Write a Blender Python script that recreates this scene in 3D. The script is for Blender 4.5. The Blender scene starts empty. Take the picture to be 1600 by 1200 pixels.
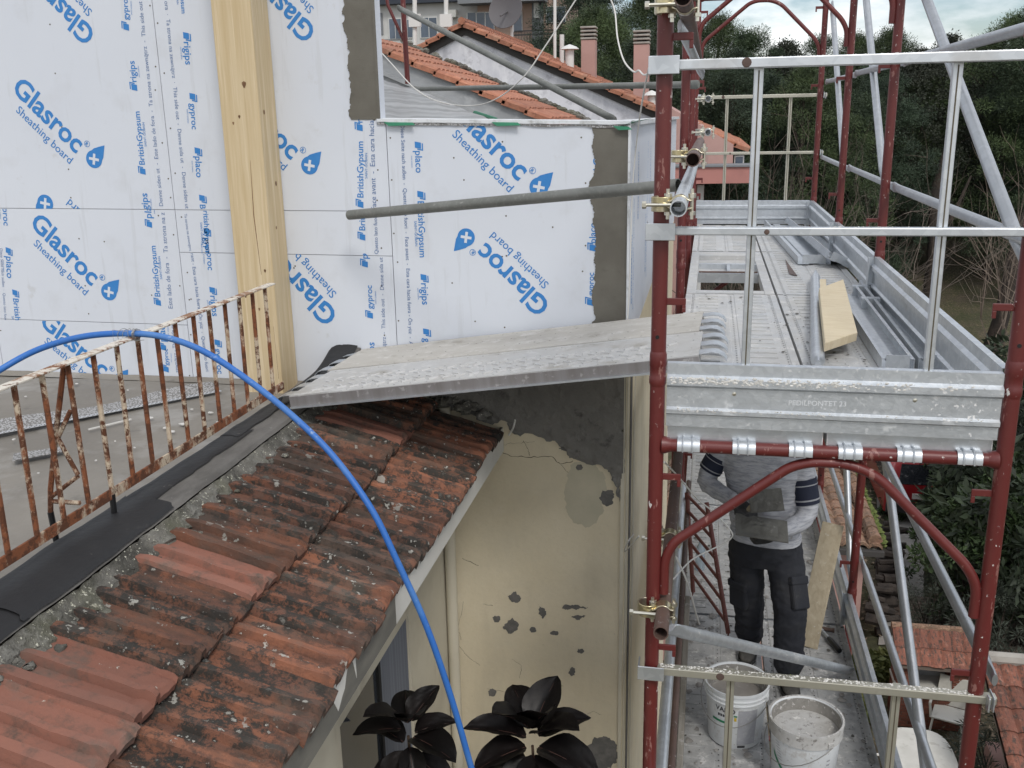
import bpy, bmesh, math, random
from mathutils import Vector, Matrix, Quaternion, noise as mnoise
random.seed(7)
SC = bpy.context.scene
COL = SC.collection
R = math.radians
# ------------------------------------------------------------------ camera
# frame directions (right, street, up) seen in camera space, from the photo's vanishing points
F = 1512.5
_d = Vector((312, 422, -F)).normalized()
_up = -Vector((107, -5500, -F)).normalized()
_up = (_up - _d*_up.dot(_d)).normalized()
_p = _d.cross(_up)
MW = Matrix((_p, _d, _up))            # camera space -> world
cam_d = bpy.data.cameras.new('camera'); cam = bpy.data.objects.new('camera', cam_d); COL.objects.link(cam)
cam_d.sensor_width = 36; cam_d.lens = F/1600*36; cam_d.clip_start = .05; cam_d.clip_end = 3000
cam.matrix_world = MW.to_4x4()        # the camera stands at the world origin, ground is 9 m below
SC.camera = cam
SC.render.resolution_x = 1024; SC.render.resolution_y = 768
# ------------------------------------------------------------------ sky and sun
SUN_EL, SUN_ROT = R(48), R(150)
w = bpy.data.worlds.new('World'); SC.world = w; w.use_nodes = True
nt = w.node_tree; nt.nodes.clear()
out = nt.nodes.new('ShaderNodeOutputWorld'); bg = nt.nodes.new('ShaderNodeBackground'); bg.inputs[1].default_value = .10
sky = nt.nodes.new('ShaderNodeTexSky'); sky.sky_type = 'NISHITA'; sky.sun_disc = False
sky.sun_elevation = SUN_EL; sky.sun_rotation = SUN_ROT; sky.air_density = 1.0; sky.dust_density = 1.5
tc = nt.nodes.new('ShaderNodeTexCoord'); mp = nt.nodes.new('ShaderNodeMapping'); mp.inputs['Scale'].default_value = (1, 1, 2.6)
mp.inputs['Location'].default_value = (3.1, 1.7, .35)
nz = nt.nodes.new('ShaderNodeTexNoise'); nz.inputs['Scale'].default_value = 3.2; nz.inputs['Detail'].default_value = 9; nz.inputs['Roughness'].default_value = .58
cr = nt.nodes.new('ShaderNodeValToRGB'); cr.color_ramp.elements[0].position = .40; cr.color_ramp.elements[1].position = .56
nz2 = nt.nodes.new('ShaderNodeTexNoise'); nz2.inputs['Scale'].default_value = 6; nz2.inputs['Detail'].default_value = 6
cc = nt.nodes.new('ShaderNodeValToRGB')
cc.color_ramp.elements[0].position = .3; cc.color_ramp.elements[0].color = (8.2, 8.5, 8.9, 1)
cc.color_ramp.elements[1].position = .7; cc.color_ramp.elements[1].color = (12.5, 12.4, 12.3, 1)
mx = nt.nodes.new('ShaderNodeMix'); mx.data_type = 'RGBA'
L = nt.links.new
L(tc.outputs['Generated'], mp.inputs[0]); L(mp.outputs[0], nz.inputs[0]); L(mp.outputs[0], nz2.inputs[0])
L(nz.outputs[0], cr.inputs[0]); L(nz2.outputs[0], cc.inputs[0]); L(cr.outputs[0], mx.inputs[0]); L(sky.outputs[0], mx.inputs[6]); L(cc.outputs[0], mx.inputs[7])
L(mx.outputs[2], bg.inputs[0]); L(bg.outputs[0], out.inputs[0])
sd = bpy.data.lights.new('sun', 'SUN'); sd.energy = 1.3; sd.angle = R(14); sd.color = (1, .965, .91)
so = bpy.data.objects.new('sun', sd); COL.objects.link(so)
_sv = Vector((math.sin(SUN_ROT)*math.cos(SUN_EL), math.cos(SUN_ROT)*math.cos(SUN_EL), math.sin(SUN_EL)))
so.rotation_euler = _sv.to_track_quat('Z', 'Y').to_euler(); so.location = (0, -5, 30)
SC.view_settings.view_transform = 'Standard'; SC.view_settings.look = 'None'; SC.view_settings.gamma = 1
SC.view_settings.use_curve_mapping = False; SC.view_settings.exposure = 0.36
SC.cycles.max_bounces = 6; SC.cycles.diffuse_bounces = 3; SC.cycles.glossy_bounces = 3; SC.cycles.transparent_max_bounces = 8
SC.cycles.use_denoising = True
# ------------------------------------------------------------------ pixel helpers (a pixel gives a direction only)
def ray(x, y): return MW @ Vector((x-800, 600-y, -F))
def onY(x, y, Y): r = ray(x, y); return r*(Y/r.y)
def onX(x, y, X): r = ray(x, y); return r*(X/r.x)
def onZ(x, y, Z): r = ray(x, y); return r*(Z/r.z)
# ------------------------------------------------------------------ materials
MATS = {}
def mat(name, col, rough=.6, metal=0., layers=(), bump=None, rnd=False, spec=.5, hue=0., trans=0., coat=0.):
    m = bpy.data.materials.new(name); m.use_nodes = True; MATS[name] = m
    n = m.node_tree.nodes; l = m.node_tree.links.new; b = n['Principled BSDF']
    b.inputs['Roughness'].default_value = rough; b.inputs['Metallic'].default_value = metal
    b.inputs['Specular IOR Level'].default_value = spec; b.inputs['Coat Weight'].default_value = coat
    if trans: b.inputs['Transmission Weight'].default_value = trans
    t = n.new('ShaderNodeTexCoord'); vec = t.outputs['Object']; oi = None
    if rnd:
        oi = n.new('ShaderNodeObjectInfo'); mu = n.new('ShaderNodeMath'); mu.operation = 'MULTIPLY'; mu.inputs[1].default_value = 41.3
        l(oi.outputs['Random'], mu.inputs[0]); va = n.new('ShaderNodeVectorMath'); va.operation = 'ADD'
        l(vec, va.inputs[0]); l(mu.outputs[0], va.inputs[1]); vec = va.outputs[0]
    def tex(d):
        mpn = n.new('ShaderNodeMapping'); mpn.inputs['Scale'].default_value = d.get('st', (1, 1, 1)); mpn.inputs['Location'].default_value = d.get('off', (0, 0, 0))
        mpn.inputs['Rotation'].default_value = d.get('rot', (0, 0, 0)); l(vec, mpn.inputs[0])
        k = d.get('k', 'noise')
        if k == 'noise':
            x = n.new('ShaderNodeTexNoise'); x.inputs['Scale'].default_value = d['s']; x.inputs['Detail'].default_value = d.get('det', 5); x.inputs['Roughness'].default_value = d.get('nr', .6)
            x.inputs['Distortion'].default_value = d.get('dis', 0); o = x.outputs[0]
        elif k == 'vor':
            x = n.new('ShaderNodeTexVoronoi'); x.inputs['Scale'].default_value = d['s']; x.inputs['Randomness'].default_value = 1; o = x.outputs['Distance']
        elif k == 'cell':
            x = n.new('ShaderNodeTexVoronoi'); x.inputs['Scale'].default_value = d['s']; o = x.outputs['Color']
            sp = n.new('ShaderNodeSeparateColor'); l(o, sp.inputs[0]); o = sp.outputs[0]
        elif k == 'wave':
            x = n.new('ShaderNodeTexWave'); x.inputs['Scale'].default_value = d['s']; x.inputs['Distortion'].default_value = d.get('dis', 0); x.inputs['Detail'].default_value = d.get('det', 2)
            x.inputs['Detail Scale'].default_value = d.get('ds', 1); x.bands_direction = d.get('dir', 'X'); o = x.outputs[1]
        elif k == 'brick':
            x = n.new('ShaderNodeTexBrick'); o = x.outputs['Fac']; x.inputs['Scale'].default_value = d['s']
        l(mpn.outputs[0], x.inputs[0]); return o
    cur = None
    def rgb(c):
        x = n.new('ShaderNodeRGB'); x.outputs[0].default_value = (*c, 1); return x.outputs[0]
    cur = rgb(col)
    if hue and oi is None: oi = n.new('ShaderNodeObjectInfo')
    for d in layers:
        o = tex(d); mr = n.new('ShaderNodeMapRange'); mr.inputs[1].default_value = d['lo']; mr.inputs[2].default_value = d['hi']
        mr.inputs[3].default_value = 0; mr.inputs[4].default_value = d.get('f', 1); l(o, mr.inputs[0])
        if 'by' in d:      # limited by a second, larger mask
            o2 = tex(d['by']); m2 = n.new('ShaderNodeMapRange'); m2.inputs[1].default_value = d['by']['lo']; m2.inputs[2].default_value = d['by']['hi']; l(o2, m2.inputs[0])
            mm = n.new('ShaderNodeMath'); mm.operation = 'MULTIPLY'; l(mr.outputs[0], mm.inputs[0]); l(m2.outputs[0], mm.inputs[1]); fo = mm.outputs[0]
        else: fo = mr.outputs[0]
        x = n.new('ShaderNodeMix'); x.data_type = 'RGBA'; l(fo, x.inputs[0]); l(cur, x.inputs[6]); x.inputs[7].default_value = (*d['c'], 1); cur = x.outputs[2]
        if 'r' in d:
            src = b.inputs['Roughness'].links[0].from_socket if b.inputs['Roughness'].links else None
            y = n.new('ShaderNodeMix'); l(fo, y.inputs[0]); y.inputs[3].default_value = d['r']
            if src: l(src, y.inputs[2])
            else: y.inputs[2].default_value = rough
            l(y.outputs[0], b.inputs['Roughness'])
        if 'm' in d:
            src = b.inputs['Metallic'].links[0].from_socket if b.inputs['Metallic'].links else None
            y = n.new('ShaderNodeMix'); l(fo, y.inputs[0]); y.inputs[3].default_value = d['m']
            if src: l(src, y.inputs[2])
            else: y.inputs[2].default_value = metal
            l(y.outputs[0], b.inputs['Metallic'])
    if hue:
        h = n.new('ShaderNodeHueSaturation'); mr = n.new('ShaderNodeMapRange'); mr.inputs[3].default_value = 1-hue; mr.inputs[4].default_value = 1+hue
        l(oi.outputs['Random'], mr.inputs[0]); l(mr.outputs[0], h.inputs['Value']); l(cur, h.inputs['Color']); cur = h.outputs[0]
    l(cur, b.inputs['Base Color'])
    if bump:
        prev = None
        for d in (bump if isinstance(bump, (list, tuple)) else [bump]):
            o = tex(d); bn = n.new('ShaderNodeBump'); bn.inputs['Strength'].default_value = d.get('str', .5); bn.inputs['Distance'].default_value = d.get('dist', .01); l(o, bn.inputs['Height'])
            if prev: l(prev, bn.inputs['Normal'])
            prev = bn.outputs[0]
        l(prev, b.inputs['Normal'])
    return m
def N(s, lo, hi, c, **k): return dict(s=s, lo=lo, hi=hi, c=c, **k)
mat('red_paint', (.112, .0165, .015), .42, 0, [N(6, .45, .7, (.135, .025, .021), f=.5), N(3, .35, .7, (.085, .014, .012), f=.45, st=(1, 1, .3)), N(60, .66, .69, (.5, .46, .43), r=.9, by=N(4, .45, .56, (0, 0, 0))), N(20, .69, .705, (.6, .57, .54), r=.9, st=(1, 1, .5)), N(26, .62, .64, (.28, .14, .12), f=.7, st=(1, 1, .3)), N(34, .70, .73, (.08, .035, .02), r=.9)], bump=dict(s=60, str=.12, dist=.003))
mat('red_rust', (.17, .052, .042), .6, 0, [N(9, .4, .7, (.12, .05, .035), f=.7), N(60, .62, .68, (.36, .3, .27), f=.7)])
_gal = [N(40, .35, .75, (.66, .69, .72), f=.6, k='cell'), N(5, .45, .75, (.45, .475, .5), f=.5, st=(1, 1, 1)), N(3, .62, .75, (.38, .36, .33), r=.8, m=.2, f=.5)]
mat('galvanised', (.56, .59, .62), .42, .85, _gal, bump=dict(s=30, str=.06, dist=.003))
_cem = [N(9, .60, .70, (.60, .60, .585), r=.9, m=0, nr=.75, det=9, f=.7), N(70, .60, .66, (.72, .71, .69), r=.9, m=0, by=N(3, .4, .6, (0, 0, 0)))]
mat('galvanised_dull', (.40, .42, .44), .42, .85, [N(40, .35, .75, (.46, .48, .505), f=.6, k='cell'), N(5, .45, .75, (.32, .335, .355), f=.6), N(14, .62, .72, (.5, .49, .47), r=.8, m=.2, f=.5)], bump=dict(s=30, str=.06, dist=.003))
mat('zinc_yellow', (.47, .455, .385), .45, .7, [N(5, .45, .75, (.40, .385, .32), f=.6), N(14, .6, .72, (.6, .58, .52), f=.5)])
mat('galvanised_splashed', (.55, .58, .61), .45, .8, _gal + _cem, bump=dict(s=60, str=.2, dist=.004))
mat('deck_steel', (.50, .51, .515), .5, .45, [N(40, .35, .75, (.58, .59, .60), f=.5, k='cell'), N(3.5, .38, .62, (.50, .495, .48), r=.9, m=0, nr=.7, det=9), N(11, .55, .68, (.66, .655, .64), r=.92, m=0, nr=.7), N(2.2, .55, .75, (.38, .365, .34), r=.9, m=0, f=.55), N(1.1, .50, .66, (.36, .36, .355), r=.45, m=.3, f=.6), N(80, .66, .70, (.10, .092, .082), r=.9, m=0, by=N(6, .44, .56, (0, 0, 0))), N(24, .68, .71, (.16, .15, .135), r=.9, m=0), N(13, .70, .73, (.26, .245, .22), r=.9, m=0)], bump=[dict(s=70, str=.25, dist=.003)])
mat('walk_bar', (.56, .56, .555), .55, .3, [N(9, .5, .7, (.45, .445, .43))])
mat('walk_dirty', (.42, .40, .365), .85, .05, [N(2.5, .4, .66, (.49, .475, .44), nr=.7, st=(.5, 2, 1)), N(9, .52, .68, (.56, .545, .52), nr=.75), N(4, .57, .70, (.29, .265, .225), nr=.7), N(12, .68, .72, (.2, .18, .15)), N(60, .67, .71, (.12, .11, .1), by=N(6, .45, .6, (0, 0, 0)))], bump=[dict(s=40, str=.5, dist=.006)])
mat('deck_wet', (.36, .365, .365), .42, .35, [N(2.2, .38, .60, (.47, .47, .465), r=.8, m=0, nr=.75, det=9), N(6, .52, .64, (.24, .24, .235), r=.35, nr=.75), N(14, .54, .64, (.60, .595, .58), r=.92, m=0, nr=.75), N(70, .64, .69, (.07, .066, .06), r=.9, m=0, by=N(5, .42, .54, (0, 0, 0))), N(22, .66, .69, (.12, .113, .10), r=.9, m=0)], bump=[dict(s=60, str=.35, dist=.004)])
mat('web_dull', (.23, .215, .21), .5, .5, [N(5, .4, .66, (.30, .29, .29), st=(3, 1, .3)), N(30, .6, .68, (.5, .49, .48), f=.6)])
mat('walk_steel', (.50, .50, .495), .6, .25, [N(3, .4, .66, (.46, .45, .43), nr=.7), N(14, .54, .68, (.60, .595, .58), nr=.75), N(4, .58, .72, (.34, .32, .285)), N(60, .67, .71, (.12, .11, .1), by=N(6, .45, .6, (0, 0, 0)))], bump=[dict(s=60, str=.3, dist=.003)], rnd=True)
mat('dark_hole', (.012, .012, .012), .9)
mat('rust_tube', (.095, .062, .052), .6, .2, [N(7, .4, .7, (.14, .085, .065), f=.8), N(45, .62, .68, (.42, .40, .38), r=.9, by=N(4, .4, .55, (0, 0, 0))), N(18, .68, .71, (.5, .48, .45))], bump=dict(s=50, str=.2, dist=.003))
mat('brass_zinc', (.50, .43, .25), .28, .9, [N(12, .4, .65, (.62, .60, .55), f=.8), N(20, .55, .7, (.2, .15, .08), f=.6)])
mat('zinc_bolt', (.6, .58, .5), .3, .9, [N(30, .5, .7, (.3, .25, .18), f=.5)])
mat('sheathing', (.595, .625, .675), .75, 0, [N(1.2, .35, .7, (.56, .59, .645), f=.7), N(4, .56, .72, (.50, .515, .54), f=.45), N(7, .62, .70, (.47, .475, .48), f=.5, nr=.7, by=N(.7, .48, .62, (0, 0, 0))), N(2.5, .60, .66, (.50, .52, .55), f=.4, st=(8, 1, .6)), N(40, .74, .76, (.3, .3, .3), f=.6, by=N(2, .5, .62, (0, 0, 0)))], bump=dict(s=120, str=.08, dist=.002))
mat('board_edge', (.35, .36, .38), .9)
mat('print_blue', (.03, .19, .49), .6, 0, [N(30, .5, .75, (.05, .22, .52), f=.6)])
mat('print_grey', (.10, .17, .33), .7, 0, [])
mat('base_coat', (.145, .135, .112), .9, 0, [N(4, .4, .68, (.19, .18, .152), f=.9), N(14, .62, .75, (.10, .095, .08), f=.5)], bump=[dict(s=110, k='wave', dir='Z', dis=.6, str=.55, dist=.004), dict(s=30, str=.3, dist=.004)])
mat('cement', (.15, .145, .132), .92, 0, [N(3, .35, .65, (.20, .192, .175), nr=.7), N(10, .58, .68, (.065, .062, .057), nr=.7, f=.8)], bump=[dict(s=5, str=1, dist=.045, det=8, nr=.65), dict(s=45, str=.6, dist=.01)])
mat('cream_render', (.64, .57, .425), .85, 0, [N(.9, .4, .66, (.58, .505, .35), f=.8), N(2.6, .5, .72, (.52, .47, .36), f=.55), N(5, .58, .75, (.68, .62, .49), f=.5), N(50, .69, .72, (.28, .25, .19), f=.6), N(1.3, .52, .68, (.50, .44, .32), f=.55, st=(3, 3, .5)), N(60, .5, .8, (.5, .44, .32), f=.3)], bump=[dict(s=26, str=.25, dist=.006), dict(s=3, str=.25, dist=.03)])
mat('cream_trim', (.54, .50, .40), .75, 0, [N(2, .45, .7, (.38, .34, .26), f=.6), N(8, .6, .75, (.3, .25, .18), f=.5, st=(1, 1, .25))], bump=dict(s=20, str=.15, dist=.005))
mat('flaked_grey', (.115, .112, .105), .95, 0, [N(20, .4, .7, (.17, .16, .15))], bump=dict(s=40, str=.5, dist=.006))
mat('crack', (.10, .085, .06), .95)
mat('patched_cream', (.45, .415, .31), .9, 0, [N(6, .4, .7, (.51, .465, .35))], bump=dict(s=30, str=.2, dist=.004))
mat('fascia_white', (.62, .61, .575), .6, 0, [N(3, .45, .75, (.5, .485, .44), f=.6)], bump=dict(s=30, str=.15, dist=.004))
mat('fascia_bare', (.125, .12, .105), .9, 0, [N(4, .4, .7, (.18, .17, .145), st=(1, 1, 4))], bump=dict(s=40, str=.4, dist=.005))
mat('terracotta', (.20, .080, .045), .9, 0, [N(3, .4, .65, (.245, .10, .056), f=.9), N(5, .45, .62, (.125, .06, .042), f=.85, st=(.5, 4, 1)), N(2.2, .47, .62, (.066, .054, .043), nr=.7, f=.85, st=(.7, 1.6, 1)), N(15, .46, .53, (.034, .029, .024), nr=.8, det=12, by=N(2.2, .36, .50, (0, 0, 0), st=(.6, 1.8, 1))), N(2.6, .52, .66, (.10, .09, .074), nr=.75, f=.55, off=(3, 1, 0)), N(30, .635, .65, (.38, .37, .33), f=.9, by=N(4, .40, .52, (0, 0, 0))), N(11, .68, .695, (.33, .32, .29), f=.8)], bump=[dict(s=7, str=.5, dist=.012, nr=.7), dict(s=60, str=.7, dist=.006)], rnd=True, hue=.38)
mat('terracotta_clean', (.21, .088, .060), .88, 0, [N(4, .4, .7, (.165, .082, .062), f=.9), N(12, .50, .66, (.095, .06, .046), f=.8, nr=.75), N(3, .54, .68, (.14, .105, .085), f=.8), N(18, .7, .72, (.42, .4, .34)), N(6, .58, .70, (.06, .045, .035), nr=.75, f=.8)], bump=[dict(s=9, str=.4, dist=.01), dict(s=60, str=.4, dist=.004)], rnd=True, hue=.2)
mat('moss_mortar', (.15, .143, .125), .95, 0, [N(5, .4, .6, (.05, .048, .04), nr=.7), N(9, .50, .64, (.20, .195, .175), nr=.8, det=10), N(45, .60, .64, (.45, .44, .36), nr=.8), N(80, .64, .67, (.55, .54, .46)), N(3, .5, .7, (.085, .088, .04), f=.6)], bump=[dict(s=18, str=1, dist=.02, nr=.7), dict(s=70, str=.6, dist=.006)])
mat('membrane_black', (.010, .010, .011), .62, 0, [N(2, .45, .7, (.022, .022, .023), f=.8), N(4, .62, .74, (.055, .053, .05), f=.7, nr=.75, st=(4, 1, 1), r=.8), N(30, .68, .72, (.16, .155, .14), r=.9, by=N(3, .45, .6, (0, 0, 0)))], bump=[dict(s=6, str=.35, dist=.02), dict(s=50, str=.25, dist=.005)])
mat('membrane_grey', (.135, .128, .118), .75, 0, [N(5, .4, .68, (.085, .08, .073), st=(3, 1, 1)), N(30, .66, .72, (.25, .24, .22))], bump=[dict(s=6, str=.35, dist=.015), dict(s=60, str=.3, dist=.005)])
mat('terrace', (.235, .215, .185), .62, 0, [N(1.1, .35, .65, (.165, .15, .128), nr=.6), N(2.6, .52, .66, (.29, .275, .25), f=.8, r=.4), N(6, .62, .72, (.095, .088, .078), f=.6), N(40, .70, .73, (.4, .39, .37), by=N(2, .45, .6, (0, 0, 0)))], bump=[dict(s=2.2, str=.5, dist=.03), dict(s=60, str=.2, dist=.004)])
mat('flat_membrane', (.17, .168, .162), .4, 0, [N(1.6, .45, .62, (.30, .30, .295), st=(.35, 3, 1), r=.3), N(4, .55, .72, (.09, .088, .085), st=(.5, 3, 1), f=.8)], bump=dict(s=4, str=.3, dist=.02))
mat('glulam', (.55, .44, .275), .6, 0, [N(2.2, .4, .66, (.48, .365, .205), st=(14, 14, .5), dis=.6), N(5, .52, .68, (.62, .51, .34), st=(10, 10, .35)), N(1.4, .55, .75, (.40, .29, .155), st=(20, 20, .3), f=.6), N(5.5, .07, .1, (.5, .375, .205), k='vor', st=(1, 1, .62), f=0)], bump=dict(s=5, str=.12, dist=.004, st=(16, 16, .6)))
mat('knot', (.105, .048, .02), .6, 0, [N(60, .4, .6, (.2, .11, .05))])
mat('new_wood', (.63, .54, .38), .65, 0, [N(3, .42, .66, (.57, .47, .31), st=(3, 14, 3), dis=.7), N(30, .62, .68, (.4, .3, .17), st=(1, 4, 1), f=.5)], bump=dict(s=12, str=.15, dist=.003, st=(2, 10, 2)), rnd=True)
mat('formwork_wood', (.335, .285, .2), .7, 0, [N(3, .42, .66, (.27, .225, .15), st=(12, 12, .7), dis=.6), N(4, .55, .7, (.40, .345, .25), st=(8, 8, .5)), N(40, .66, .7, (.5, .48, .43), f=.6)], bump=dict(s=6, str=.15, dist=.004, st=(10, 10, .6)))
mat('grey_wood', (.25, .235, .205), .85, 0, [N(3, .4, .66, (.17, .155, .13), st=(12, .8, 12)), N(12, .55, .7, (.40, .39, .37), nr=.7), N(40, .68, .71, (.07, .06, .05))], bump=dict(s=6, str=.3, dist=.005, st=(12, 1, 12)))
mat('railing_paint', (.60, .56, .49), .6, 0, [N(8, .51, .57, (.17, .058, .02), nr=.75, r=.9, det=9), N(26, .55, .60, (.10, .035, .015), nr=.75, r=.95, by=N(5, .44, .54, (0, 0, 0))), N(4, .5, .65, (.45, .36, .25), f=.4)], bump=[dict(s=40, str=.5, dist=.004)])
mat('railing_rust', (.47, .39, .29), .75, 0, [N(7, .44, .52, (.185, .062, .024), nr=.75, r=.9, det=9, st=(1, 1, .6)), N(22, .48, .55, (.09, .033, .015), nr=.75, r=.95)], bump=[dict(s=40, str=.6, dist=.004)])
mat('tar', (.008, .008, .009), .35)
mat('hose_blue', (.022, .125, .42), .5, 0, [N(6, .5, .7, (.04, .17, .47), f=.6), N(3, .5, .66, (.10, .22, .44), f=.5, r=.8), N(50, .62, .67, (.3, .38, .48), f=.7, by=N(5, .45, .6, (0, 0, 0)))], bump=dict(s=30, str=.08, dist=.002))
mat('wire', (.35, .34, .32), .4, .8)
mat('white_cable', (.62, .61, .58), .5)
mat('perforated_metal', (.62, .63, .64), .4, .6)
mat('mesh_grey', (.34, .34, .34), .8, 0, [N(110, .48, .52, (.16, .155, .15), k='vor')])
mat('green_mesh', (.02, .16, .085), .7)
mat('plastic_bead', (.62, .64, .66), .6, 0, [N(9, .5, .7, (.3, .3, .28), nr=.7)])
mat('glass_dark', (.045, .05, .058), .08, 0, spec=.6)
mat('curtain', (.17, .185, .215), .8, 0, [N(2, .4, .6, (.125, .137, .165), st=(1, 22, .15))])
mat('leaf_rubber', (.006, .0052, .0052), .42, 0, [N(4, .4, .7, (.012, .008, .008), f=.8)], spec=.25, rnd=True, hue=.3)
mat('leaf_vein', (.06, .028, .022), .6)
mat('stem', (.07, .045, .03), .8)
mat('pot', (.22, .1, .06), .8)
# ------------------------------------------------------------------ mesh helpers
def V(*a): return Vector(a)
class MB:
    def __init__(s): s.v = []; s.f = []
    def add(s, vs, fs):
        o = len(s.v); s.v += [Vector(p) for p in vs]; s.f += [tuple(o+i for i in f) for f in fs]; return s
    def poly(s, pts): return s.add(pts, [tuple(range(len(pts)))])
    def box(s, a, b):
        x0, x1 = sorted((a[0], b[0])); y0, y1 = sorted((a[1], b[1])); z0, z1 = sorted((a[2], b[2]))
        return s.add([(x0,y0,z0),(x1,y0,z0),(x1,y1,z0),(x0,y1,z0),(x0,y0,z1),(x1,y0,z1),(x1,y1,z1),(x0,y1,z1)],
                     [(0,3,2,1),(4,5,6,7),(0,1,5,4),(1,2,6,5),(2,3,7,6),(3,0,4,7)])
    def obox(s, c, size, q=None):          # oriented box: centre, full size, rotation
        hx, hy, hz = size[0]/2, size[1]/2, size[2]/2
        pts = [Vector(p) for p in [(-hx,-hy,-hz),(hx,-hy,-hz),(hx,hy,-hz),(-hx,hy,-hz),(-hx,-hy,hz),(hx,-hy,hz),(hx,hy,hz),(-hx,hy,hz)]]
        if q is not None: pts = [q @ p for p in pts]
        c = Vector(c); return s.add([p+c for p in pts], [(0,3,2,1),(4,5,6,7),(0,1,5,4),(1,2,6,5),(2,3,7,6),(3,0,4,7)])
    def beam(s, p0, p1, w, h, up=(0,0,1)):
        p0, p1 = Vector(p0), Vector(p1); d = (p1-p0).normalized(); u = Vector(up); sd = d.cross(u).normalized(); u = sd.cross(d)
        q = Matrix((d, sd, u)).transposed().to_quaternion() if False else Matrix((d, sd, u)).transposed()
        hx, hy, hz = (p1-p0).length/2, w/2, h/2; c = (p0+p1)/2
        pts = [c + d*(a*hx) + sd*(b*hy) + u*(e*hz) for a,b,e in [(-1,-1,-1),(1,-1,-1),(1,1,-1),(-1,1,-1),(-1,-1,1),(1,-1,1),(1,1,1),(-1,1,1)]]
        return s.add(pts, [(0,3,2,1),(4,5,6,7),(0,1,5,4),(1,2,6,5),(2,3,7,6),(3,0,4,7)])
    def path(s, pts, r, n=10, caps=True, hollow=0.):
        pts = [Vector(p) for p in pts]; m = len(pts); rr = r if isinstance(r, (list, tuple)) else [r]*m
        rings = []; prev = None
        for i, p in enumerate(pts):
            t = (pts[min(i+1, m-1)] - pts[max(i-1, 0)]).normalized()
            if prev is None:
                a = Vector((0,0,1)) if abs(t.z) < .9 else Vector((1,0,0)); x = t.cross(a).normalized()
            else: x = (prev - t*prev.dot(t)).normalized()
            prev = x; y = t.cross(x)
            rings.append([p + (x*math.cos(2*math.pi*k/n) + y*math.sin(2*math.pi*k/n))*rr[i] for k in range(n)])
        vs = [q for ring in rings for q in ring]; fs = []
        for i in range(m-1):
            for k in range(n):
                a, b = i*n+k, i*n+(k+1) % n; fs.append((a, b, b+n, a+n))
        if hollow:
            d0 = (pts[1]-pts[0]).normalized(); dep = min(.12, (pts[-1]-pts[0]).length*.45)
            for end in (0, 1):
                ring = rings[-end]; c = pts[-end]; dr = d0 if end == 0 else (pts[-2]-pts[-1]).normalized(); base = len(vs)
                vs += [c + (q-c)*hollow for q in ring] + [c + (q-c)*hollow + dr*dep for q in ring]
                off = 0 if end == 0 else (m-1)*n
                for k in range(n):
                    a, b = off+k, off+(k+1) % n
                    fs.append((a, base+k, base+(k+1) % n, b) if end == 0 else (a, b, base+(k+1) % n, base+k))
                    fs.append((base+k, base+n+k, base+n+(k+1) % n, base+(k+1) % n) if end == 0 else (base+k, base+(k+1) % n, base+n+(k+1) % n, base+n+k))
                fs.append(tuple(base+n+k for k in range(n)) if end else tuple(base+n+n-1-k for k in range(n)))
        elif caps:
            fs.append(tuple(range(n-1, -1, -1))); fs.append(tuple((m-1)*n+k for k in range(n)))
        return s.add(vs, fs)
    def tube(s, a, b, r, n=12, hollow=0.): return s.path([a, b], r, n, True, hollow)
    def prism(s, pts, ext):                # closed outline + extrusion vector
        pts = [Vector(p) for p in pts]; e = Vector(ext); n = len(pts)
        return s.add(pts + [p+e for p in pts], [tuple(range(n)), tuple(range(2*n-1, n-1, -1))] + [(i, n+i, n+(i+1) % n, (i+1) % n) for i in range(n)])
    def sheet(s, prof, ext, th):           # open polyline profile thickened, extruded
        P = [Vector(p) for p in prof]; e = Vector(ext); ed = e.normalized(); nn = []
        for i in range(len(P)):
            t = (P[min(i+1, len(P)-1)] - P[max(i-1, 0)]).normalized(); nn.append(t.cross(ed).normalized())
        return s.prism(P + [P[i] + nn[i]*th for i in range(len(P)-1, -1, -1)], e)
    def lathe(s, c, prof, n=20, axis=None):
        q = Vector((0,0,1)).rotation_difference(Vector(axis)) if axis else None; c = Vector(c); vs = []; m = len(prof)
        for r, z in prof:
            for k in range(n):
                p = Vector((r*math.cos(2*math.pi*k/n), r*math.sin(2*math.pi*k/n), z)); vs.append(c + (q @ p if q else p))
        fs = [(i*n+k, i*n+(k+1) % n, (i+1)*n+(k+1) % n, (i+1)*n+k) for i in range(m-1) for k in range(n)]
        fs += [tuple(range(n-1, -1, -1)), tuple((m-1)*n+k for k in range(n))]
        return s.add(vs, fs)
    def grid(s, fn, nu, nv):
        vs = [fn(i/nu, j/nv) for i in range(nu+1) for j in range(nv+1)]
        return s.add(vs, [(i*(nv+1)+j, (i+1)*(nv+1)+j, (i+1)*(nv+1)+j+1, i*(nv+1)+j+1) for i in range(nu) for j in range(nv)])
    def mesh(s, name, off=None, tri=False):
        me = bpy.data.meshes.new(name); o = off or Vector()
        me.from_pydata([tuple(p-o) for p in s.v], [], s.f); me.update(); return me
    def build(s, name, m, parent=None, smooth=False, bevel=0, fix=True, sub=0):
        off = wloc(parent)
        me = s.mesh(name, off)
        if fix:
            b = bmesh.new(); b.from_mesh(me); bmesh.ops.recalc_face_normals(b, faces=b.faces); b.to_mesh(me); b.free()
        return put(name, me, m, parent, smooth, bevel, sub)
def wloc(p):
    o = Vector()
    while p is not None: o += p.location; p = p.parent
    return o
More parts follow.
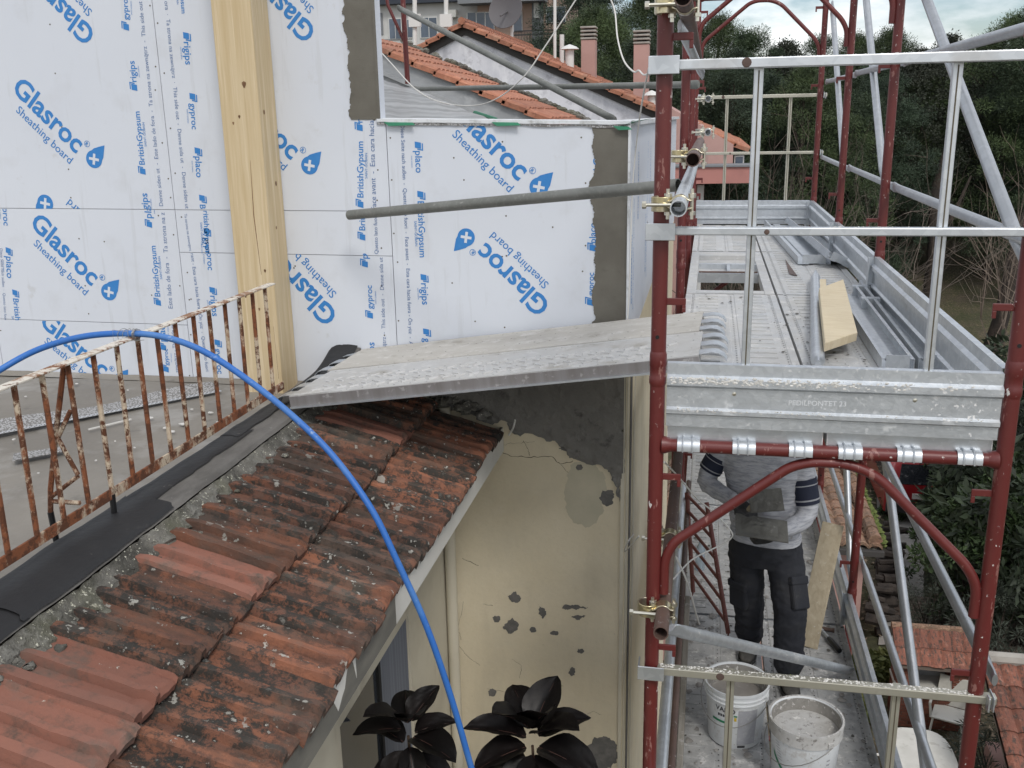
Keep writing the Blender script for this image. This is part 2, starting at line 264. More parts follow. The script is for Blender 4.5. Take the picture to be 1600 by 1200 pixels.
def put(name, me, m, parent=None, smooth=False, bevel=0, sub=0):
    if not isinstance(m, (list, tuple)): m = [m]
    if not me.materials:
        for x in m: me.materials.append(MATS[x])
    o = bpy.data.objects.new(name, me); COL.objects.link(o); o.parent = parent
    if smooth:
        me.polygons.foreach_set('use_smooth', [True]*len(me.polygons))
        if smooth is True and len(me.polygons): me.set_sharp_from_angle(angle=R(40))
    if bevel:
        b = o.modifiers.new('bevel', 'BEVEL'); b.width = bevel; b.segments = 2; b.limit_method = 'ANGLE'; b.angle_limit = R(40)
    if sub:
        b = o.modifiers.new('subsurf', 'SUBSURF'); b.levels = sub; b.render_levels = sub
    return o
def tag(o, label=None, cat=None, group=None, kind=None):
    for k, x in (('label', label), ('category', cat), ('group', group), ('kind', kind)):
        if x: o[k] = x
    return o
def thing(name, label, cat, loc=(0,0,0), group=None, rz=0):
    o = bpy.data.objects.new(name, None); COL.objects.link(o); o.location = loc; o.rotation_euler.z = rz; o.empty_display_size = .1
    return tag(o, label, cat, group)
def copy_tree(o, parent=None):
    c = o.copy(); COL.objects.link(c); c.parent = parent
    for ch in list(o.children): copy_tree(ch, c)
    return c
def fbm(x, y, z, s=1.): return mnoise.fractal(Vector((x, y, z))*s, 1.0, 2.0, 4)
def ragged(pts, amp, n=3, seed=0):         # roughen an outline (list of Vectors)
    rnd = random.Random(seed); P = [Vector(p) for p in pts]
    for it in range(n):
        Q = []
        for i, p in enumerate(P):
            q = P[(i+1) % len(P)]; m = (p+q)/2; l = (q-p).length
            Q += [p, m + Vector((rnd.uniform(-1, 1), 0, rnd.uniform(-1, 1)))*min(amp, l*.22)]
        P = Q
    return P
# ------------------------------------------------------------------ printed lettering
_TXT = {}
def text2d(t, bold=0.):
    k = (t, bold)
    if k in _TXT: return _TXT[k]
    c = bpy.data.curves.new('t', 'FONT'); c.body = t; c.size = 1; c.offset = bold; c.resolution_u = 3; c.fill_mode = 'FRONT'
    o = bpy.data.objects.new('t', c); COL.objects.link(o); bpy.context.view_layer.update()
    me = bpy.data.meshes.new_from_object(o.evaluated_get(bpy.context.evaluated_depsgraph_get()))
    vs = [(v.co.x, v.co.y) for v in me.vertices]; fs = [tuple(p.vertices) for p in me.polygons]
    bpy.data.objects.remove(o); bpy.data.meshes.remove(me); bpy.data.curves.remove(c)
    x0 = min(a for a, b in vs); x1 = max(a for a, b in vs)
    _TXT[k] = ([((a-x0)/(x1-x0), b/(x1-x0)) for a, b in vs], fs); return _TXT[k]
def drop2d():
    pts = []
    for k in range(25):
        a = R(-215 + 250*k/24); pts.append((math.cos(a), math.sin(a)))
    a0 = pts[-1]; out = pts + [(.74, .95), (.35, 1.6), (.02, 2.15), (-.35, 1.6), (-.74, .95)]
    return out
def plus2d(s=.62, w=.15):
    return [(-s,-w),(-w,-w),(-w,-s),(w,-s),(w,-w),(s,-w),(s,w),(w,w),(w,s),(-w,s),(-w,w),(-s,w)]
YW = 4.78
def wp(px): v = onY(px[0], px[1], YW); return Vector((v.x, v.z))
class Print:
    """lettering printed on one board: every logo, brand name and line is a piece of its own, cut at the board's edges"""
    def __init__(s, rect, y=YW-.0012): s.rect = rect; s.y = y; s.q = []
    def _new(s, nm, m): mb = MB(); s.q.append((nm, mb, m)); return mb
    def _put(s, mb, vs, fs, O, e, n, L, dy=0):
        mb.add([(O.x + (e.x*a + n.x*b)*L, s.y-dy, O.y + (e.y*a + n.y*b)*L) for a, b in vs], fs)
    def _ax(s, p0, p1):
        a, b = wp(p0), wp(p1); e = (b-a); L = e.length; e /= L; return a, e, Vector((-e.y, e.x)), L
    def line(s, t, p0, p1, bold=0., grey=False):
        a, e, n, L = s._ax(p0, p1); vs, fs = text2d(t, bold); mb = s._new('printed_line', 'print_grey'); mb.st = 1; s._put(mb, vs, fs, a, e, n, L)
    def brand(s, t, p0, p1):               # brand name with its little slanted block in front
        a, e, n, L = s._ax(p0, p1); o = min(.052, .3*L); mb = s._new('printed_brand', 'print_blue')
        for q in ([(0,0),(.030,0),(.036,.032),(.006,.032)], [(.034,.012),(.040,.012),(.046,.042),(.010,.042),(.009,.036),(.039,.036)]):
            mb.add([(a.x+e.x*u+n.x*v, s.y, a.y+e.y*u+n.y*v) for u, v in q], [tuple(range(len(q)))])
        vs, fs = text2d(t, .012); s._put(mb, vs, fs, a+e*o, e, n, L-o)
        vs, fs = text2d('SAINT-GOBAIN', 0.); s._put(mb, vs, fs, a+e*(L*.45) - n*.022, e, n, L*.38)
    def logo(s, p0, p1):
        a, e, n, L = s._ax(p0, p1); mb = s._new('printed_logo', 'print_blue')
        vs, fs = text2d('Glasroc', .022); s._put(mb, vs, fs, a, e, n, L)
        vs, fs = text2d('Sheathing board', .004); k = .84
        s._put(mb, [(.17+u*k, -.155+v*k) for u, v in vs], fs, a, e, n, L)
        ring = [(1.035+.036*math.cos(t), .185+.036*math.sin(t)) for t in [2*math.pi*i/16 for i in range(16)]]
        ring += [(1.035+(u-1.035)*.84, .185+(v-.185)*.84) for u, v in ring]
        s._put(mb, ring, [(i, (i+1) % 16, 16+(i+1) % 16, 16+i) for i in range(16)], a, e, n, L)
        vs, fs = text2d('R', .03); s._put(mb, [(1.018+.034*u, .163+.034*v) for u, v in vs], fs, a, e, n, L)
        d = [(1.20+.10*u, .11+.10*v) for u, v in drop2d()]; s._put(mb, d, [tuple(range(len(d)))], a, e, n, L)
        c, sn = math.cos(R(34)), math.sin(R(34)); d = [(1.20+.10*(u*c-v*sn), .11+.10*(u*sn+v*c)) for u, v in plus2d()]
        s._put(s._new('printed_cross', 'sheathing'), d, [tuple(range(12))], a, e, n, L, .0006)
    def build(s, parent):
        for nm, mb, m in s.q:
            me = mb.mesh(nm, wloc(parent)); b = bmesh.new(); b.from_mesh(me); x0, x1, z0, z1 = s.rect; o = wloc(parent)
            for co, no in (((x0,0,0),(-1,0,0)), ((x1,0,0),(1,0,0)), ((0,0,z0),(0,0,-1)), ((0,0,z1),(0,0,1))):
                bmesh.ops.bisect_plane(b, geom=b.verts[:]+b.edges[:]+b.faces[:], plane_co=Vector(co)-o, plane_no=no, clear_outer=True)
            for f in b.faces:
                if f.normal.y > 0: f.normal_flip()
            n = len(b.faces); b.to_mesh(me); b.free()
            if n:
                ob = put(nm, me, m, parent)
                if nm == 'printed_line': ob['kind'] = 'stuff'
# ------------------------------------------------------------------ ground
GZ = -9.0
g = MB()
def gz(x, y):
    t = max(0., min(1., (y-33)/26)); return GZ + 5.2*t*t*(3-2*t) + .12*fbm(x, y, 0, .15)*min(1, max(0, (y-26)/6))
gr = 60
xs = [-400, -150, -70] + [-40 + 2.5*i for i in range(45)] + [110, 180, 400]
ys = [-60, -20, 0] + [4 + 2.2*i for i in range(36)] + [95, 130, 220, 500, 1500]
vs = [(x, y, gz(x, y)) for y in ys for x in xs]; nx = len(xs)
g.add(vs, [(j*nx+i, j*nx+i+1, (j+1)*nx+i+1, (j+1)*nx+i) for j in range(len(ys)-1) for i in range(nx-1)])
mat('ground_litter', (.075, .062, .042), .95, 0, [N(1.2, .42, .62, (.05, .055, .022), nr=.7), N(14, .52, .6, (.15, .115, .07), nr=.8), N(40, .58, .64, (.26, .2, .115), nr=.8), N(.35, .5, .65, (.035, .045, .016), f=.7)], bump=dict(s=9, str=.8, dist=.1))
tag(g.build('ground', 'ground_litter'), kind='structure')
# ------------------------------------------------------------------ the house under work
house = thing('house', 'cream rendered house with new white sheathing boards, roof terrace and tiled canopy', 'house', (-3, 7, GZ))
XC = -.38
ZT, ZC = -1.385, -1.25          # terrace floor, top of the kerb
wb = MB(); wb.box((-9, YW, GZ-.3), (XC, YW+6.5, -1.40)); wb.build('lower_wall', 'cream_render', house)
wb = MB(); wb.box((-1.588, YW, -1.3995), (XC, YW+6.5, -1.165)); wb.build('lower_wall', 'cream_render', house)
wb = MB(); wb.box((-9, YW+.016, -1.3995), (-1.5885, YW+.4, -1.0905)); wb.build('wall_core', 'board_edge', house)
wb = MB(); wb.box((-9, YW+.016, -1.09), (XC-.016, YW+.10, -.0455)); wb.build('parapet_core', 'board_edge', house)
wb = MB(); wb.box((XC-.10, YW+.10, -1.09), (XC-.016, YW+6.5, -.045)); wb.build('side_parapet_core', 'board_edge', house)
wb = MB(); wb.box((-9, YW+.016, -.045), (-1.636, YW+.095, 1.6)); wb.build('upper_wall_core', 'board_edge', house)
G2 = .002
boards = [
 ('A', [(-4.0+G2, -.4275), (-2.795-G2, -.4375), (-2.795-G2, 1.5), (-4.0+G2, 1.5)]),
 ('B', [(-4.0+G2, -1.057), (-2.795-G2, -1.067), (-2.795-G2, -.4405), (-4.0+G2, -.4305)]),
 ('C', [(-4.0+G2, -1.372), (-2.795-G2, -1.368), (-2.795-G2, -1.070), (-4.0+G2, -1.060)]),
 ('T', [(-2.795+G2, -.4385), (-1.592-G2, -.447), (-1.592-G2, -.002), (-1.636, -.002), (-1.636, 1.5), (-2.795+G2, 1.5)]),
 ('S', [(-2.795+G2, -.665), (-1.592-G2, -.676), (-1.592-G2, -.450), (-2.795+G2, -.4415)]),
 ('L', [(-2.795+G2, -1.37), (-1.592-G2, -1.37), (-1.592-G2, -.679), (-2.795+G2, -.668)]),
 ('P', [(-1.592+G2, -1.16), (XC, -1.16), (XC, -.038), (-1.592+G2, -.024)]),
 ('Q', [(-5.2, -1.375), (-4.0-G2, -1.372), (-4.0-G2, 1.5), (-5.2, 1.5)]),
]
BO = {}
for k, pl in boards:
    BO[k] = MB().prism([(x, YW, z) for x, z in pl], (0, .0125, 0)).build('sheathing_board', 'sheathing', house)
BO['side'] = MB().box((XC-.0125, YW+.0128, -1.16), (XC, YW+6.5, -.03)).build('sheathing_board', 'sheathing', house)
BO['end'] = MB().box((-1.6355, YW+.0128, -.002), (-1.6235, YW+.095, 1.5)).build('sheathing_board', 'sheathing', house)
def rect(k):
    p = dict(boards)[k]; return (min(a for a, b in p)+.001, max(a for a, b in p)-.001, min(b for a, b in p)+.004, max(b for a, b in p)-.004)
PA = Print(rect('A')); PB = Print(rect('B')); PC = Print(rect('C')); PT = Print((-2.79, -1.64, -.436, 1.5)); PS = Print(rect('S')); PL = Print(rect('L')); PP = Print(rect('P'))
PA.logo((18.5, 141), (119, 240)); PA.logo((150, 50), (50, -49)); PA.logo((199, 426), (99, 327))
PB.logo((46.5, 351), (143, 447)); PC.logo((61.5, 506), (160, 590))
PT.logo((354, 151), (454.5, 250)); PT.logo((495, 46), (395, -53))
PL.logo((529, 491), (428, 384)); PP.logo((703, 176), (809.6, 283)); PP.logo((861, 474.8), (758.8, 378.8))
for t, a, b in [('gyproc', (202, 48), (199, -8)), ('rigips', (215, 142), (210, 95)), ('BritishGypsum', (228, 273), (218, 174)), ('rigips', (234, 352), (230, 302))]: PA.brand(t, a, b)
for t, a, b in [('placo', (238, 356), (235, 306)), ('BritishGypsum', (252, 478), (243, 384))]: PB.brand(t, a, b)
for t, a, b in [('placo', (260, 548), (257, 500)), ('gyproc', (264, 582), (262, 545))]: PC.brand(t, a, b)
for t, a, b in [('gyproc', (2, 296), (6, 352)), ('placo', (9, 386), (11, 434)), ('BritishGypsum', (19, 452), (29, 545))]: PB.brand(t, a, b)
PB.line('Diese Seite nach außen  ·  Questo lato fuori  ·  side out  ·  Denne', (0, 388), (11, 556), 0, True)
for t, a, b in [('BritishGypsum', (277, -65), (284, 21)), ('rigips', (286, 50), (290, 101)), ('gyproc', (296, 145), (300, 202)), ('placo', (304, 230), (307, 277)), ('BritishGypsum', (311, 304), (319, 400))]: PT.brand(t, a, b)
PS.brand('BritishGypsum', (316, 306), (322, 398)); PL.brand('gyproc', (321, 366), (325, 422)); PS.brand('gyproc', (318, 356), (322, 410))
for t, a, b in [('rigips', (327, 448), (332, 494)), ('gyproc', (335, 530), (340, 584))]: PL.brand(t, a, b)
PA.line('Denne siden ut  -  Este lado de fora  -  Ta strona na zewnątrz  -  This side out', (255, 322), (222, 2), 0, True)
PB.line('Este lado de fora  -  Ta strona na z', (270, 482), (257, 332), 0, True); PC.line('zewnątrz - This side out', (279, 582), (271, 502), 0, True)
PT.line('ora  ·  Ta strona na zewnątrz  ·  This side out  -  Denne sida ut  -  Denne siden ut', (257, 2), (290, 326), 0, True)
PS.line('Ta strona na zewnątrz', (288, 334), (296, 392), 0, True)
PL.line('rant - Esta cara hacia fuera - Ön yüz  -  Questo lato fuori', (298, 396), (322, 580), .004, True)
for t, a, b in [('BritishGypsum', (568, 325), (567.5, 221)), ('rigips', (567, 205), (565, 160))]: PT.brand(t, a, b)
PS.brand('BritishGypsum', (571, 376), (569, 275)); PS.brand('placo', (575, 440), (573, 396))
for t, a, b in [('placo', (575, 418), (574, 372)), ('gyproc', (583, 498), (581, 446)), ('rigips', (586, 582), (585, 535))]: PL.brand(t, a, b)
PT.line('Face avant  -  Esta cara hacia', (588, 328), (584, 188), .004, True)
PS.line('Questo lato fuori', (591, 397), (589, 336), .004, True)
PL.line('zewnątrz  -  This side out  -  Denne sida ut', (604, 560), (598, 402), 0, True)
for t, a, b in [('placo', (648, 221), (650, 270)), ('BritishGypsum', (652, 298), (656, 402)), ('rigips', (657, 428), (660, 476)), ('gyproc', (661, 513), (665, 570))]: PP.brand(t, a, b)
PP.line('Diese Seite nach außen  -  Questo lato fuori  -  Face avant  -  Esta cara hacia fuera - Ön yüz  -  Aynı', (626, 195), (640, 548), .006, True)
for t, a, b in [('BritishGypsum', (937, 316), (938, 206)), ('placo', (931, 393), (931, 348)), ('gyproc', (927, 478), (928, 426))]: PP.brand(t, a, b)
for k, p in (('A', PA), ('B', PB), ('C', PC), ('T', PT), ('S', PS), ('L', PL), ('P', PP)): p.build(BO[k])
# print on the side boards, read along the height
sp = MB(); vs2, fs2 = text2d('BritishGypsum', .02); vs3, fs3 = text2d('Esta cara hacia fuera - This side out - Denne sida ut', .01)
for yy in (5.0, 6.1, 7.3):
    sp.add([(XC+.0012, yy+b*.34, -.95+a*.36) for a, b in vs2], fs2); sp.add([(XC+.0012, yy+.12+b*.8, -1.0+a*.85) for a, b in vs3], fs3); sp.add([(XC+.0012, yy+.4+b*.34, -.55+a*.36) for a, b in vs2], fs2)
sp.build('printed_line', 'print_blue', BO['side'], fix=False)['kind'] = 'stuff'
# screw heads of the boards
sm = MB(); rs = random.Random(3)
def screw(x, z): sm.add([(x+.0045*math.cos(a), YW-.0009, z+.0045*math.sin(a)) for a in [k*math.pi/3 for k in range(6)]], [(5,4,3,2,1,0)])
for x in (-3.98, -3.4, -2.82, -2.77, -2.2, -1.655, -1.57, -1.0, -.6):
    z = -1.33 if x < -1.6 else -1.0
    while z < (.62 if x < -1.63 else -.06):
        screw(x + rs.uniform(-.012, .012), z + rs.uniform(-.04, .04)); z += rs.uniform(.13, .3)
for i in range(14): screw(rs.uniform(-3.9, -.55), rs.uniform(-1.2, -.1))
o = sm.build('screw_heads', 'crack', house, fix=False); o['kind'] = 'stuff'
# base coat strips at the two free ends
def strip(x0, x1, z0, z1, seed, y=YW):
    r = random.Random(seed); L_ = []; z = z1
    while z > z0:
        L_.append((x0 + .026*fbm(seed*3.1, 0, z*3.5, 1) + .014*fbm(seed, 4, z*17, 1) + r.uniform(-.003, .003), y-.0042, z)); z -= .006
    return MB().prism([(x1, y-.0042, z1)] + L_ + [(x1, y-.0042, z0)], (0, .004, 0))
strip(-.545, XC+.002, -1.09, -.04, 5).build('base_coat_strip', 'base_coat', house)
strip(-1.775, -1.6235, .004, 1.5, 9).build('base_coat_strip', 'base_coat', house)
MB().box((-1.630, YW-.0085, .01), (-1.6185, YW+.002, 1.5)).build('corner_bead', 'base_coat', house)
bd = MB().box((XC-.006, YW-.0085, -1.08), (XC+.006, YW+.004, -.045)); bd.build('corner_bead', 'plastic_bead', house)
# capping of the parapet with its ragged mesh
cp = MB(); n = 40
top = [(-1.635 + 1.262*i/n, .004 - .034*i/n) for i in range(n+1)]
cp.add([(x, YW-.012, z-.012+.004*fbm(x, 1, 0, 9)) for x, z in top] + [(x, YW-.012, z+.004) for x, z in top] + [(x, YW+.11, z+.008) for x, z in top], [(i, i+1, n+2+i, n+1+i) for i in range(n)] + [(n+1+i, n+2+i, 2*n+3+i, 2*n+2+i) for i in range(n)])
cp.build('parapet_capping', 'plastic_bead', house, fix=False)
cp = MB(); cp.add([(x, YW-.008, z-.014) for x, z in top] + [(x, YW-.008, z-.024+.010*fbm(x, 5, 0, 7)) for x, z in top], [(i, i+1, n+2+i, n+1+i) for i in range(n)])
cp.build('mesh_edge', 'mesh_grey', house, fix=False)
cp = MB()
for x0, x1, z, dy in ((-1.60, -1.45, -.012, -.011), (-1.05, -.92, -.022, -.013), (-.46, -.385, -.05, -.016)):
    cp.add([(x0, YW+dy, z+.004), (x1, YW+dy, z), (x1+.02, YW+dy-.02, z-.014), (x0+.03, YW+dy-.012, z-.016)], [(0,1,2,3)])
cp.add([(XC-.05, YW-.018, -.05), (XC+.01, YW-.02, -.03), (XC+.10, YW+.3, -.012), (XC+.02, YW+.3, -.03)], [(0,1,2,3)])
cp.build('torn_mesh', 'green_mesh', house, fix=False)
MB().box((XC-.10, YW+.10, -.045), (XC+.03, YW+6.5, -.022)).build('side_capping', 'plastic_bead', house)
# sloping membrane roof behind the parapet
q = [Vector((XC-.1, YW+.1, -.3)), Vector((XC-.1, 8.4, -.3))]
mr = MB(); A = onY(600, 189, YW+.12); B = onY(768, 189, YW+.15); C = onY(655, 141, 8.2); D = onY(560, 115, 8.2)
mr.grid(lambda a, b: (A.lerp(B, a)).lerp(D.lerp(C, a), b) + Vector((0, 0, .012*fbm(a*6, b*6, 0, 1))), 14, 14)
mr.build('membrane_roof', 'flat_membrane', house, smooth=True)
MB().poly([(XC-.1, YW+.1, -.32), (-6, YW+.1, -.32), (-6, YW+6.4, -.32), (XC-.1, YW+6.4, -.32)]).build('flat_roof', 'flat_membrane', house)
MB().tube(onY(742, 176, 5.6), onY(775, 187, 5.2), .012, 6).build('green_mesh_roll', 'green_mesh', house)
# timber post
px0, px1, py0 = -2.372, -2.168, 4.578
MB().box((px0, py0, -1.42), (px1, YW-.004, 1.6)).build('timber_post', 'glulam', house, bevel=.006)
kn = MB()
for x, z, r in ((-2.235, .18, .013), (-2.31, .0, .006), (-2.275, .03, .007), (-2.33, -.86, .009), (-2.26, -.93, .006), (-2.21, -.73, .007)):
    kn.add([(x+r*math.cos(a)*(.8+.3*math.sin(3*a)), py0-.0012, z+1.25*r*math.sin(a)) for a in [k*math.pi/5 for k in range(10)]], [tuple(range(9, -1, -1))])
for y, z, r in ((4.63, .05, .009), (4.70, -.3, .010), (4.66, -.52, .007)):
    kn.add([(px1+.0012, y+r*math.cos(a), z+1.3*r*math.sin(a)) for a in [k*math.pi/5 for k in range(10)]], [tuple(range(10))])
kn.build('knots', 'knot', house)['kind'] = 'stuff'
ck = MB()
for pts in ([(-2.238, -.18), (-2.245, -.45), (-2.232, -.75)], [(-2.30, -1.02), (-2.292, -1.14), (-2.296, -1.3)], [(-2.19, -1.02), (-2.186, -1.3)]):
    ck.path([(x, py0-.0004, z) for x, z in pts], [.0006]+[.0022]*(len(pts)-2)+[.0008], 4)
ck.build('drying_crack', 'knot', house)
# terrace floor, its upstand and the kerb
MB().grid(lambda a, b: Vector((-9+7.06*a, -3+7.775*b, ZT + .012*fbm(a*9, b*9, 0, 1))), 40, 40).build('terrace_floor', 'terrace', house, smooth=True)
MB().box((-9, -3, GZ), (-1.735, YW-.01, ZT-.05)).build('terrace_body', 'cream_render', house)
us = MB(); us.grid(lambda a, b: Vector((-5.5+3.6*a, YW-.004-.05*(1-b)**2-.006*fbm(a*20, b, 0, 1), ZT+.004+.018*b+.004*fbm(a*14, 2, 0, 1))), 50, 4); us.build('membrane_upstand', 'terrace', house, smooth=True)
kp = [(-1.965, ZT-.03), (-1.958, ZC-.008), (-1.94, ZC), (-1.84, ZC+.004), (-1.757, ZC-.006), (-1.738, ZC-.02)]
def kerbpt(y, a, dz=0, rough=.006):
    i = a*(len(kp)-1); j = min(int(i), len(kp)-2); f = i-j; x = kp[j][0]*(1-f)+kp[j+1][0]*f; z = kp[j][1]*(1-f)+kp[j+1][1]*f
    sh = -.055*max(0, (y-2.2)/2.5) if a > .35 else 0
    up = .09*max(0, (y-4.35)/.43)**2 if y > 4.35 else 0
    return Vector((x+sh*(a-.35)/.65*(1 if a > .35 else 0)+rough*fbm(x*8, y*4, 1, 1), y, z+dz+up+rough*fbm(x*6, y*3, 7, 1)))
MB().grid(lambda a, b: kerbpt(.2+4.575*b, a), 15, 90).build('kerb', 'membrane_grey', house, smooth=True)
for y0, y1, a0, a1, dz in ((.2, 2.06, .18, 1, .006), (2.02, 2.80, .16, 1, .011), (2.72, 3.55, .16, .63, .006), (3.50, 4.3, .14, .58, .008), (4.25, 4.77, .2, .75, .006)):
    sk = (y0*.13) % .2 - .1
    MB().grid(lambda a, b: kerbpt(y0+(y1-y0)*b + (sk*(a-.5)*.5 if 0 < b < 1 else sk*(a-.5)) + .02*fbm(a*5, y0, 3, 1), a0+(a1-a0)*a + .02*fbm(b*9, y0, 0, 1)*(a > .5), dz), 14, 26).build('membrane_sheet', 'membrane_black', house, smooth=True)
# mossy mortar face between kerb and tiles
def face(a, b):
    y = .2+4.575*b; top = kerbpt(y, 1.0); bot = Vector((-1.675-.03*max(0, (y-2.2)/2.5), y, -1.375)); p = top.lerp(bot, a)
    k = math.sin(math.pi*min(1, a*1.05)); return p + Vector((.03*a + .014*fbm(y*7, a*4, 0, 1)*k + .01*fbm(y*25, a*9, 4, 1), 0, -.006 + .012*fbm(y*22, a*8, 9, 1)*k))
MB().grid(face, 10, 260).build('mortar_face', 'moss_mortar', house, smooth=True)
# ------------------------------------------------------------------ tiled canopy
SL = math.atan2(.237, .685); RX, RZ = -1.70, -1.335; ca, sa = math.cos(SL), math.sin(SL)
def roofpt(t, y, h=0): return Vector((RX + t*ca + h*sa, y, RZ - t*sa + h*ca))
canopy = MB().prism([roofpt(-.03, .3, -.05), roofpt(.70, .3, -.05), roofpt(.70, .3, -.085), roofpt(-.03, .3, -.085)], (0, YW-.302, 0)).build('canopy_roof', 'moss_mortar', house)
def tile_mesh(seed):
    r = random.Random(seed); TL, TW, TH = .425, .236, .021
    def h(v):
        def rib(c, w, hh, s=.0065): d = abs(v-c)-w/2; return hh*max(0, min(1, 1-d/s)) if d > 0 else hh
        return max(rib(.022, .030, .030), rib(.116, .022, .024), rib(.225, .018, .012), .0) + .004*math.cos((v-.07)*60)*0
    vs_ = [.0, .0025, .0065, .022, .037, .0405, .0437, .055, .075, .094, .0985, .105, .116, .127, .1305, .1337, .15, .17, .195, .2095, .216, .225, .236]
    us_ = [0, .012, .03, .06, .12, .19, .26, .33, .37, .395, .410, .420, .425]
    def hh(u, v):
        k = 1.0
        if u < .05: k = .35 + .65*(u/.05)
        e = (TL-u); rd = 0
        if e < .03: rd = -.010*(1-e/.03)**2
        lip = .010*max(0, 1-abs(e-.02)/.03) if .05 < v < .205 else 0
        return h(v)*k + rd + lip + .0045*fbm(u*14+seed*5, v*14, seed, 1) + .002*fbm(u*50, v*50+seed, 2, 1)
    m = MB(); nu, nv = len(us_), len(vs_)
    topv = [(u + (.004*fbm(v*18, seed, 1, 1) if u > .4 else 0), v, hh(u, v)) for u in us_ for v in vs_]
    m.add(topv, [(i*nv+j, (i+1)*nv+j, (i+1)*nv+j+1, i*nv+j+1) for i in range(nu-1) for j in range(nv-1)])
    # nose and side skirts
    a = [(i, j) for i, j in [(nu-1, j) for j in range(nv)]]
    for ring in ([(nu-1)*nv+j for j in range(nv)], [i*nv for i in range(nu)], [i*nv+nv-1 for i in range(nu)]):
        base = len(m.v); m.v += [m.v[k] + Vector((-.003, 0, -(TH + max(0, m.v[k].z)*.55))) for k in ring]
        m.f += [(ring[k], base+k, base+k+1, ring[k+1]) for k in range(len(ring)-1)]
    me = m.mesh('roof_tile'); b = bmesh.new(); b.from_mesh(me); bmesh.ops.recalc_face_normals(b, faces=b.faces); b.to_mesh(me); b.free()
    me.polygons.foreach_set('use_smooth', [True]*len(me.polygons)); me.set_sharp_from_angle(angle=R(32)); return me
TM = [tile_mesh(k) for k in range(5)]; TMC = [tile_mesh(20+k) for k in range(2)]
for me in TM: me.materials.append(MATS['terracotta'])
for me in TMC: me.materials.append(MATS['terracotta_clean'])
rt = random.Random(11); PIT = .214
for row, t0 in enumerate((-.045, .318)):
    y = .55
    k = 0
    while y < YW-.225:
        clean = row == 0 and 1.15 < y < 1.95 or (row == 0 and 2.3 < y < 2.5) or rt.random() < .06
        me = rt.choice(TMC if clean else TM)
        o = bpy.data.objects.new('roof_tile', me); COL.objects.link(o); o.parent = canopy
        jit = rt.uniform(-.012, .012)
        M4 = Matrix.Translation(roofpt(t0+jit, y+rt.uniform(-.004, .004), -.012 + .014*(1-row) + rt.uniform(-.003, .003)))
        # x along the slope, y along the eave, nose lifted over the next course
        rot = Matrix.Rotation(SL - R(4.6) + rt.uniform(-.012, .012), 4, 'Y') @ Matrix.Rotation(rt.uniform(-.02, .02), 4, 'Z') @ Matrix.Rotation(rt.uniform(-.02, .02), 4, 'X')
        o.matrix_local = Matrix.Translation(-wloc(canopy)) @ M4 @ rot
        y += PIT; k += 1
# mortar lumps along the head of the tiles and at the wall
lm = MB(); rl = random.Random(4)
def lump(mb, c, r, n=7):
    pr = [(r*.55*(1+rl.uniform(-.2, .2)), -r*.4), (r*(1+rl.uniform(-.25, .2)), -r*.05), (r*.75*(1+rl.uniform(-.3, .2)), r*.35), (r*.2, r*.55)]
    o = len(mb.v); mb.lathe(c, pr, n)
    for i in range(o, len(mb.v)): mb.v[i] += Vector((rl.uniform(-1, 1), rl.uniform(-1, 1), rl.uniform(-1, 1)))*r*.2
for i in range(150):
    y = rl.uniform(.6, YW-.1); lump(lm, roofpt(rl.uniform(-.03, .045), y, rl.uniform(.0, .016)), rl.uniform(.006, .02))
for i in range(60):
    t = rl.uniform(0, .62); lump(lm, roofpt(t, YW-rl.uniform(.0, .08), .02+rl.uniform(0, .03)), rl.uniform(.015, .04))
lm.build('mortar_lumps', 'moss_mortar', house, smooth=True)['kind'] = 'stuff'
# fascia: white paint peeling off bare render
EX, EZ = RX+.715*ca, RZ-.715*sa
MB().box((EX-.02, .3, EZ-.145), (EX-.004, YW-.003, EZ-.012)).build('fascia', 'fascia_bare', house)
def paint(y0, y1, seed, full):
    pts = []; n = max(4, int((y1-y0)/.02)); r = random.Random(seed)
    for i in range(n+1): pts.append((EX-.0025, y0+(y1-y0)*i/n, EZ-.010))
    for i in range(n, -1, -1): pts.append((EX-.0025, y0+(y1-y0)*i/n, EZ-(.143 if full else .02+.11*abs(fbm(i*.11, seed, 0, 1))*1.6+.02*fbm(i*.6, seed, 4, 1))))
    return MB().prism(pts, (-.0012, 0, 0))
for y0, y1, full in ((2.92, YW-.004, True), (2.3, 2.52, False), (2.0, 2.2, False), (1.4, 1.95, True), (.4, 1.35, True)):
    paint(y0, y1, int(y0*100), full).build('paint_film', 'fascia_white', house)
# side wall under the canopy with its window
XS = -1.37
yj0 = onX(640, 1000, XS).y; yj1 = onX(533, 1160, XS).y; zt = onX(640, 957, XS).z
print('window', yj0, yj1, zt)
YB, YA, ZW = yj0, yj1, zt
MB().box((XS-.22, YB, GZ), (XS, YW-.004, EZ+.04)).build('side_wall', 'cream_trim', house)
MB().box((XS-.22, .3, GZ), (XS-.0005, YA, EZ+.04)).build('side_wall', 'cream_trim', house)
MB().box((XS-.22, YA+.0005, ZW), (XS-.001, YB-.0005, EZ+.04)).build('window_lintel', 'cream_trim', house)
win = MB().box((XS-.05, YA+.001, -4.0), (XS-.018, YB-.001, ZW-.002)).build('window', 'glass_dark', house)
MB().box((XS-.0165, YA+(YB-YA)*.55, -3.99), (XS-.014, YB-.002, ZW-.004)).build('curtain', 'curtain', win)
MB().box((XS-.0175, YA+(YB-YA)*.52, -3.99), (XS-.004, YA+(YB-YA)*.55, ZW-.004)).build('mullion', 'dark_hole', win)
MB().tube((XS+.034, YW-.036, GZ), (XS+.034, YW-.036, EZ+.1), .032, 14).build('downpipe', 'cream_trim', house, smooth=True)
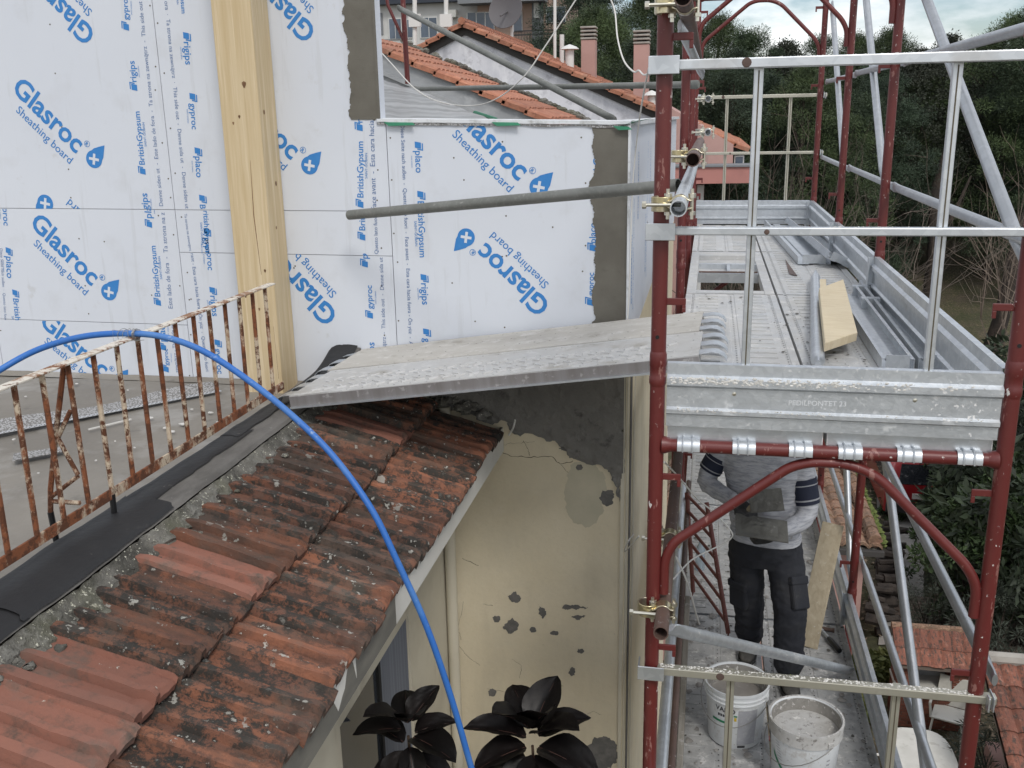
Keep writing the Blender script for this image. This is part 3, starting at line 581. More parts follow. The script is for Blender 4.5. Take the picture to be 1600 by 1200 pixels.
MB().box((XS-.22, 1.6, -3.98), (-.30, YW-.001, -3.86)).build('balcony_slab', 'membrane_grey', house)
# cement patch, flaked paint and cracks on the cream wall
cp_px = [(770,664),(690,640),(690,570),(985,570),(986,640),(977,700),(972,748),(968,785),(955,750),(940,727),(905,720),(885,702),(868,690),(858,690),(832,678),(800,676),(793,660)]
pp = ragged([onY(x, y, YW-.012) for x, y in cp_px], .02, 3, 2)
for p in pp: p.x = min(p.x, XC-.002)
patch_o = MB().prism(pp, (0, .0118, 0)).build('cement_patch', 'cement', house)
def inside(x, z):
    c = False
    for i in range(len(pp)):
        p, q = pp[i], pp[i-1]
        if (p.z > z) != (q.z > z) and x < (q.x-p.x)*(z-p.z)/(q.z-p.z)+p.x: c = not c
    return c
x0, x1, z0, z1 = min(p.x for p in pp), max(p.x for p in pp), min(p.z for p in pp), max(p.z for p in pp); st = .0075
nx_, nz_ = int((x1-x0)/st), int((z1-z0)/st); rv = MB(); idx = {}
def rid(i, k):
    if (i, k) not in idx:
        x, z = x0+i*st, z0+k*st; idx[i, k] = len(rv.v); h = fbm(x*4, z*7, 2, 1)*.012 + abs(fbm(x*11+z*6, z*9-x*5, 5, 1))*.012 + fbm(x*40, z*40, 1, 1)*.003
        rv.v.append(Vector((x, YW-.0125-max(0, .004+h), z)))
    return idx[i, k]
for i in range(nx_):
    for k in range(nz_):
        if all(inside(x0+(i+a)*st, z0+(k+b)*st) for a in (0, 1) for b in (0, 1)): rv.f.append((rid(i, k), rid(i+1, k), rid(i+1, k+1), rid(i, k+1)))
rv.build('trowel_marks', 'cement', patch_o, smooth=True, fix=False)
for c, r, s in (((948,776),(11,13),1),((795,868),(0,0),0),((804,934),(8,8),2),((799,978),(11,10),3),((776,967),(6,5),4),((847,956),(7,8),5),((833,984),(5,4),6),((866,989),(7,4),7),((904,965),(9,3),8),((896,949),(22,4),9),((907,1017),(6,4),10),((769,1083),(6,6),11),((690,933),(4,3),12),((709,934),(4,3),13),((894,1050),(5,6),14),((884,702),(9,4),15),((905,731),(5,5),16),((880,697),(6,3),17)):
    if not r[0]: continue
    ang = [k*2*math.pi/9 for k in range(9)]
    pts = ragged([onY(c[0]+r[0]*math.cos(a)*(1+.75*mnoise.noise(Vector((a*1.3, s*3.7, 0)))), c[1]+r[1]*math.sin(a)*(1+.75*mnoise.noise(Vector((a*1.3, s*5.1, 2)))), YW-.0022) for a in ang], .016, 3, s)
    MB().prism(pts, (0, .002, 0)).build('paint_flake', 'flaked_grey', house)
for c, r, s in (((915,770),(34,55),31),((940,1178),(28,26),32)):
    pts = ragged([onY(c[0]+r[0]*math.cos(k*2*math.pi/12), c[1]+r[1]*math.sin(k*2*math.pi/12), YW-.0014) for k in range(12)], .03, 3, s)
    MB().prism(pts, (0, .0012, 0)).build('paint_patch', 'patched_cream' if s == 31 else 'flaked_grey', house)
rc = random.Random(5)
def crack(pxs, w=.0016):
    P = [onY(x, y, YW-.0006) for x, y in pxs]; Q = []
    for a, b in zip(P, P[1:]):
        for i in range(6): Q.append(a.lerp(b, i/6) + Vector((rc.uniform(-.004, .004), 0, rc.uniform(-.004, .004))))
    Q.append(P[-1]); MB().path(Q, [w*rc.uniform(.5, 1.3) for _ in Q], 4).build('crack_line', 'crack', house)
crack([(776,704),(800,713),(830,714),(862,714),(876,725),(895,720)]); crack([(818,688),(824,700),(828,712)], .001); crack([(683,985),(700,984),(712,1004),(735,1030),(750,1040)], .001)
crack([(722,872),(736,878),(748,884)], .0014); crack([(720,1000),(716,980),(724,940)], .0008); crack([(840,1075),(852,1066),(880,1072)], .001); crack([(800,1030),(815,1040),(812,1060)], .0008); crack([(755,944),(770,946)], .0014); crack([(917,1115),(928,1112),(940,1117)], .001); crack([(760,1075),(790,1082),(800,1070)], .0008)
crack([(875,725),(890,740),(905,750)], .0008); crack([(780,698),(795,693),(815,692),(835,690)], .0007)
# weathered joint boards up the corner
rr_ = random.Random(8)
for x0, x1, dy, m in ((XC-.022, XC-.004, .010, 'cream_trim'),):
    MB().box((x0, YW-dy, GZ), (x1, YW-.0125, -1.1)).build('corner_trim', m, house)
for yy, wd, m in ((YW+.03, .05, 'cream_trim'), (YW+.26, .10, 'flaked_grey'), (YW+.5, .12, 'cream_trim')):
    MB().box((XC+.0005, yy, GZ), (XC+.006, yy+wd, -1.25)).build('facade_strip', m, house)
# ------------------------------------------------------------------ scaffold
LX, RXX = -.141, .914; FW = RXX-LX
FY = [3.035, 5.50, 7.28, 9.08]
ZL = -1.04                       # axis of the transom that carries the upper deck
ZD = -.975                       # upper deck surface
def arcpts(P, r=.06, n=5):       # round the corners of a polyline
    P = [Vector(p) for p in P]; out = [P[0]]
    for i in range(1, len(P)-1):
        a, b, c = P[i-1], P[i], P[i+1]; k = min(r, (a-b).length*.45, (c-b).length*.45)
        p0 = b + (a-b).normalized()*k; p1 = b + (c-b).normalized()*k
        out += [p0.lerp(b, t).lerp(b.lerp(p1, t), t) for t in [j/n for j in range(n+1)]]
    return out + [P[-1]]
def make_frame():
    f = thing('scaffold_portal', 'red', 'scaffold')
    for x in (0, FW):
        MB().tube((x, 0, .0), (x, 0, 1.998), .0243, 20).build('post', 'red_paint', f, smooth=True)
        c = MB(); c.lathe((x, 0, 0), [(.0243, -.03), (.0275, -.02), (.0275, .0), (.0258, .004), (.0258, .034), (.0275, .038), (.0272, .075), (.0243, .085)], 20); c.build('socket_collar', 'red_paint', f, smooth=True)
        h = MB(); h.tube((x-.003, -.0232, .135), (x-.003, -.0262, .135), .0062, 10); h.build('pin_hole', 'dark_hole', f)
        s = 1 if x == 0 else -1
        for z in (.245, 1.03, 1.66):
            q = MB(); q.box((x+s*.018, -.004, z-.011), (x+s*.082, .004, z+.011)); q.box((x+s*.070, -.004, z-.034), (x+s*.082, .004, z-.0105)); q.build('brace_peg', 'red_paint', f, bevel=.002)
    MB().tube((.02, 0, 1.77), (FW-.02, 0, 1.77), .0215, 18).build('transom', 'red_paint', f, smooth=True)
    for x, s in ((0, 1), (FW, -1)):
        MB().lathe((x+s*.018, 0, 1.77), [(.030, 0), (.028, .012), (.0215, .03)], 16, axis=(s, 0, 0)).build('weld_bead', 'red_paint', f, smooth=True)
    A = [(.036, 0, 1.237), (.036, 0, 1.36), (.062, 0, 1.425), (.425, 0, 1.715), (.49, 0, 1.735), (.60, 0, 1.735), (.69, 0, 1.70), (.985, 0, 1.41), (1.022, 0, 1.34), (1.022, 0, 1.235)]
    MB().path(arcpts(A, .06), .0165, 14).build('arch_brace', 'red_paint', f, smooth=True)
    return f
FR0 = make_frame()
lev = ['at deck level where the worker stands', 'rising above the upper deck', 'below the lower deck', 'second lift from the ground', 'standing on the ground']
nth = ['first', 'second', 'third', 'last']
used = False
for i, y in enumerate(FY):
    for k, zb in enumerate((ZL-1.77, ZL+.23, ZL-3.77, ZL-5.77, ZL-7.77+.0)):
        o = FR0 if not used else copy_tree(FR0); used = True
        o.location = (LX, y, zb)
        if i == 0 and k == 0: lb = 'dark red scaffold frame whose arched brace crosses before the worker'
        elif i == 0 and k == 1: lb = 'dark red scaffold posts rising beside the near ribbed toe board'
        elif k == 1: lb = ['', 'red scaffold frame above the hatch, second along the upper deck', 'red scaffold frame above the loose channels, third along the deck', 'red scaffold frame at the far end of the upper deck'][i]
        elif k == 0: lb = ['', 'red scaffold frame behind the worker under the deck hatch', 'red scaffold frame under the upper deck, third along', 'red scaffold frame under the far end of the upper deck'][i]
        else: lb = 'red scaffold frame %s, %s in its row' % (lev[k], nth[i])
        tag(o, lb, 'scaffold', 'red scaffold frames')
for i, y in enumerate(FY):      # screw jacks under the lowest frames
    for x in (LX, RXX):
        j = thing('base_jack', 'steel screw jack under the %s scaffold frame, %s post' % (nth[i], 'wall side' if x == LX else 'garden side'), 'jack', (x, y, GZ), 'scaffold base jacks')
        MB().box((x-.075, y-.075, GZ+.001), (x+.075, y+.075, GZ+.009)).build('base_plate', 'galvanised', j)
        MB().tube((x, y, GZ+.009), (x, y, ZL-7.77), .018, 10).build('spindle', 'galvanised', j, smooth=True)
# ---- deck planks
def plank_mesh_parts(L, W=.488, ruts=True):
    top = MB(); e = .006
    prof = [(0, -.052), (0, 0), (.03, 0), (.034, -.004), (.044, -.004), (.048, 0), (W/2-.02, 0), (W/2-.016, -.003), (W/2+.016, -.003), (W/2+.02, 0), (W-.048, 0), (W-.044, -.004), (W-.034, -.004), (W-.03, 0), (W, 0), (W, -.052)]
    top.sheet([(x, 0, z) for x, z in prof][::-1], (0, L, 0), .003)
    tr = MB(); r = random.Random(int(L*100))
    y = .07
    while y < L-.06:                       # pressed dashes and drain holes
        for x0, x1 in ((.075, .175), (.30, .41)):
            o = r.uniform(-.004, .004); tr.box((x0, y+o, .0003), (x1, y+.012+o, .0042))
        y += .088
    ho = MB(); y = .03
    while y < L-.02:
        for x in (.039, W-.039, W/2): ho.add([(x+.0042*math.cos(a), y+.0042*math.sin(a), -.0022 if x != W/2 else -.0018) for a in [q*math.pi/3 for q in range(6)]], [(0,1,2,3,4,5)])
        y += .042
    en = [MB().box((.002, .0005, -.05), (W-.002, .004, -.004)), MB().box((.002, L-.004, -.05), (W-.002, L-.0005, -.004))]
    return top, tr, ho, en
def hook_mb(x, y0, sgn):                    # a strap bent over the transom
    m = MB(); P = [(x, y0-sgn*.035, -.001)]; P = []
    for a in range(-10, 200, 15):
        t = R(a); P.append((0, y0 + sgn*(-.0) + sgn*.0265*math.cos(t), ZL-ZD + .0265*math.sin(t)))
    P = [(0, y0+sgn*.0265, ZL-ZD-.012)] + P[1:-1] 
    m.sheet([(x-.036, p[1], p[2]) for p in P], (.072, 0, 0), .003)
    for xo in (-.018, .012):                # pressed beads
        m.path([(x+xo, p[1]+(p[1]-y0)*.10, (ZL-ZD)+(p[2]-(ZL-ZD))*1.10) for p in P], .003, 6)
    return m
def make_plank(L, name='scaffold_plank', m='deck_steel'):
    t = thing(name, 'plank', 'plank')
    a, b, c, d = plank_mesh_parts(L)
    a.build('deck_sheet', m, t); o = b.build('tread_dashes', m, t); o['kind'] = 'stuff'; o = c.build('drain_holes', 'dark_hole', t, fix=False); o['kind'] = 'stuff'; [q.build('end_plate', 'galvanised', t) for q in d]
    for x in (.07, .245, .42):
        hook_mb(x, -.012, -1).build('hook', 'galvanised', t, smooth=True); hook_mb(x, L+.012, 1).build('hook', 'galvanised', t, smooth=True)
    return t
PL25 = make_plank(FY[1]-FY[0]-.026); PL18 = make_plank(FY[2]-FY[1]-.026)
XL0, XR0 = LX+.034, LX+.034+.5
rows = [(PL25, XL0, 0, ZD, 'cement dusted scaffold plank on which the walkway hooks rest'), (PL25, XR0, 0, ZD, 'upper scaffold plank carrying the pale timber offcuts and loose tube'),
        (PL18, XR0, 1, ZD, 'upper scaffold plank beside the open hatch deck'), (PL18, XL0, 2, ZD, 'far upper scaffold plank against the building side'), (PL18, XR0, 2, ZD, 'far upper scaffold plank under the loose channel sections'),
        (PL25, XL0, 0, ZD-2, 'lower scaffold plank under the bucket with yellow label'), (PL25, XR0, 0, ZD-2, 'lower scaffold plank under the mortar filled bucket'),
        (PL18, XL0, 1, ZD-2, 'lower scaffold plank behind the worker along the wall'), (PL18, XR0, 1, ZD-2, 'lower scaffold plank behind the worker along the toe board'), (PL18, XL0, 2, ZD-2, 'far lower scaffold plank along the wall'), (PL18, XR0, 2, ZD-2, 'far lower scaffold plank along the toe board')]
seen = set()
for p, x, i, z, lb in rows:
    o = p if id(p) not in seen else copy_tree(p); seen.add(id(p))
    o.location = (x, FY[i]+.013, z); tag(o, lb, 'plank', 'steel scaffold planks')
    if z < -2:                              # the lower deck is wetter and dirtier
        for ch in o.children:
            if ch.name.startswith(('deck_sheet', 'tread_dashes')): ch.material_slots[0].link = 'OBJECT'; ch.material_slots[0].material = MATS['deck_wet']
# ---- hatch deck of the second bay
L = FY[2]-FY[1]-.03; y0 = FY[1]+.015
hd = thing('hatch_deck', 'aluminium scaffold hatch deck with open trapdoor and cross bars', 'hatch deck', (XL0, y0, ZD))
W = .488
for x in (0, W-.055): MB().box((XL0+x, y0, ZD-.06), (XL0+x+.055, y0+L, ZD)).build('side_rail', 'deck_steel', hd, bevel=.003)
MB().box((XL0+.0555, y0+.02, ZD-.055), (XL0+W-.0555, y0+.11, ZD-.002)).build('cross_member', 'deck_steel', hd)
MB().box((XL0+.0555, y0+.78, ZD-.07), (XL0+W-.0555, y0+.86, ZD-.012)).build('cross_member', 'galvanised', hd)
MB().box((XL0+.0555, y0+1.13, ZD-.07), (XL0+W-.0555, y0+1.17, ZD-.002)).build('cross_member', 'galvanised', hd)
MB().box((XL0+.0555, y0+1.55, ZD-.07), (XL0+W-.0555, y0+L-.01, ZD-.002)).build('cross_member', 'deck_steel', hd)
MB().box((XL0+.0555, y0+.861, ZD-.04), (XL0+W-.0555, y0+1.129, ZD-.034)).build('recessed_tray', 'deck_steel', hd)
MB().box((XL0+.0555, y0+1.171, ZD-.04), (XL0+W-.0555, y0+1.549, ZD-.034)).build('recessed_tray', 'deck_steel', hd)
MB().box((XL0+.24, y0+.865, ZD-.0335), (XL0+.26, y0+1.125, ZD-.003)).build('stiffener', 'galvanised', hd)
MB().tube((XL0+.06, y0+.80, ZD-.004), (XL0+W-.06, y0+.80, ZD-.004), .006, 8).build('hinge_rod', 'rust_tube', hd)
for x in (.07, .245, .42):
    m = hook_mb(x, -.012, -1); m.v = [p+Vector((XL0, y0, ZD)) for p in m.v]; m.build('hook', 'galvanised', hd, smooth=True)
mat('mortar_pale_metal', (.66, .68, .70), .5, .2)
# ---- toe boards: pressed galvanised sections
TP = [(0, .215), (0, .178), (-.016, .168), (-.016, .148), (-.002, .138), (-.002, .072), (-.013, .064), (-.013, .054), (0, .046), (0, .006)]
def toe(name, p0, p1, side, label, m='galvanised', group='toe boards of the scaffold'):
    p0, p1 = Vector(p0), Vector(p1); d = (p1-p0); e = d.normalized(); nrm = Vector((e.y, -e.x, 0))*side
    t = thing(name, label, 'toe board', (p0+p1)/2, group)
    pr = [p0 + nrm*(-a) + Vector((0, 0, z)) for a, z in TP]
    MB().sheet(pr, d, .0025).build('pressed_sheet', m, t)
    pr = [p0 + nrm*(-.0) + Vector((0, 0, .2145)), p0 - nrm*.022*1 + Vector((0, 0, .2165)), p0 - nrm*.022 + Vector((0, 0, .205))]
    MB().sheet(pr, d, .002).build('top_flange', m, t)
    return t, e, nrm
t, e, nn = toe('toe_board', (LX+.03, FY[0]-.004, ZD-.003), (RXX-.028, FY[0]-.004, ZD-.006), 1, 'near ribbed galvanised toe board with embossed lettering, splashed with mortar', 'galvanised_splashed')
vs2, fs2 = text2d('PEDILPONTET 23', .012); a = onY(1232, 633, FY[0]-.0085); b = onY(1322, 635, FY[0]-.0085); dd = b-a
MB().add([a + dd*u + Vector((0, -.0008, v*dd.length)) for u, v in vs2], fs2).build('embossed_lettering', 'mortar_pale_metal', t, fix=False)
for x in (.12, .66): MB().lathe((x-.02, FY[0]-.007, ZD+.118), [(.007, 0), (.006, .003), (.002, .004)], 12, axis=(0, -1, 0)).build('screw', 'zinc_bolt', t)
sp_ = MB(); rs = random.Random(21)           # mortar crumbs on the ledges of the board
for i in range(420):
    x = rs.uniform(LX+.05, RXX-.05) if rs.random() < .35 else rs.uniform(LX+.04, .42); lg = rs.random()
    z = ZD + (rs.uniform(.150, .172) if lg < .75 else rs.uniform(.058, .068)); r = rs.uniform(.001, .005)*(1 if lg < .75 else .6)
    y = FY[0]-.0205
    sp_.add([(x+r*1.6*math.cos(q)*rs.uniform(.6, 1.2), y-.001-rs.uniform(0, .002), z+r*math.sin(q)*rs.uniform(.6, 1.2)) for q in [k*math.pi/3 for k in range(6)]] + [(x, y-r*.8, z)], [(k, (k+1) % 6, 6) for k in range(6)])
mat('mortar_crumb', (.62, .61, .58), .95, 0, [N(30, .4, .7, (.5, .49, .46))])
sp_.build('mortar_crumbs', 'mortar_crumb', t)['kind'] = 'stuff'
XT = .888
for k, (i, z, lb) in enumerate([(0, ZD, 'long galvanised toe board on the garden side beside the timber offcuts'), (1, ZD, 'garden side toe board beside the open hatch'), (2, ZD, 'garden side toe board at the far end of the upper deck'),
        (0, ZD-2, 'lower garden side toe board beside the two buckets'), (1, ZD-2, 'lower garden side toe board behind the leaning plank'), (2, ZD-2, 'lower garden side toe board at the far end')]):
    t, e, nn = toe('toe_board', (XT, FY[i]+.02 if i else FY[i]+.03, z+.001), (XT, FY[i+1]-.005, z+.001), -1, lb, 'galvanised_splashed' if i == 0 else 'galvanised')
    MB().box((XT-.03, FY[i+1]-.03, z+.002), (XT-.026, FY[i+1]+.02, z+.212)).build('joint_bracket', 'galvanised', t)
    MB().box((XT-.0255, FY[i+1]-.006, z+.002), (XT+.01, FY[i+1]-.003, z+.212)).build('joint_bracket', 'galvanised', t)
toe('toe_board', (LX+.03, FY[3]+.01, ZD), (RXX-.03, FY[3]+.01, ZD), 1, 'galvanised toe board closing the far end of the upper deck')
# ---- end guard rails
def make_guard():
    g = thing('end_guardrail', 'guard', 'guardrail')
    for nm, z, h in (('top_rail', 2.905, .029), ('mid_rail', 2.422, .024)):
        MB().box((.02, -.016, z-h/2), (FW+.06, .016, z+h/2)).build(nm, 'galvanised', g, bevel=.003)
    for x in (.272, .815):
        MB().box((x-.0135, .0165, 1.80), (x+.0135, .0405, 2.91)).build('upright', 'galvanised', g, bevel=.003)
        MB().box((x-.002, .0155, 1.80), (x+.002, .0163, 2.885)).build('groove', 'dark_hole' if False else 'crack', g)
    for z in (2.905, 2.422):
        b = MB(); b.box((-.045, -.037, z-.026), (.045, -.0325, z+.026)); b.box((-.045, -.032, z-.026), (-.041, .03, z+.026)); b.build('clamp_bracket', 'galvanised', g, bevel=.002)
        b = MB(); b.box((FW+.045, -.035, z-.03), (FW+.05, .03, z+.02)); b.obox((FW+.03, -.03, z), (.006, .03, .05)); b.build('end_hook', 'galvanised', g, bevel=.002)
    for p, k in (((.235, -.0165, 2.906), 1.), ((.315, -.0165, 2.421), .58)): MB().lathe(p, [(.014*k, 0), (.012*k, .001), (.002, .0015)], 12, axis=(0, -1, 0)).build('rust_spot', 'rust_tube', g)
    return g
GD = make_guard(); gy = FY[0]-.012
mat('mortar_splash', (.58, .57, .54), .95)
for k, (y, z, lb) in enumerate([(gy, ZL-1.725, 'near galvanised end guardrail with two uprights above the toe board'), (gy, ZL-3.725, 'mortar crusted end guardrail in front of the two buckets'), (FY[3]+.02, ZL-1.725, 'thin end guardrail closing the far end of the upper deck')]):
    o = GD if k == 0 else copy_tree(GD); o.location = (LX, y, z); tag(o, lb, 'guardrail', 'end guardrails of the scaffold')
    if k:
        for ch in o.children:
            if ch.name.startswith(('top_rail', 'mid_rail', 'upright')): ch.material_slots[0].link = 'OBJECT'; ch.material_slots[0].material = MATS['zinc_yellow']
    if k < 2:
        c = MB(); rs = random.Random(k)
        for i in range(260):
            zz = 2.9205 if rs.random() < .6 or k else 2.435; x = rs.uniform(.03, FW); r = rs.uniform(.0015, .006 if k else .0035); yy = rs.uniform(-.013, .013)
            if zz < 2.5 and (.25 < x < .3 or .79 < x < .84): continue
            c.add([(x+r*math.cos(q)*rs.uniform(.6, 1.3), yy+r*.6*math.sin(q), zz-.0008) for q in [j*math.pi/3 for j in range(6)]]+[(x, yy, zz+r*.35)], [(j, (j+1) % 6, 6) for j in range(6)])
        c.v = [p + Vector(o.location) for p in c.v]; c.build('mortar_crumbs', 'mortar_splash', o)['kind'] = 'stuff'
# ---- galvanised rails and diagonals on the garden side (flattened ends)
def flat_tube(p0, p1, r=.0135, flat=.09, n=14, side=(1, 0, 0)):
    p0, p1 = Vector(p0), Vector(p1); d = (p1-p0); Ln = d.length; d.normalize(); s = Vector(side); u = s.cross(d).normalized(); s = d.cross(u).normalized()
    ts = [0, .02, .05, flat, flat+.05, Ln-flat-.05, Ln-flat, Ln-.05, Ln-.02, Ln]; m = MB(); vs_ = []
    for t in ts:
        k = min(t, Ln-t); q = max(0, min(1, (k-.04)/(flat-.0))); a = r*(.45+.55*q); b = r*(1.3-.3*q)
        if k < .015: b *= .8
        for j in range(n):
            th = 2*math.pi*j/n; vs_.append(p0 + d*t + s*(a*math.cos(th)) + u*(b*math.sin(th)))
    fs_ = [(i*n+j, i*n+(j+1) % n, (i+1)*n+(j+1) % n, (i+1)*n+j) for i in range(len(ts)-1) for j in range(n)] + [tuple(range(n-1, -1, -1)), tuple((len(ts)-1)*n+j for j in range(n))]
    return m.add(vs_, fs_)
XB = RXX+.045
for i in range(3):
    for z, what in ((.24, 'upper handrail tube'), (-.39, 'knee rail tube'), (-1.78, 'handrail tube'), (-2.56, 'knee rail tube')):
        lv = 'of the upper deck' if z > -1 else 'of the lower deck'
        o = flat_tube((XB, FY[i]-.03, z), (XB, FY[i+1]+.03, z+(.008 if i else 0)), .0185 if i else .0205).build('guard_tube', 'galvanised_dull', None, smooth=True)
        tag(o, 'galvanised %s on the garden side %s, %s bay' % (what, lv, nth[i]), 'tube', 'guard tubes of the scaffold')
    for z0, lv in ((-.41, 'upper'), (-2.41, 'lower')):
        o = flat_tube((XB+.012, FY[i]+(.2 if i == 0 else .38), z0-(.06 if i == 0 else 0) - (.5 if z0 < -1 else 0)), (XB+.012, FY[i+1]+.06, z0+(1.12 if i == 0 else 1.3) - (.25 if z0 < -1 else 0)), .0225).build('diagonal_brace', 'galvanised_dull', None, smooth=True)
        tag(o, 'galvanised diagonal brace rising away along the garden side, %s lift, %s bay' % (lv, nth[i]), 'brace', 'diagonal braces of the scaffold')
# ---- tubes and couplers along the wall side
def coupler(x, y, z, tdir, label, m='brass_zinc', s=1., side=1):
    t = thing('scaffold_coupler', label, 'coupler', (x, y, z), 'scaffold couplers'); c = Vector((x, y, z)); T = Vector(tdir).normalized()
    r = .0285*s
    for a0, a1, nm in ((R(20), R(165), 'cap_half'), (R(195), R(340), 'body_half')):
        # a bent strap round the tube
        ax = Vector((0, 0, 1)); sx = T.cross(ax).normalized(); P = []
        for k in range(12):
            a = a0+(a1-a0)*k/11; fl = 1.0+ (.35 if k in (0, 11) else 0); P.append(c + sx*(r*fl*math.cos(a)) + ax*(r*fl*math.sin(a)))
        MB().sheet([p - T*.022 for p in P], T*.044, .005).build(nm, m, t, smooth=True, bevel=.0015)
    sx = T.cross(Vector((0, 0, 1))).normalized()
    for k, dz in ((1, .0), (-1, .0)):
        b = MB(); p = c + sx*(r*1.25*k); b.tube(p + Vector((0, 0, -.045)), p + Vector((0, 0, .045)), .0055, 8); b.lathe(p + Vector((0, 0, .018)), [(.0115, 0), (.0115, .013), (.009, .014)], 6); b.lathe(p + Vector((0, 0, -.033)), [(.0105, 0), (.0105, .010), (.009, .011)], 6)
        b.build('bolt', 'zinc_bolt', t)
    # the half that grips the post
    pc = c + Vector((-.052*side, .012, 0)); P = []
    for k in range(14):
        a = R(-30+300*k/13); P.append(pc + Vector((.0295*math.cos(a+R(60)), .0295*math.sin(a+R(60)), -.022)))
    MB().sheet(P, (0, 0, .044), .005).build('post_half', m, t, smooth=True, bevel=.0015)
    b = MB(); b.tube(pc+Vector((-.05, -.042, 0)), pc+Vector((.055, -.042, 0)), .0055, 8); b.lathe(pc+Vector((-.046, -.042, 0)), [(.011, 0), (.011, .012), (.009, .013)], 6, axis=(-1, 0, 0)); b.build('bolt', 'zinc_bolt', t)
    return t
def ytube(x, z, y0, y1, m, label, r=.0242, name='scaffold_tube', dx=0):
    o = MB().path([(x, y0, z), (x+dx, y1, z)], r, 18, True, .86).build(name, m, None, smooth=True)
    return tag(o, label, 'tube', 'steel scaffold tubes')
ytube(-.084, -.258, 2.83, 5.9, 'galvanised_splashed', 'open ended galvanised tube clamped to the near post above the mid rail')
ytube(-.058, -.150, 3.45, 5.7, 'rust_tube', 'open ended rusty tube just behind the near posts')
ytube(-.085, .300, 2.78, 5.8, 'rust_tube', 'open ended dark tube clamped at the very top of the near post')
ytube(-.104, -1.612, 2.83, 6.6, 'rust_tube', 'brown mortar spotted tube along the wall with open end by the worker')
ytube(-.102, -2.33, 2.6, 6.0, 'galvanised', 'grey galvanised tube along the wall beside the lower deck')
ytube(-.068, -2.42, 2.75, 6.3, 'rust_tube', 'thin brown tube along the wall beside the grey board', .017)
ytube(-.02, -.12, 6.9, 7.25, 'galvanised', 'short open tube stub at the third scaffold frame', .021)
ytube(-.03, .115, 8.0, 8.9, 'galvanised', 'short open tube stub beside the far end guardrail', .022)
coupler(-.084, FY[0]-.06, -.258, (0, 1, 0), 'brass coloured coupler holding the tube above the mid rail')
coupler(-.085, FY[0]-.06, .300, (0, 1, 0), 'brass coloured coupler at the very top of the near post')
coupler(-.104, FY[0]-.05, -1.612, (0, 1, 0), 'brass coloured coupler on the brown tube at the near post')
coupler(-.104, FY[0]+.55, -1.612, (0, 1, 0), 'brass coloured coupler further along the brown tube')
coupler(-.058, FY[1]-1.75, -.150, (0, 1, 0), 'coupler on the rusty tube behind the near posts')
coupler(-.068, FY[0]-.02, -2.42, (0, 1, 0), 'coupler low on the thin brown tube by the grey board', s=.8)
coupler(-.02, 7.0, -.12, (0, 1, 0), 'small coupler on the tube stub at the third frame', 'zinc_bolt')
coupler(-.03, 8.1, .115, (0, 1, 0), 'small coupler by the far end guardrail', 'zinc_bolt')
# wall tie tube in front of the printed boards
a = onY(546, 336, 4.60); b = onY(1060, 289, 3.72)
tag(MB().path([a, b], .0242, 18, True, .86).build('wall_tie_tube', 'rust_tube' if False else 'galvanised_splashed', None, smooth=True), 'dull grey tube slanting across the printed sheathing boards', 'tube')
MATS['old_tube'] = mat('old_tube', (.20, .205, .19), .55, .3, [N(5, .4, .7, (.14, .145, .13)), N(30, .64, .7, (.4, .4, .37), f=.6), N(60, .5, .7, (.27, .27, .25), f=.4)], bump=dict(s=40, str=.15, dist=.002))
bpy.data.objects['wall_tie_tube'].data.materials[0] = MATS['old_tube']
# galvanised braces in the wall side bay (seen past the top of the near post)
for p0, p1, lb in ((onY(1062, 40, 3.2), onY(1098, 118, 4.6), 'short galvanised brace bolted near the top of the wall side posts'),):
    tag(flat_tube(p0, p1, .0165).build('post_brace', 'galvanised', None, smooth=True), lb, 'brace')
# lattice girder (red, rusted) leaning on the lower deck
lt = thing('lattice_bracket', 'rusty red lattice bracket with slanted rungs leaning on the lower deck', 'bracket', (.05, 5.4, ZD-2))
P = [onZ(1138, 990, ZD-2+.05), onY(1104, 785, 5.55), onZ(1083, 925, ZD-2+.05), onY(1073, 770, 5.75)]
MB().path([P[0], P[1]], .0135, 12, True, .8).build('chord', 'red_rust', lt, smooth=True)
MB().path([P[2], P[3]], .0135, 12, True, .8).build('chord', 'red_rust', lt, smooth=True)
for k in range(6):
    a = P[2].lerp(P[3], .18+.16*k); b = P[0].lerp(P[1], .02+.16*k + .06); MB().tube(a, b, .010, 10).build('rung', 'red_rust', lt, smooth=True)
for p, s in ((P[0], 1), (P[2], 1)):
    MB().path(arcpts([p+Vector((0, 0, .05)), p+Vector((0, -.02, -.01)), p+Vector((-.03, -.05, -.045)), p+Vector((-.06, -.05, -.035))], .03), .005, 8).build('hook', 'red_rust', lt, smooth=True)
# grey weathered board standing along the wall side of the lower deck
gb = MB().box((-.118, 2.7, ZD-2+.004), (-.088, 5.4, ZD-2+.17)).build('edge_board', 'grey_wood', None, bevel=.004)
gb.location.x += .06; tag(gb, 'weathered grey board on edge along the wall side of the lower deck', 'board')
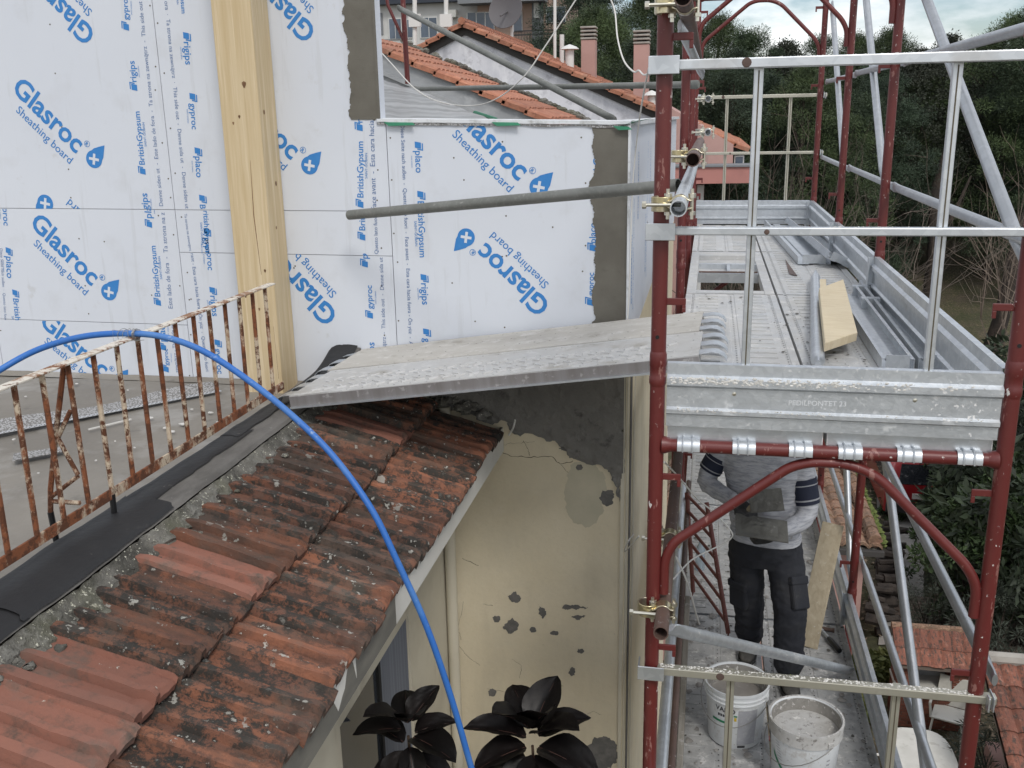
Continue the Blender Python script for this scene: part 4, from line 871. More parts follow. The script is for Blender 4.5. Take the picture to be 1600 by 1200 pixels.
# ---- walkway planks bridging from kerb to deck
def make_walk():
    t = thing('walkway_plank', 'w', 'plank'); L = 1.80; W = .455; m = MB()
    def top(a, b):
        x = L*a; y = W*b; z = .0
        for c in (.03, .155, .30, .425): z -= .004*max(0, 1-abs(y-c)/.006)
        return Vector((x, y, z + .0016*fbm(x*3, y*5, 0, 1)))
    m.grid(top, 30, 60); m.box((.0, -.002, -.052), (L, .0015, -.0005)); m.box((.0, W-.0015, -.052), (L, W+.002, -.0005)); m.box((.002, .002, -.05), (.006, W-.002, -.004)); m.box((L-.006, .002, -.05), (L-.002, W-.002, -.004))
    m.build('deck_sheet', 'walk_steel', t, smooth=True)
    MB().box((0, -.016, -.056), (L, -.0022, -.048)).build('bottom_flange', 'galvanised', t)
    MB().box((0, -.0055, -.0475), (L, -.0024, -.003)).build('side_web', 'web_dull', t)
    tr = MB(); y0 = 0
    for yc, s in ((.092, 1), (.228, -1)):
        x = .10
        while x < L-.12:
            tr.obox((x, yc-.022, .002), (.044, .009, .007), Matrix.Rotation(R(38)*s, 3, 'Z')); tr.obox((x+.03, yc+.022, .002), (.044, .009, .007), Matrix.Rotation(R(-38)*s, 3, 'Z')); x += .062
    tr.build('tread_bars', 'walk_bar', t)['kind'] = 'stuff'
    ho = MB(); x = .04
    while x < L:
        for y in (.03, .155, .30, .425): ho.add([(x+.004*math.cos(q), y+.004*math.sin(q), -.0015) for q in [k*math.pi/3 for k in range(6)]], [(0,1,2,3,4,5)])
        x += .075
    ho.build('drain_holes', 'dark_hole', t, fix=False)['kind'] = 'stuff'
    for end, s in ((0, -1), (L, 1)):
        for y in (.075, .225, .375):
            P = [(end-s*.01, 0, -.006), (end+s*.05, 0, -.004), (end+s*.075, 0, -.010), (end+s*.095, 0, -.026), (end+s*.104, 0, -.044)]
            MB().sheet([(x, y-.036, z) for x, _, z in P], (0, .072, 0), .003).build('hook', 'galvanised', t, smooth=True)
    return t
WK = make_walk()
A = Vector((-1.80, 3.86, ZC+.075)); B = Vector((.02, 3.80, ZD+.058))
for k, (lb, dy, dz, dx) in enumerate((('near steel walkway plank with raised tread bars bridging kerb to scaffold', 0, 0, .0), ('mortar dusted walkway plank laid against the printed boards', .462, .002, -.018))):
    o = WK if k == 0 else copy_tree(WK); d = (B-A).normalized(); sx = Vector((0, 0, 1)).cross(d).normalized(); u = d.cross(sx)
    o.matrix_world = Matrix.Translation(A + sx*dy + u*dz + d*dx) @ Matrix((d, sx, u)).transposed().to_4x4(); tag(o, lb, 'plank', 'walkway planks')
    if k:
        for ch in list(o.children):
            if ch.name.startswith('tread_bars'): bpy.data.objects.remove(ch)
            elif ch.name.startswith('deck_sheet'): ch.material_slots[0].link = 'OBJECT'; ch.material_slots[0].material = MATS['walk_dirty']
# ---- loose things on the upper deck
def channel(name, p0, p1, w, h, label, m='galvanised', lip=.015, up=(0, 0, 1)):
    p0, p1 = Vector(p0), Vector(p1); d = (p1-p0).normalized(); s = d.cross(Vector(up)).normalized(); u = s.cross(d)
    pr = [(-w/2+lip, h), (-w/2, h), (-w/2, 0), (-w*.16, 0), (-w*.13, .008), (w*.13, .008), (w*.16, 0), (w/2, 0), (w/2, h), (w/2-lip, h)]
    t = thing(name, label, 'channel', p0, 'loose channel sections')
    MB().sheet([p0 + s*a + u*b for a, b in pr], p1-p0, .002).build('folded_sheet', m, t)
    q = p0 + d*.004
    MB().prism([q - s*w*.36 + u*.004, q + s*w*.36 + u*.004, q + s*w*.36 + u*(h*1.25), q - s*w*.36 + u*(h*1.25)], d*.004).build('end_tab', m, t)
    return t
zd = ZD+.006
a = onZ(1272, 413, zd); b = onZ(1213, 352, zd); channel('channel_section', a, b, .21, .05, 'bright galvanised channel section lying beyond the hatch')
a = onZ(1310, 412, zd+.03); b = onZ(1240, 352, zd+.01); channel('channel_section', a, b, .17, .045, 'galvanised channel section tipped against its neighbour', up=(.45, 0, 1))
a = onZ(1378, 585, zd); b = onZ(1322, 482, zd); 
channel('channel_section', onZ(1402, 580, zd), onZ(1322, 462, zd), .12, .05, 'mortar crusted channel section beside the timber offcut', 'galvanised_splashed')
channel('channel_section', onZ(1462, 580, zd), onZ(1360, 452, zd), .13, .05, 'dented channel section against the garden side toe board', 'galvanised_splashed')
for k, (px, lb) in enumerate((((1345, 462), 'small blue grey offcut of channel standing behind the timber offcut'), ((1360, 482), 'small blue grey offcut of channel beside the mortar crusted channel'))):
    p = onZ(px[0], px[1], zd+.002)
    tag(MB().sheet([p+Vector((-.045, .05, .05)), p+Vector((-.045, 0, .05)), p+Vector((-.045, 0, 0)), p+Vector((-.045, .07, 0))], (.09, 0, 0), .002).build('channel_offcut', 'galvanised', None), lb, 'offcut', 'channel offcuts')
a = onZ(1274, 430, zd+.03); b = onZ(1278, 574, zd+.03)
tag(flat_tube(b, a, .0275, .06).build('loose_tube', 'galvanised', None, smooth=True), 'loose galvanised tube lying beside the timber offcut', 'tube')
def slab(name, P, th, m, label, cat, bevel=.003):
    nrm = (P[1]-P[0]).cross(P[-1]-P[0]).normalized()
    if nrm.z < 0: nrm = -nrm
    return tag(MB().prism([p for p in P], -nrm*th).build(name, m, None, bevel=bevel), label, cat)
zt = zd+.115
P = [onZ(1280, 450, zt), onZ(1318, 436, zt), onZ(1340, 519, zt-.03), onZ(1289, 536, zt-.03)]
slab('timber_offcut', P, .038, 'new_wood', 'pale sawn timber offcut resting on the loose channel', 'timber')
P = [onZ(1280, 436, zd+.045), onZ(1291, 436, zd+.045), onZ(1291, 524, zd+.045), onZ(1283, 524, zd+.045)]
slab('timber_batten', P, .04, 'new_wood', 'narrow timber batten under the larger offcut', 'timber')
P = [onZ(1233, 428, ZD+.006), onZ(1246, 431, ZD+.006), onZ(1232, 412, ZD+.006), onZ(1227, 405, ZD+.006)]
slab('metal_scrap', [P[0], P[1], P[2], P[3]], .002, 'rust_tube', 'thin dark strip of scrap on the plank beside the hatch', 'scrap', 0)
# scaffold parts standing on the flat roof behind the parapet
yb = 8.9
rp = thing('roof_scaffold_post', 'dark red scaffold post with angled arm behind the parapet', 'scaffold post', onY(637, 131, yb))
MB().tube(onY(637, 131, yb), onY(626, -60, yb), .024, 12).build('post', 'red_paint', rp, smooth=True)
MB().path([onY(632, 66, yb), onY(606, 8, yb), onY(596, -50, yb)], .015, 10).build('arm', 'red_paint', rp, smooth=True)
tag(flat_tube(onY(622, 12, yb-.05), onY(962, 188, 6.6), .0235).build('roof_diagonal_tube', 'old_tube', None, smooth=True), 'dull grey diagonal tube slanting down behind the parapet', 'tube')
tag(flat_tube(onY(645, 139, yb+.05), onY(1092, 132, 6.2), .021).build('roof_rail_tube', 'old_tube', None, smooth=True), 'dull grey level tube behind the parapet ending at the red posts', 'tube')
# ------------------------------------------------------------------ rusty railing on the kerb
RXP = -1.90; RT, RB = -.69, -1.172
rail = thing('railing', 'rusty cream painted railing with thin balusters on the terrace kerb', 'railing', (RXP, 2.7, ZC))
ye = onX(425, 446, RXP).y
MB().box((RXP-.019, .9, RT-.007), (RXP+.019, ye, RT)).build('top_rail', 'railing_paint', rail, bevel=.002)
MB().box((RXP-.004, .9, RB-.018), (RXP+.004, ye+.03, RB+.018)).build('bottom_rail', 'railing_rust', rail, bevel=.0015)
bal = [onX(x, 601-.367*x, RXP).y for x in (19, 64, 105, 143, 178, 212, 243, 272, 300, 324, 349, 372, 393, 413)]
print('balusters', [round(b, 3) for b in bal])
stp = (bal[-1]-bal[0])/(len(bal)-1); bal = [bal[0]+stp*k for k in range(-8, len(bal))]
rb_ = random.Random(2)
for i, y in enumerate(bal):
    if y < .95: continue
    z0 = RB+.017
    MB().path([(RXP+rb_.uniform(-.002, .002), y+rb_.uniform(-.004, .004), RT-.0072), (RXP, y, z0)], [.0085, .0085], 6).build('baluster', 'railing_rust', rail, smooth=True)
ys_ = bal[8+3]
MB().path([(RXP, ys_, RB-.019), (RXP, ys_-.004, ZC-.004)], .0085, 6).build('foot', 'railing_rust', rail)
MB().path([(RXP, ys_-.002, ZC+.075), (RXP, ys_-.004, ZC-.003)], .0098, 8).build('tarred_foot', 'tar', rail)
ys2 = bal[8+2]
def sp2(x, y): return onY(x, y, ys2)
st_ = [sp2(100, 570), sp2(86, 690), sp2(79, 765), sp2(79, 800)]
MB().path(st_, .0085, 6).build('stay', 'railing_rust', rail)
bf = sp2(88, 845); bf.z = min(bf.z, ZC-.0)
MB().path([st_[-1], bf], .0098, 8).build('tarred_foot', 'tar', rail)
for a, b in (((110, 642), (89, 687)), ((91, 686), (122, 742)), ((122, 744), (81, 776)), ((80, 783), (125, 786))):
    MB().tube(sp2(*a), sp2(*b), .0075, 6).build('stay_brace', 'railing_rust', rail)
# ------------------------------------------------------------------ blue hose tied to the railing
yt = onX(203, 524, RXP).y
hp = [(-140, 690, yt-.55), (-60, 618, yt-.25), (0, 578, yt-.08), (60, 546, yt), (130, 526, yt), (203, 521, yt), (262, 528, yt+.02), (320, 550, yt+.02), (385, 592, yt), (455, 648, yt-.03), (520, 712, yt-.06), (580, 795, yt-.1), (622, 880, yt-.12), (665, 975, yt-.12), (700, 1075, yt-.12), (728, 1170, yt-.12), (750, 1260, yt-.12), (765, 1400, yt-.1)]
P = [onY(*p) for p in hp]; P = [Vector((-5.6, 1.2, ZT+.022)), Vector((-4.4, 1.9, ZT+.022)), Vector((-3.6, 2.1, ZT+.03)), Vector((-3.1, P[0].y-.1, ZT+.12))] + P[1:]
def spline(P, n=8):
    out = []
    for i in range(len(P)-1):
        a, b, c, d = P[max(i-1, 0)], P[i], P[i+1], P[min(i+2, len(P)-1)]
        for k in range(n):
            t = k/n; out.append(.5*((2*b)+(c-a)*t+(2*a-5*b+4*c-d)*t*t+(3*b-a-3*c+d)*t*t*t))
    return out + [P[-1]]
tag(MB().path(spline(P), .0108, 16).build('water_hose', 'hose_blue', None, smooth=True), 'thick blue hose arching over the railing and hanging past the eave', 'hose')
tw = MB(); rw = random.Random(6)
c0 = onY(203, 521, yt)
for k in range(9):
    o = Vector((rw.uniform(-.035, .04), 0, 0)); rr = .0135+rw.uniform(0, .004); tl = rw.uniform(-.4, .4)
    tw.path([c0+o+Vector((tl*.03*math.cos(a), rr*math.cos(a), rr*math.sin(a)-.008*(math.sin(a) < 0)))+Vector((tl*.02*math.sin(a), 0, 0)) for a in [j*math.pi/7 for j in range(15)]], .0009, 4)
tw.path([c0+Vector((.0, -.015, .01)), c0+Vector((-.05, -.02, .015)), c0+Vector((-.045, -.03, -.02)), c0+Vector((.03, -.02, -.02)), c0+Vector((.07, -.03, -.014))], .0009, 4)
tag(tw.build('tie_wire', 'wire', None), 'thin twisted wire tying the blue hose to the railing', 'wire')
# ------------------------------------------------------------------ leftovers on the terrace
zf = ZT+.014
def fl(x, y, h=0): return onZ(x, y, zf+h)
cb = thing('corner_bead_strip', 'perforated white corner bead with grey mesh lying along the terrace', 'corner bead', fl(150, 640))
A, B = fl(-60, 690), fl(345, 612); d = (B-A).normalized(); s = Vector((-d.y, d.x, 0))
mm = MB(); mm.beam((A+B)/2-(B-A)/2+Vector((0, 0, .006)), B+Vector((0, 0, .006)), .028, .002); mm.build('metal_bead', 'perforated_metal', cb)
ho = MB(); n = int((B-A).length/.022)
for i in range(n):
    for o, w in ((-.006, 0), (.006, .011)):
        c = A + d*(i*.022+w) + s*o + Vector((0, 0, .0076)); ho.add([c + Vector((.0042*math.cos(q), .0042*math.sin(q), 0)) for q in [k*math.pi/3 for k in range(6)]], [(0,1,2,3,4,5)])
ho.build('perforations', 'dark_hole', cb, fix=False)['kind'] = 'stuff'
MB().grid(lambda a, b: A.lerp(B, a) + s*(.014+.11*b) + Vector((0, 0, .006+.02*b*(1+.6*math.sin(a*9)) )), 40, 4).build('mesh_wing', 'mesh_grey', cb)
q = [fl(20, 723), fl(100, 708), fl(104, 700), fl(22, 712)]
tag(MB().prism([p+Vector((0, 0, .01)) for p in q], (0, 0, -.003)).build('mesh_offcut', 'mesh_grey', None), 'small offcut of grey mesh lying on the terrace', 'offcut')
for a, b, nm, lb, m in (((138, 671), (205, 655), 'batten_splinter', 'thin pale splinter lying on the terrace floor', 'mortar_crumb'),):
    tag(MB().beam(fl(*a, .004), fl(*b, .004), .008, .006).build(nm, m, None), lb, 'splinter')
db = MB(); rd = random.Random(12)
for x, y, w in ((235, 653, 9), (258, 669, 8), (270, 675, 9), (285, 663, 10), (328, 645, 7), (300, 640, 5), (22, 687, 5), (180, 690, 3), (60, 740, 3), (150, 720, 3), (210, 700, 3), (340, 660, 4), (120, 600, 4), (40, 620, 4), (200, 610, 3)):
    c = fl(x, y, .004); r = w*.0021
    db.prism([c + Vector((r*math.cos(q)*rd.uniform(.5, 1.3), r*.7*math.sin(q)*rd.uniform(.5, 1.3), 0)) for q in [k*math.pi/3 for k in range(6)]], (0, 0, .004))
tag(db.build('board_crumbs', 'mortar_crumb', None), 'scattered pale crumbs of sheathing board on the terrace floor', 'crumbs', kind='stuff')
# ------------------------------------------------------------------ cables
def cable(px, label, m='white_cable', r=.004, name='cable'):
    tag(MB().path(spline([onY(*p) for p in px], 6), r, 6).build(name, m, None, smooth=True), label, 'cable', 'thin cables')
cable([(585, 70, 6.6), (612, 100, 6.5), (650, 140, 6.4), (690, 160, 6.3), (740, 165, 6.2), (780, 152, 6.1), (820, 118, 6.0), (850, 75, 6.0), (880, 30, 6.0), (905, -8, 6.0), (930, -40, 6.0)], 'white cable sagging in a deep curve over the parapet')
cable([(945, -20, 5.2), (960, 15, 5.2), (965, 60, 5.1), (975, 95, 5.0), (990, 112, 4.9), (998, 110, 4.8), (1006, 117, 4.6), (1018, 113, 4.3), (1036, 108, 3.6)], 'white cable looping towards the near scaffold bracket')
cable([(1014, 106, 3.2), (1005, 150, 3.9), (996, 210, 4.6), (988, 300, 4.72), (985, 400, 4.73), (982, 480, 4.74), (978, 515, 4.74)], 'white cord hanging down the corner of the sheathed wall', r=.0035)
cable([(1038, 722, 3.6), (1060, 745, 3.8), (1090, 780, 4.0), (1115, 800, 4.1), (1141, 828, 4.1), (1143, 840, 4.1), (1125, 852, 4.1), (1085, 872, 4.0), (1065, 890, 3.9), (1052, 905, 3.8)], 'thin cable looping between the brown tube and the worker', r=.0035)
cable([(1056, 870, 4.2), (1070, 900, 4.3), (1080, 930, 4.5), (1088, 960, 4.7), (1093, 975, 4.9)], 'frayed cord dangling onto the lower deck', r=.005)
cable([(990, 835, 4.7), (982, 845, 4.4), (976, 862, 4.6), (998, 838, 3.6)], 'cable stub bent out of the facade beside the near post', r=.0035)
cable([(795, 680, 4.74), (802, 668, 4.70), (805, 656, 4.69)], 'short cable stub poking out of the cement by the eave', r=.005)
# ------------------------------------------------------------------ rubber plants on the balcony below
def leaf_mesh(seed):
    r = random.Random(seed); L, W = .25, .078*r.uniform(.95, 1.15); m = MB(); nu, nv = 12, 8
    def f(a, b):
        t = a; w = W*(max(0, math.sin(math.pi*min(1, t**.85*.985+.015)))**.62)*(1 if t < .97 else .3); v = (b-.5)*2
        return Vector((v*w, L*t, .035*abs(v)*w/W*1.1 - .10*t*t*L/.27*.6 + .004*math.sin(v*9+t*14)))
    m.grid(f, nu, nv); me = m.mesh('leaf'); me.polygons.foreach_set('use_smooth', [True]*len(me.polygons)); me.materials.append(MATS['leaf_rubber'])
    v = MB(); v.path([(0, L*t, -.10*t*t*.6+.0015) for t in [k/10*.97 for k in range(11)]], [.0022*(1-.08*k) for k in range(11)], 5); ve = v.mesh('vein'); ve.materials.append(MATS['leaf_vein'])
    return me, ve
LM = [leaf_mesh(k) for k in range(3)]
def rubber_plant(c, base_z, n, label, seed, sc=1., azs=None):
    r = random.Random(seed); t = thing('rubber_plant', label, 'plant', (c.x, c.y, base_z), 'dark rubber plants')
    MB().lathe((c.x, c.y, base_z), [(.12, 0), (.16, .26), (.175, .26), (.175, .30), (.15, .30), (.14, .27)], 18).build('pot', 'pot', t, smooth=True)
    MB().path([(c.x, c.y, base_z+.25), (c.x+.02, c.y+.01, (base_z+c.z)/2), (c.x, c.y, c.z)], [.014, .011, .006], 8).build('stem', 'stem', t, smooth=True)
    for k, (az, el, dz, s) in enumerate(azs):
        me, ve = r.choice(LM); p = Vector((c.x, c.y, c.z+dz))
        dr = Vector((math.sin(R(az))*math.cos(R(el)), -math.cos(R(az))*math.cos(R(el)), math.sin(R(el))))   # az 0 = towards the viewer
        up = Vector((0, 0, 1)) if el < 55 else Vector((-math.sin(R(az)), math.cos(R(az)), .2)); sx = dr.cross(up).normalized(); u = sx.cross(dr)
        Mx = Matrix((sx, dr, u)).transposed().to_4x4()
        o = bpy.data.objects.new('leaf', me); COL.objects.link(o); o.parent = t
        o.matrix_local = Matrix.Translation(p + dr*.03 - Vector(t.location)) @ Mx @ Matrix.Scale(s*sc, 4)
        w_ = bpy.data.objects.new('vein', ve); COL.objects.link(w_); w_.parent = o
    return t
rubber_plant(onY(638, 1150, 3.3), -3.86, 9, 'dark leaved rubber plant in front of the grey curtained window', 3, .8,
    [(-40, 42, .06, 1.0), (35, 50, .06, .95), (-70, 12, .03, .95), (62, 10, .0, 1.15), (25, -35, -.02, .9), (-25, -45, -.04, 1.0), (-60, -30, -.1, 1.1), (80, -25, -.08, 1.0), (0, -55, -.15, 1.1), (150, 40, .04, .9), (200, 25, .03, .9), (120, 15, .0, .9), (-110, 20, -.05, 1), (30, -20, -.35, 1), (-50, -20, -.4, 1), (100, -10, -.5, 1.1), (-120, -10, -.5, 1)])
rubber_plant(onY(832, 1165, 3.5), -3.86, 10, 'dark leaved rubber plant before the flaking cream wall', 5, .95,
    [(-35, 52, .07, 1.1), (28, 58, .07, 1.1), (60, 40, .05, 1.05), (-80, 22, .03, 1.1), (-60, -2, .0, 1.0), (70, 2, .0, 1.2), (20, -15, -.02, 1.0), (-15, -25, -.03, 1.0), (85, -20, -.08, 1.0), (-95, -15, -.08, 1.1), (45, -45, -.1, 1), (-45, -45, -.1, 1), (160, 45, .06, 1), (210, 30, .05, 1), (120, 20, .03, 1), (0, -60, -.2, 1), (100, -15, -.35, 1.1), (-110, -15, -.4, 1.1)])
# ------------------------------------------------------------------ buckets on the lower deck
ZB = ZD-2+.0045
mat('bucket_white', (.66, .68, .69), .45, 0, [N(4, .45, .7, (.56, .57, .57), f=.6), N(9, .56, .66, (.46, .44, .41), nr=.75, f=.7), N(50, .64, .68, (.4, .38, .34))])
mat('bucket_dirty', (.52, .515, .50), .7, 0, [N(5, .4, .62, (.36, .345, .32), nr=.75), N(30, .56, .64, (.22, .205, .19), nr=.7), N(20, .6, .66, (.7, .69, .66))], bump=dict(s=40, str=.4, dist=.004))
mat('bucket_inside', (.30, .285, .26), .9, 0, [N(6, .4, .6, (.2, .19, .17), nr=.7), N(25, .56, .62, (.55, .53, .5), nr=.7)], bump=dict(s=30, str=.5, dist=.006))
mat('wet_mortar', (.34, .315, .285), .75, 0, [N(5, .4, .65, (.28, .26, .235)), N(20, .6, .7, (.42, .395, .36))], bump=dict(s=9, str=.5, dist=.02))
mat('mortar_pale', (.50, .48, .45), .85, 0, [N(5, .4, .65, (.43, .41, .38))], bump=dict(s=9, str=.4, dist=.02))
mat('label_green', (.015, .19, .085), .5); mat('label_yellow', (.55, .40, .03), .5); mat('label_dark', (.055, .055, .06), .6); mat('label_grey', (.33, .335, .36), .6, 0, [N(50, .5, .7, (.4, .405, .42))])
def bucket(c, label, dirty, fill, rot, R0=.128, R1=.150, H=.31):
    t = thing('bucket', label, 'bucket', c, 'plastic buckets on the lower deck'); x, y, z = c
    MB().lathe(c, [(R0*.96, 0), (R0, .006), (R1*.975, H*.80), (R1*1.03, H*.80), (R1*1.03, H*.815), (R1*.985, H*.82), (R1*.985, H*.865), (R1*1.03, H*.87), (R1*1.03, H*.885), (R1*.99, H*.89), (R1*.99, H*.955), (R1*1.045, H*.96), (R1*1.05, H), (R1*1.0, H), (R1*.975, H*.98), (R0*.93, .02), (.01, .02)], 40).build('shell', 'bucket_white', t, smooth=True)
    zr = H*fill; rr = R0+(R1-R0)*fill
    MB().lathe((x, y, z+zr), [(rr*.955, 0), (rr*.5, .006 if not dirty else .018), (.01, .008 if not dirty else .012)], 32).build('mortar_fill', 'mortar_pale' if dirty else 'wet_mortar', t, smooth=True)
    MB().lathe(c, [(R0+(R1-R0)*fill-.0055, H*fill), (R1*.971, H*.975), (R1*.964, H*.975), (R0+(R1-R0)*fill-.009, H*fill)], 40).build('mortar_crust', 'bucket_inside', t, smooth=True)
    if dirty:
        MB().lathe(c, [(R1*1.033, H*.795), (R1*1.034, H*.89), (R1*1.053, H*.955), (R1*1.054, H*1.003), (R1*1.0, H*1.004), (R1*.995, H*.99), (R1*1.0, H*.79)], 40).build('rim_dirt', 'bucket_dirty', t, smooth=True)
    def on(a, h, dr=.0012): q = h/H; r = (R0+(R1*.975-R0)*min(1, q/.8))+dr; return Vector((x+r*math.cos(a), y+r*math.sin(a), z+h))
    for s in (0, math.pi):
        a = rot+s; MB().obox(on(a, H*.84, .008), (.014, .026, .028), Matrix.Rotation(a, 3, 'Z')).build('handle_lug', 'bucket_dirty' if dirty else 'bucket_white', t, bevel=.002)
    P = []
    for k in range(17):
        u = k/16; a = rot-math.pi*u; rr = R1*1.13; P.append(Vector((x+rr*math.cos(a), y+rr*math.sin(a), z+H*.84-.12*math.sin(math.pi*u))))
    MB().path(P, .0022, 6).build('handle', 'wire', t, smooth=True)
    def patch(a0, a1, h0, h1, m, nm='label', n=14, dr=.0012): MB().grid(lambda u, v: on(a0+(a1-a0)*u, h0+(h1-h0)*v, dr), n, 3).build(nm, m, t, smooth=True)
    return t, patch, on
VA = lambda p: math.atan2(-p.y, -p.x)          # angle on the bucket that faces the viewer's side
c1 = Vector((.215, 4.30, ZB)); t, patch, on = bucket(c1, 'white plastic bucket with yellow and grey label, behind the guardrail', False, .72, R(-25))
a0 = VA(c1)
patch(a0+.10, a0+.78, .03, .225, 'label_grey', 'level_panel'); patch(a0-.03, a0+.05, .165, .185, 'label_yellow', 'warning_sign', 4, .0018); patch(a0-.85, a0-.12, .14, .152, 'label_green', 'label_stripe'); patch(a0-.05, a0+.07, .188, .196, 'label_green', 'label_stripe', 4)
for txt, h, sz, a_s in (('VAKO', .205, .034, a0-.70),):
    vs2, fs2 = text2d(txt, .02); k = len(txt)*sz*.72
    MB().add([on(a_s + u*k/.14, h+v*k, .0018) for u, v in vs2], fs2).build('lettering', 'label_dark', t, fix=False)
patch(a0+.12, a0+.40, .012, .026, 'label_dark', 'code_marks', 8, .0016)
for k in range(5): patch(a0-.60+.09*k, a0-.535+.09*k, .176, .190, 'label_dark', 'printed_mark', 3, .0016)
c2 = Vector((.515, 4.02, ZB)); t, patch, on = bucket(c2, 'white plastic bucket crusted with mortar, green swoosh on its side', True, .62, R(-55), .138, .158, .325)
a0 = VA(c2)
MB().grid(lambda u, v: on(a0-1.05+1.2*u, .175-.16*u**.75+.022*(v-.5)*(1-u*.4), .0015), 24, 3).build('green_swoosh', 'label_green', t, smooth=True)
for k in range(7): patch(a0-.95+.02*k, a0-.78+.02*k, .235-.014*k, .2375-.014*k, 'label_grey', 'printed_line', 3)
for k in range(7): patch(a0+.72, a0+.84, .05+.022*k, .058+.022*k, 'label_grey', 'printed_line', 3)
# ------------------------------------------------------------------ plank, tube, hammer, bottle on the lower deck
P = [onZ(1252, 1008, ZB), onZ(1266, 1012, ZB), None, None]
a, b = onZ(1252, 1008, ZB+.002), onZ(1268, 1013, ZB+.002); w_ = Vector((.10, -.02, 0)); top = onY(1302, 818, 5.62)
d = (top - (a+b)/2).normalized(); s = Vector((1, -.12, 0)); s = (s - d*s.dot(d)).normalized(); c = (a+b)/2
LP = (top-c).length
tag(MB().prism([c - s*.062, c + s*.062, c + s*.062 + d*LP, c - s*.062 + d*LP], d.cross(s)*.027).build('leaning_plank', 'formwork_wood', None, bevel=.002), 'short timber plank leaning against the post beside the worker', 'plank')
tag(flat_tube((-.085, FY[0]+.05, -1.735), (.845, 4.93, ZB+.03), .0245, .08, side=(0, 1, 0)).build('slanted_tube', 'galvanised_splashed', None, smooth=True), 'galvanised tube sloping across the worker shins down to the toe board', 'tube')
hm = thing('hammer', 'claw hammer with black grip lying beside the leaning plank', 'hammer', onZ(1300, 1000, ZB))
a, b = onZ(1283, 983, ZB+.02), onZ(1312, 1017, ZB+.018); m_ = a.lerp(b, .42)
MB().tube(a, m_, .009, 10).build('shaft', 'galvanised', hm, smooth=True)
MB().path([m_, m_.lerp(b, .1), m_.lerp(b, .9), b], [.012, .0155, .0165, .0145], 10).build('grip', 'tar', hm, smooth=True)
MB().path([a+Vector((-.03, .05, 0)), a+Vector((0, .012, 0)), a+Vector((.055, .0, 0)), a+Vector((.075, -.005, 0))], [.006, .012, .011, .015], 8).build('head', 'rust_tube', hm, smooth=True)
mat('bottle_plastic', (.6, .7, .78), .15, 0, trans=.6)
bt = onZ(1093, 905, ZB); 
tag(MB().lathe((bt.x, bt.y+.15, ZB), [(.03, 0), (.032, .01), (.032, .13), (.028, .16), (.012, .19), (.012, .21)], 16).build('water_bottle', 'bottle_plastic', None, smooth=True), 'small clear plastic bottle standing behind the lattice bracket', 'bottle')

# mortar droppings on the two decks
def droppings(name, n, x0, x1, y0, y1, z, rmax, m, label, seed, dens=None):
    r = random.Random(seed); mb = MB()
    for i in range(n):
        x, y = r.uniform(x0, x1), r.uniform(y0, y1); q = rmax*r.random()**3+.002; k = 7
        if fbm(x*3, y*3, seed, 1) < -.15: continue
        ring = [(x+q*math.cos(2*math.pi*j/k)*r.uniform(.6, 1.25), y+q*1.3*math.sin(2*math.pi*j/k)*r.uniform(.6, 1.25), z+.0005) for j in range(k)]
        mb.add(ring + [(x, y, z+.0012+q*.22)], [(j, (j+1) % k, k) for j in range(k)])
    tag(mb.build(name, m, None), label, 'mortar', kind='stuff')
mat('drop_grey', (.30, .29, .275), .95, 0, [N(20, .4, .7, (.2, .19, .18))]); mat('drop_dark', (.10, .095, .085), .95)
droppings('mortar_droppings', 700, LX+.05, XT-.03, FY[0]+.05, FY[2], ZD-2+.0045, .022, 'drop_grey', 'grey mortar droppings scattered over the lower deck', 3)
droppings('dark_droppings', 500, LX+.05, XT-.03, FY[0]+.05, FY[2], ZD-2+.0046, .010, 'drop_dark', 'small dark specks scattered over the lower deck', 4)
droppings('deck_specks', 420, XL0+.005, XT-.05, FY[0]+.1, FY[1]-.05, ZD+.0045, .009, 'drop_dark', 'small dark specks scattered over the near upper deck', 5)
# ------------------------------------------------------------------ the worker on the lower deck
mat('shirt', (.40, .41, .44), .9, 0, [N(30, .42, .62, (.24, .25, .28), st=(.5, .5, 3.2), nr=.7), N(8, .55, .75, (.45, .46, .48), f=.5), N(14, .66, .72, (.24, .23, .21), f=.8)], bump=dict(s=90, str=.2, dist=.003))
mat('trousers', (.011, .0125, .018), .85, 0, [N(6, .5, .72, (.024, .024, .026), f=.8), N(9, .64, .76, (.075, .07, .065), f=.6, nr=.7)], bump=dict(s=60, str=.3, dist=.004))
mat('glove', (.012, .012, .013), .6, 0, [N(20, .55, .7, (.08, .075, .07), f=.7)], bump=dict(s=60, str=.3, dist=.003))
mat('skin', (.42, .25, .17), .55); mat('hair', (.02, .014, .01), .6)
mat('navy_band', (.010, .014, .032), .85); mat('band_line', (.33, .34, .37), .9)
mat('shoe', (.055, .052, .048), .75, 0, [N(20, .5, .7, (.11, .105, .095))]); mat('lace', (.40, .50, .02), .5); mat('sole', (.03, .03, .03), .7)
mat('tool_mortar', (.13, .128, .115), .92, 0, [N(8, .4, .65, (.10, .098, .088)), N(30, .6, .68, (.19, .185, .17))], bump=[dict(s=14, str=.8, dist=.02), dict(s=60, str=.4, dist=.005)])
worker = thing('person', 'worker in striped grey long sleeved shirt and dark cargo trousers spreading mortar', 'person', (.40, 4.95, ZB))
pel = onY(1196, 852, 4.97)
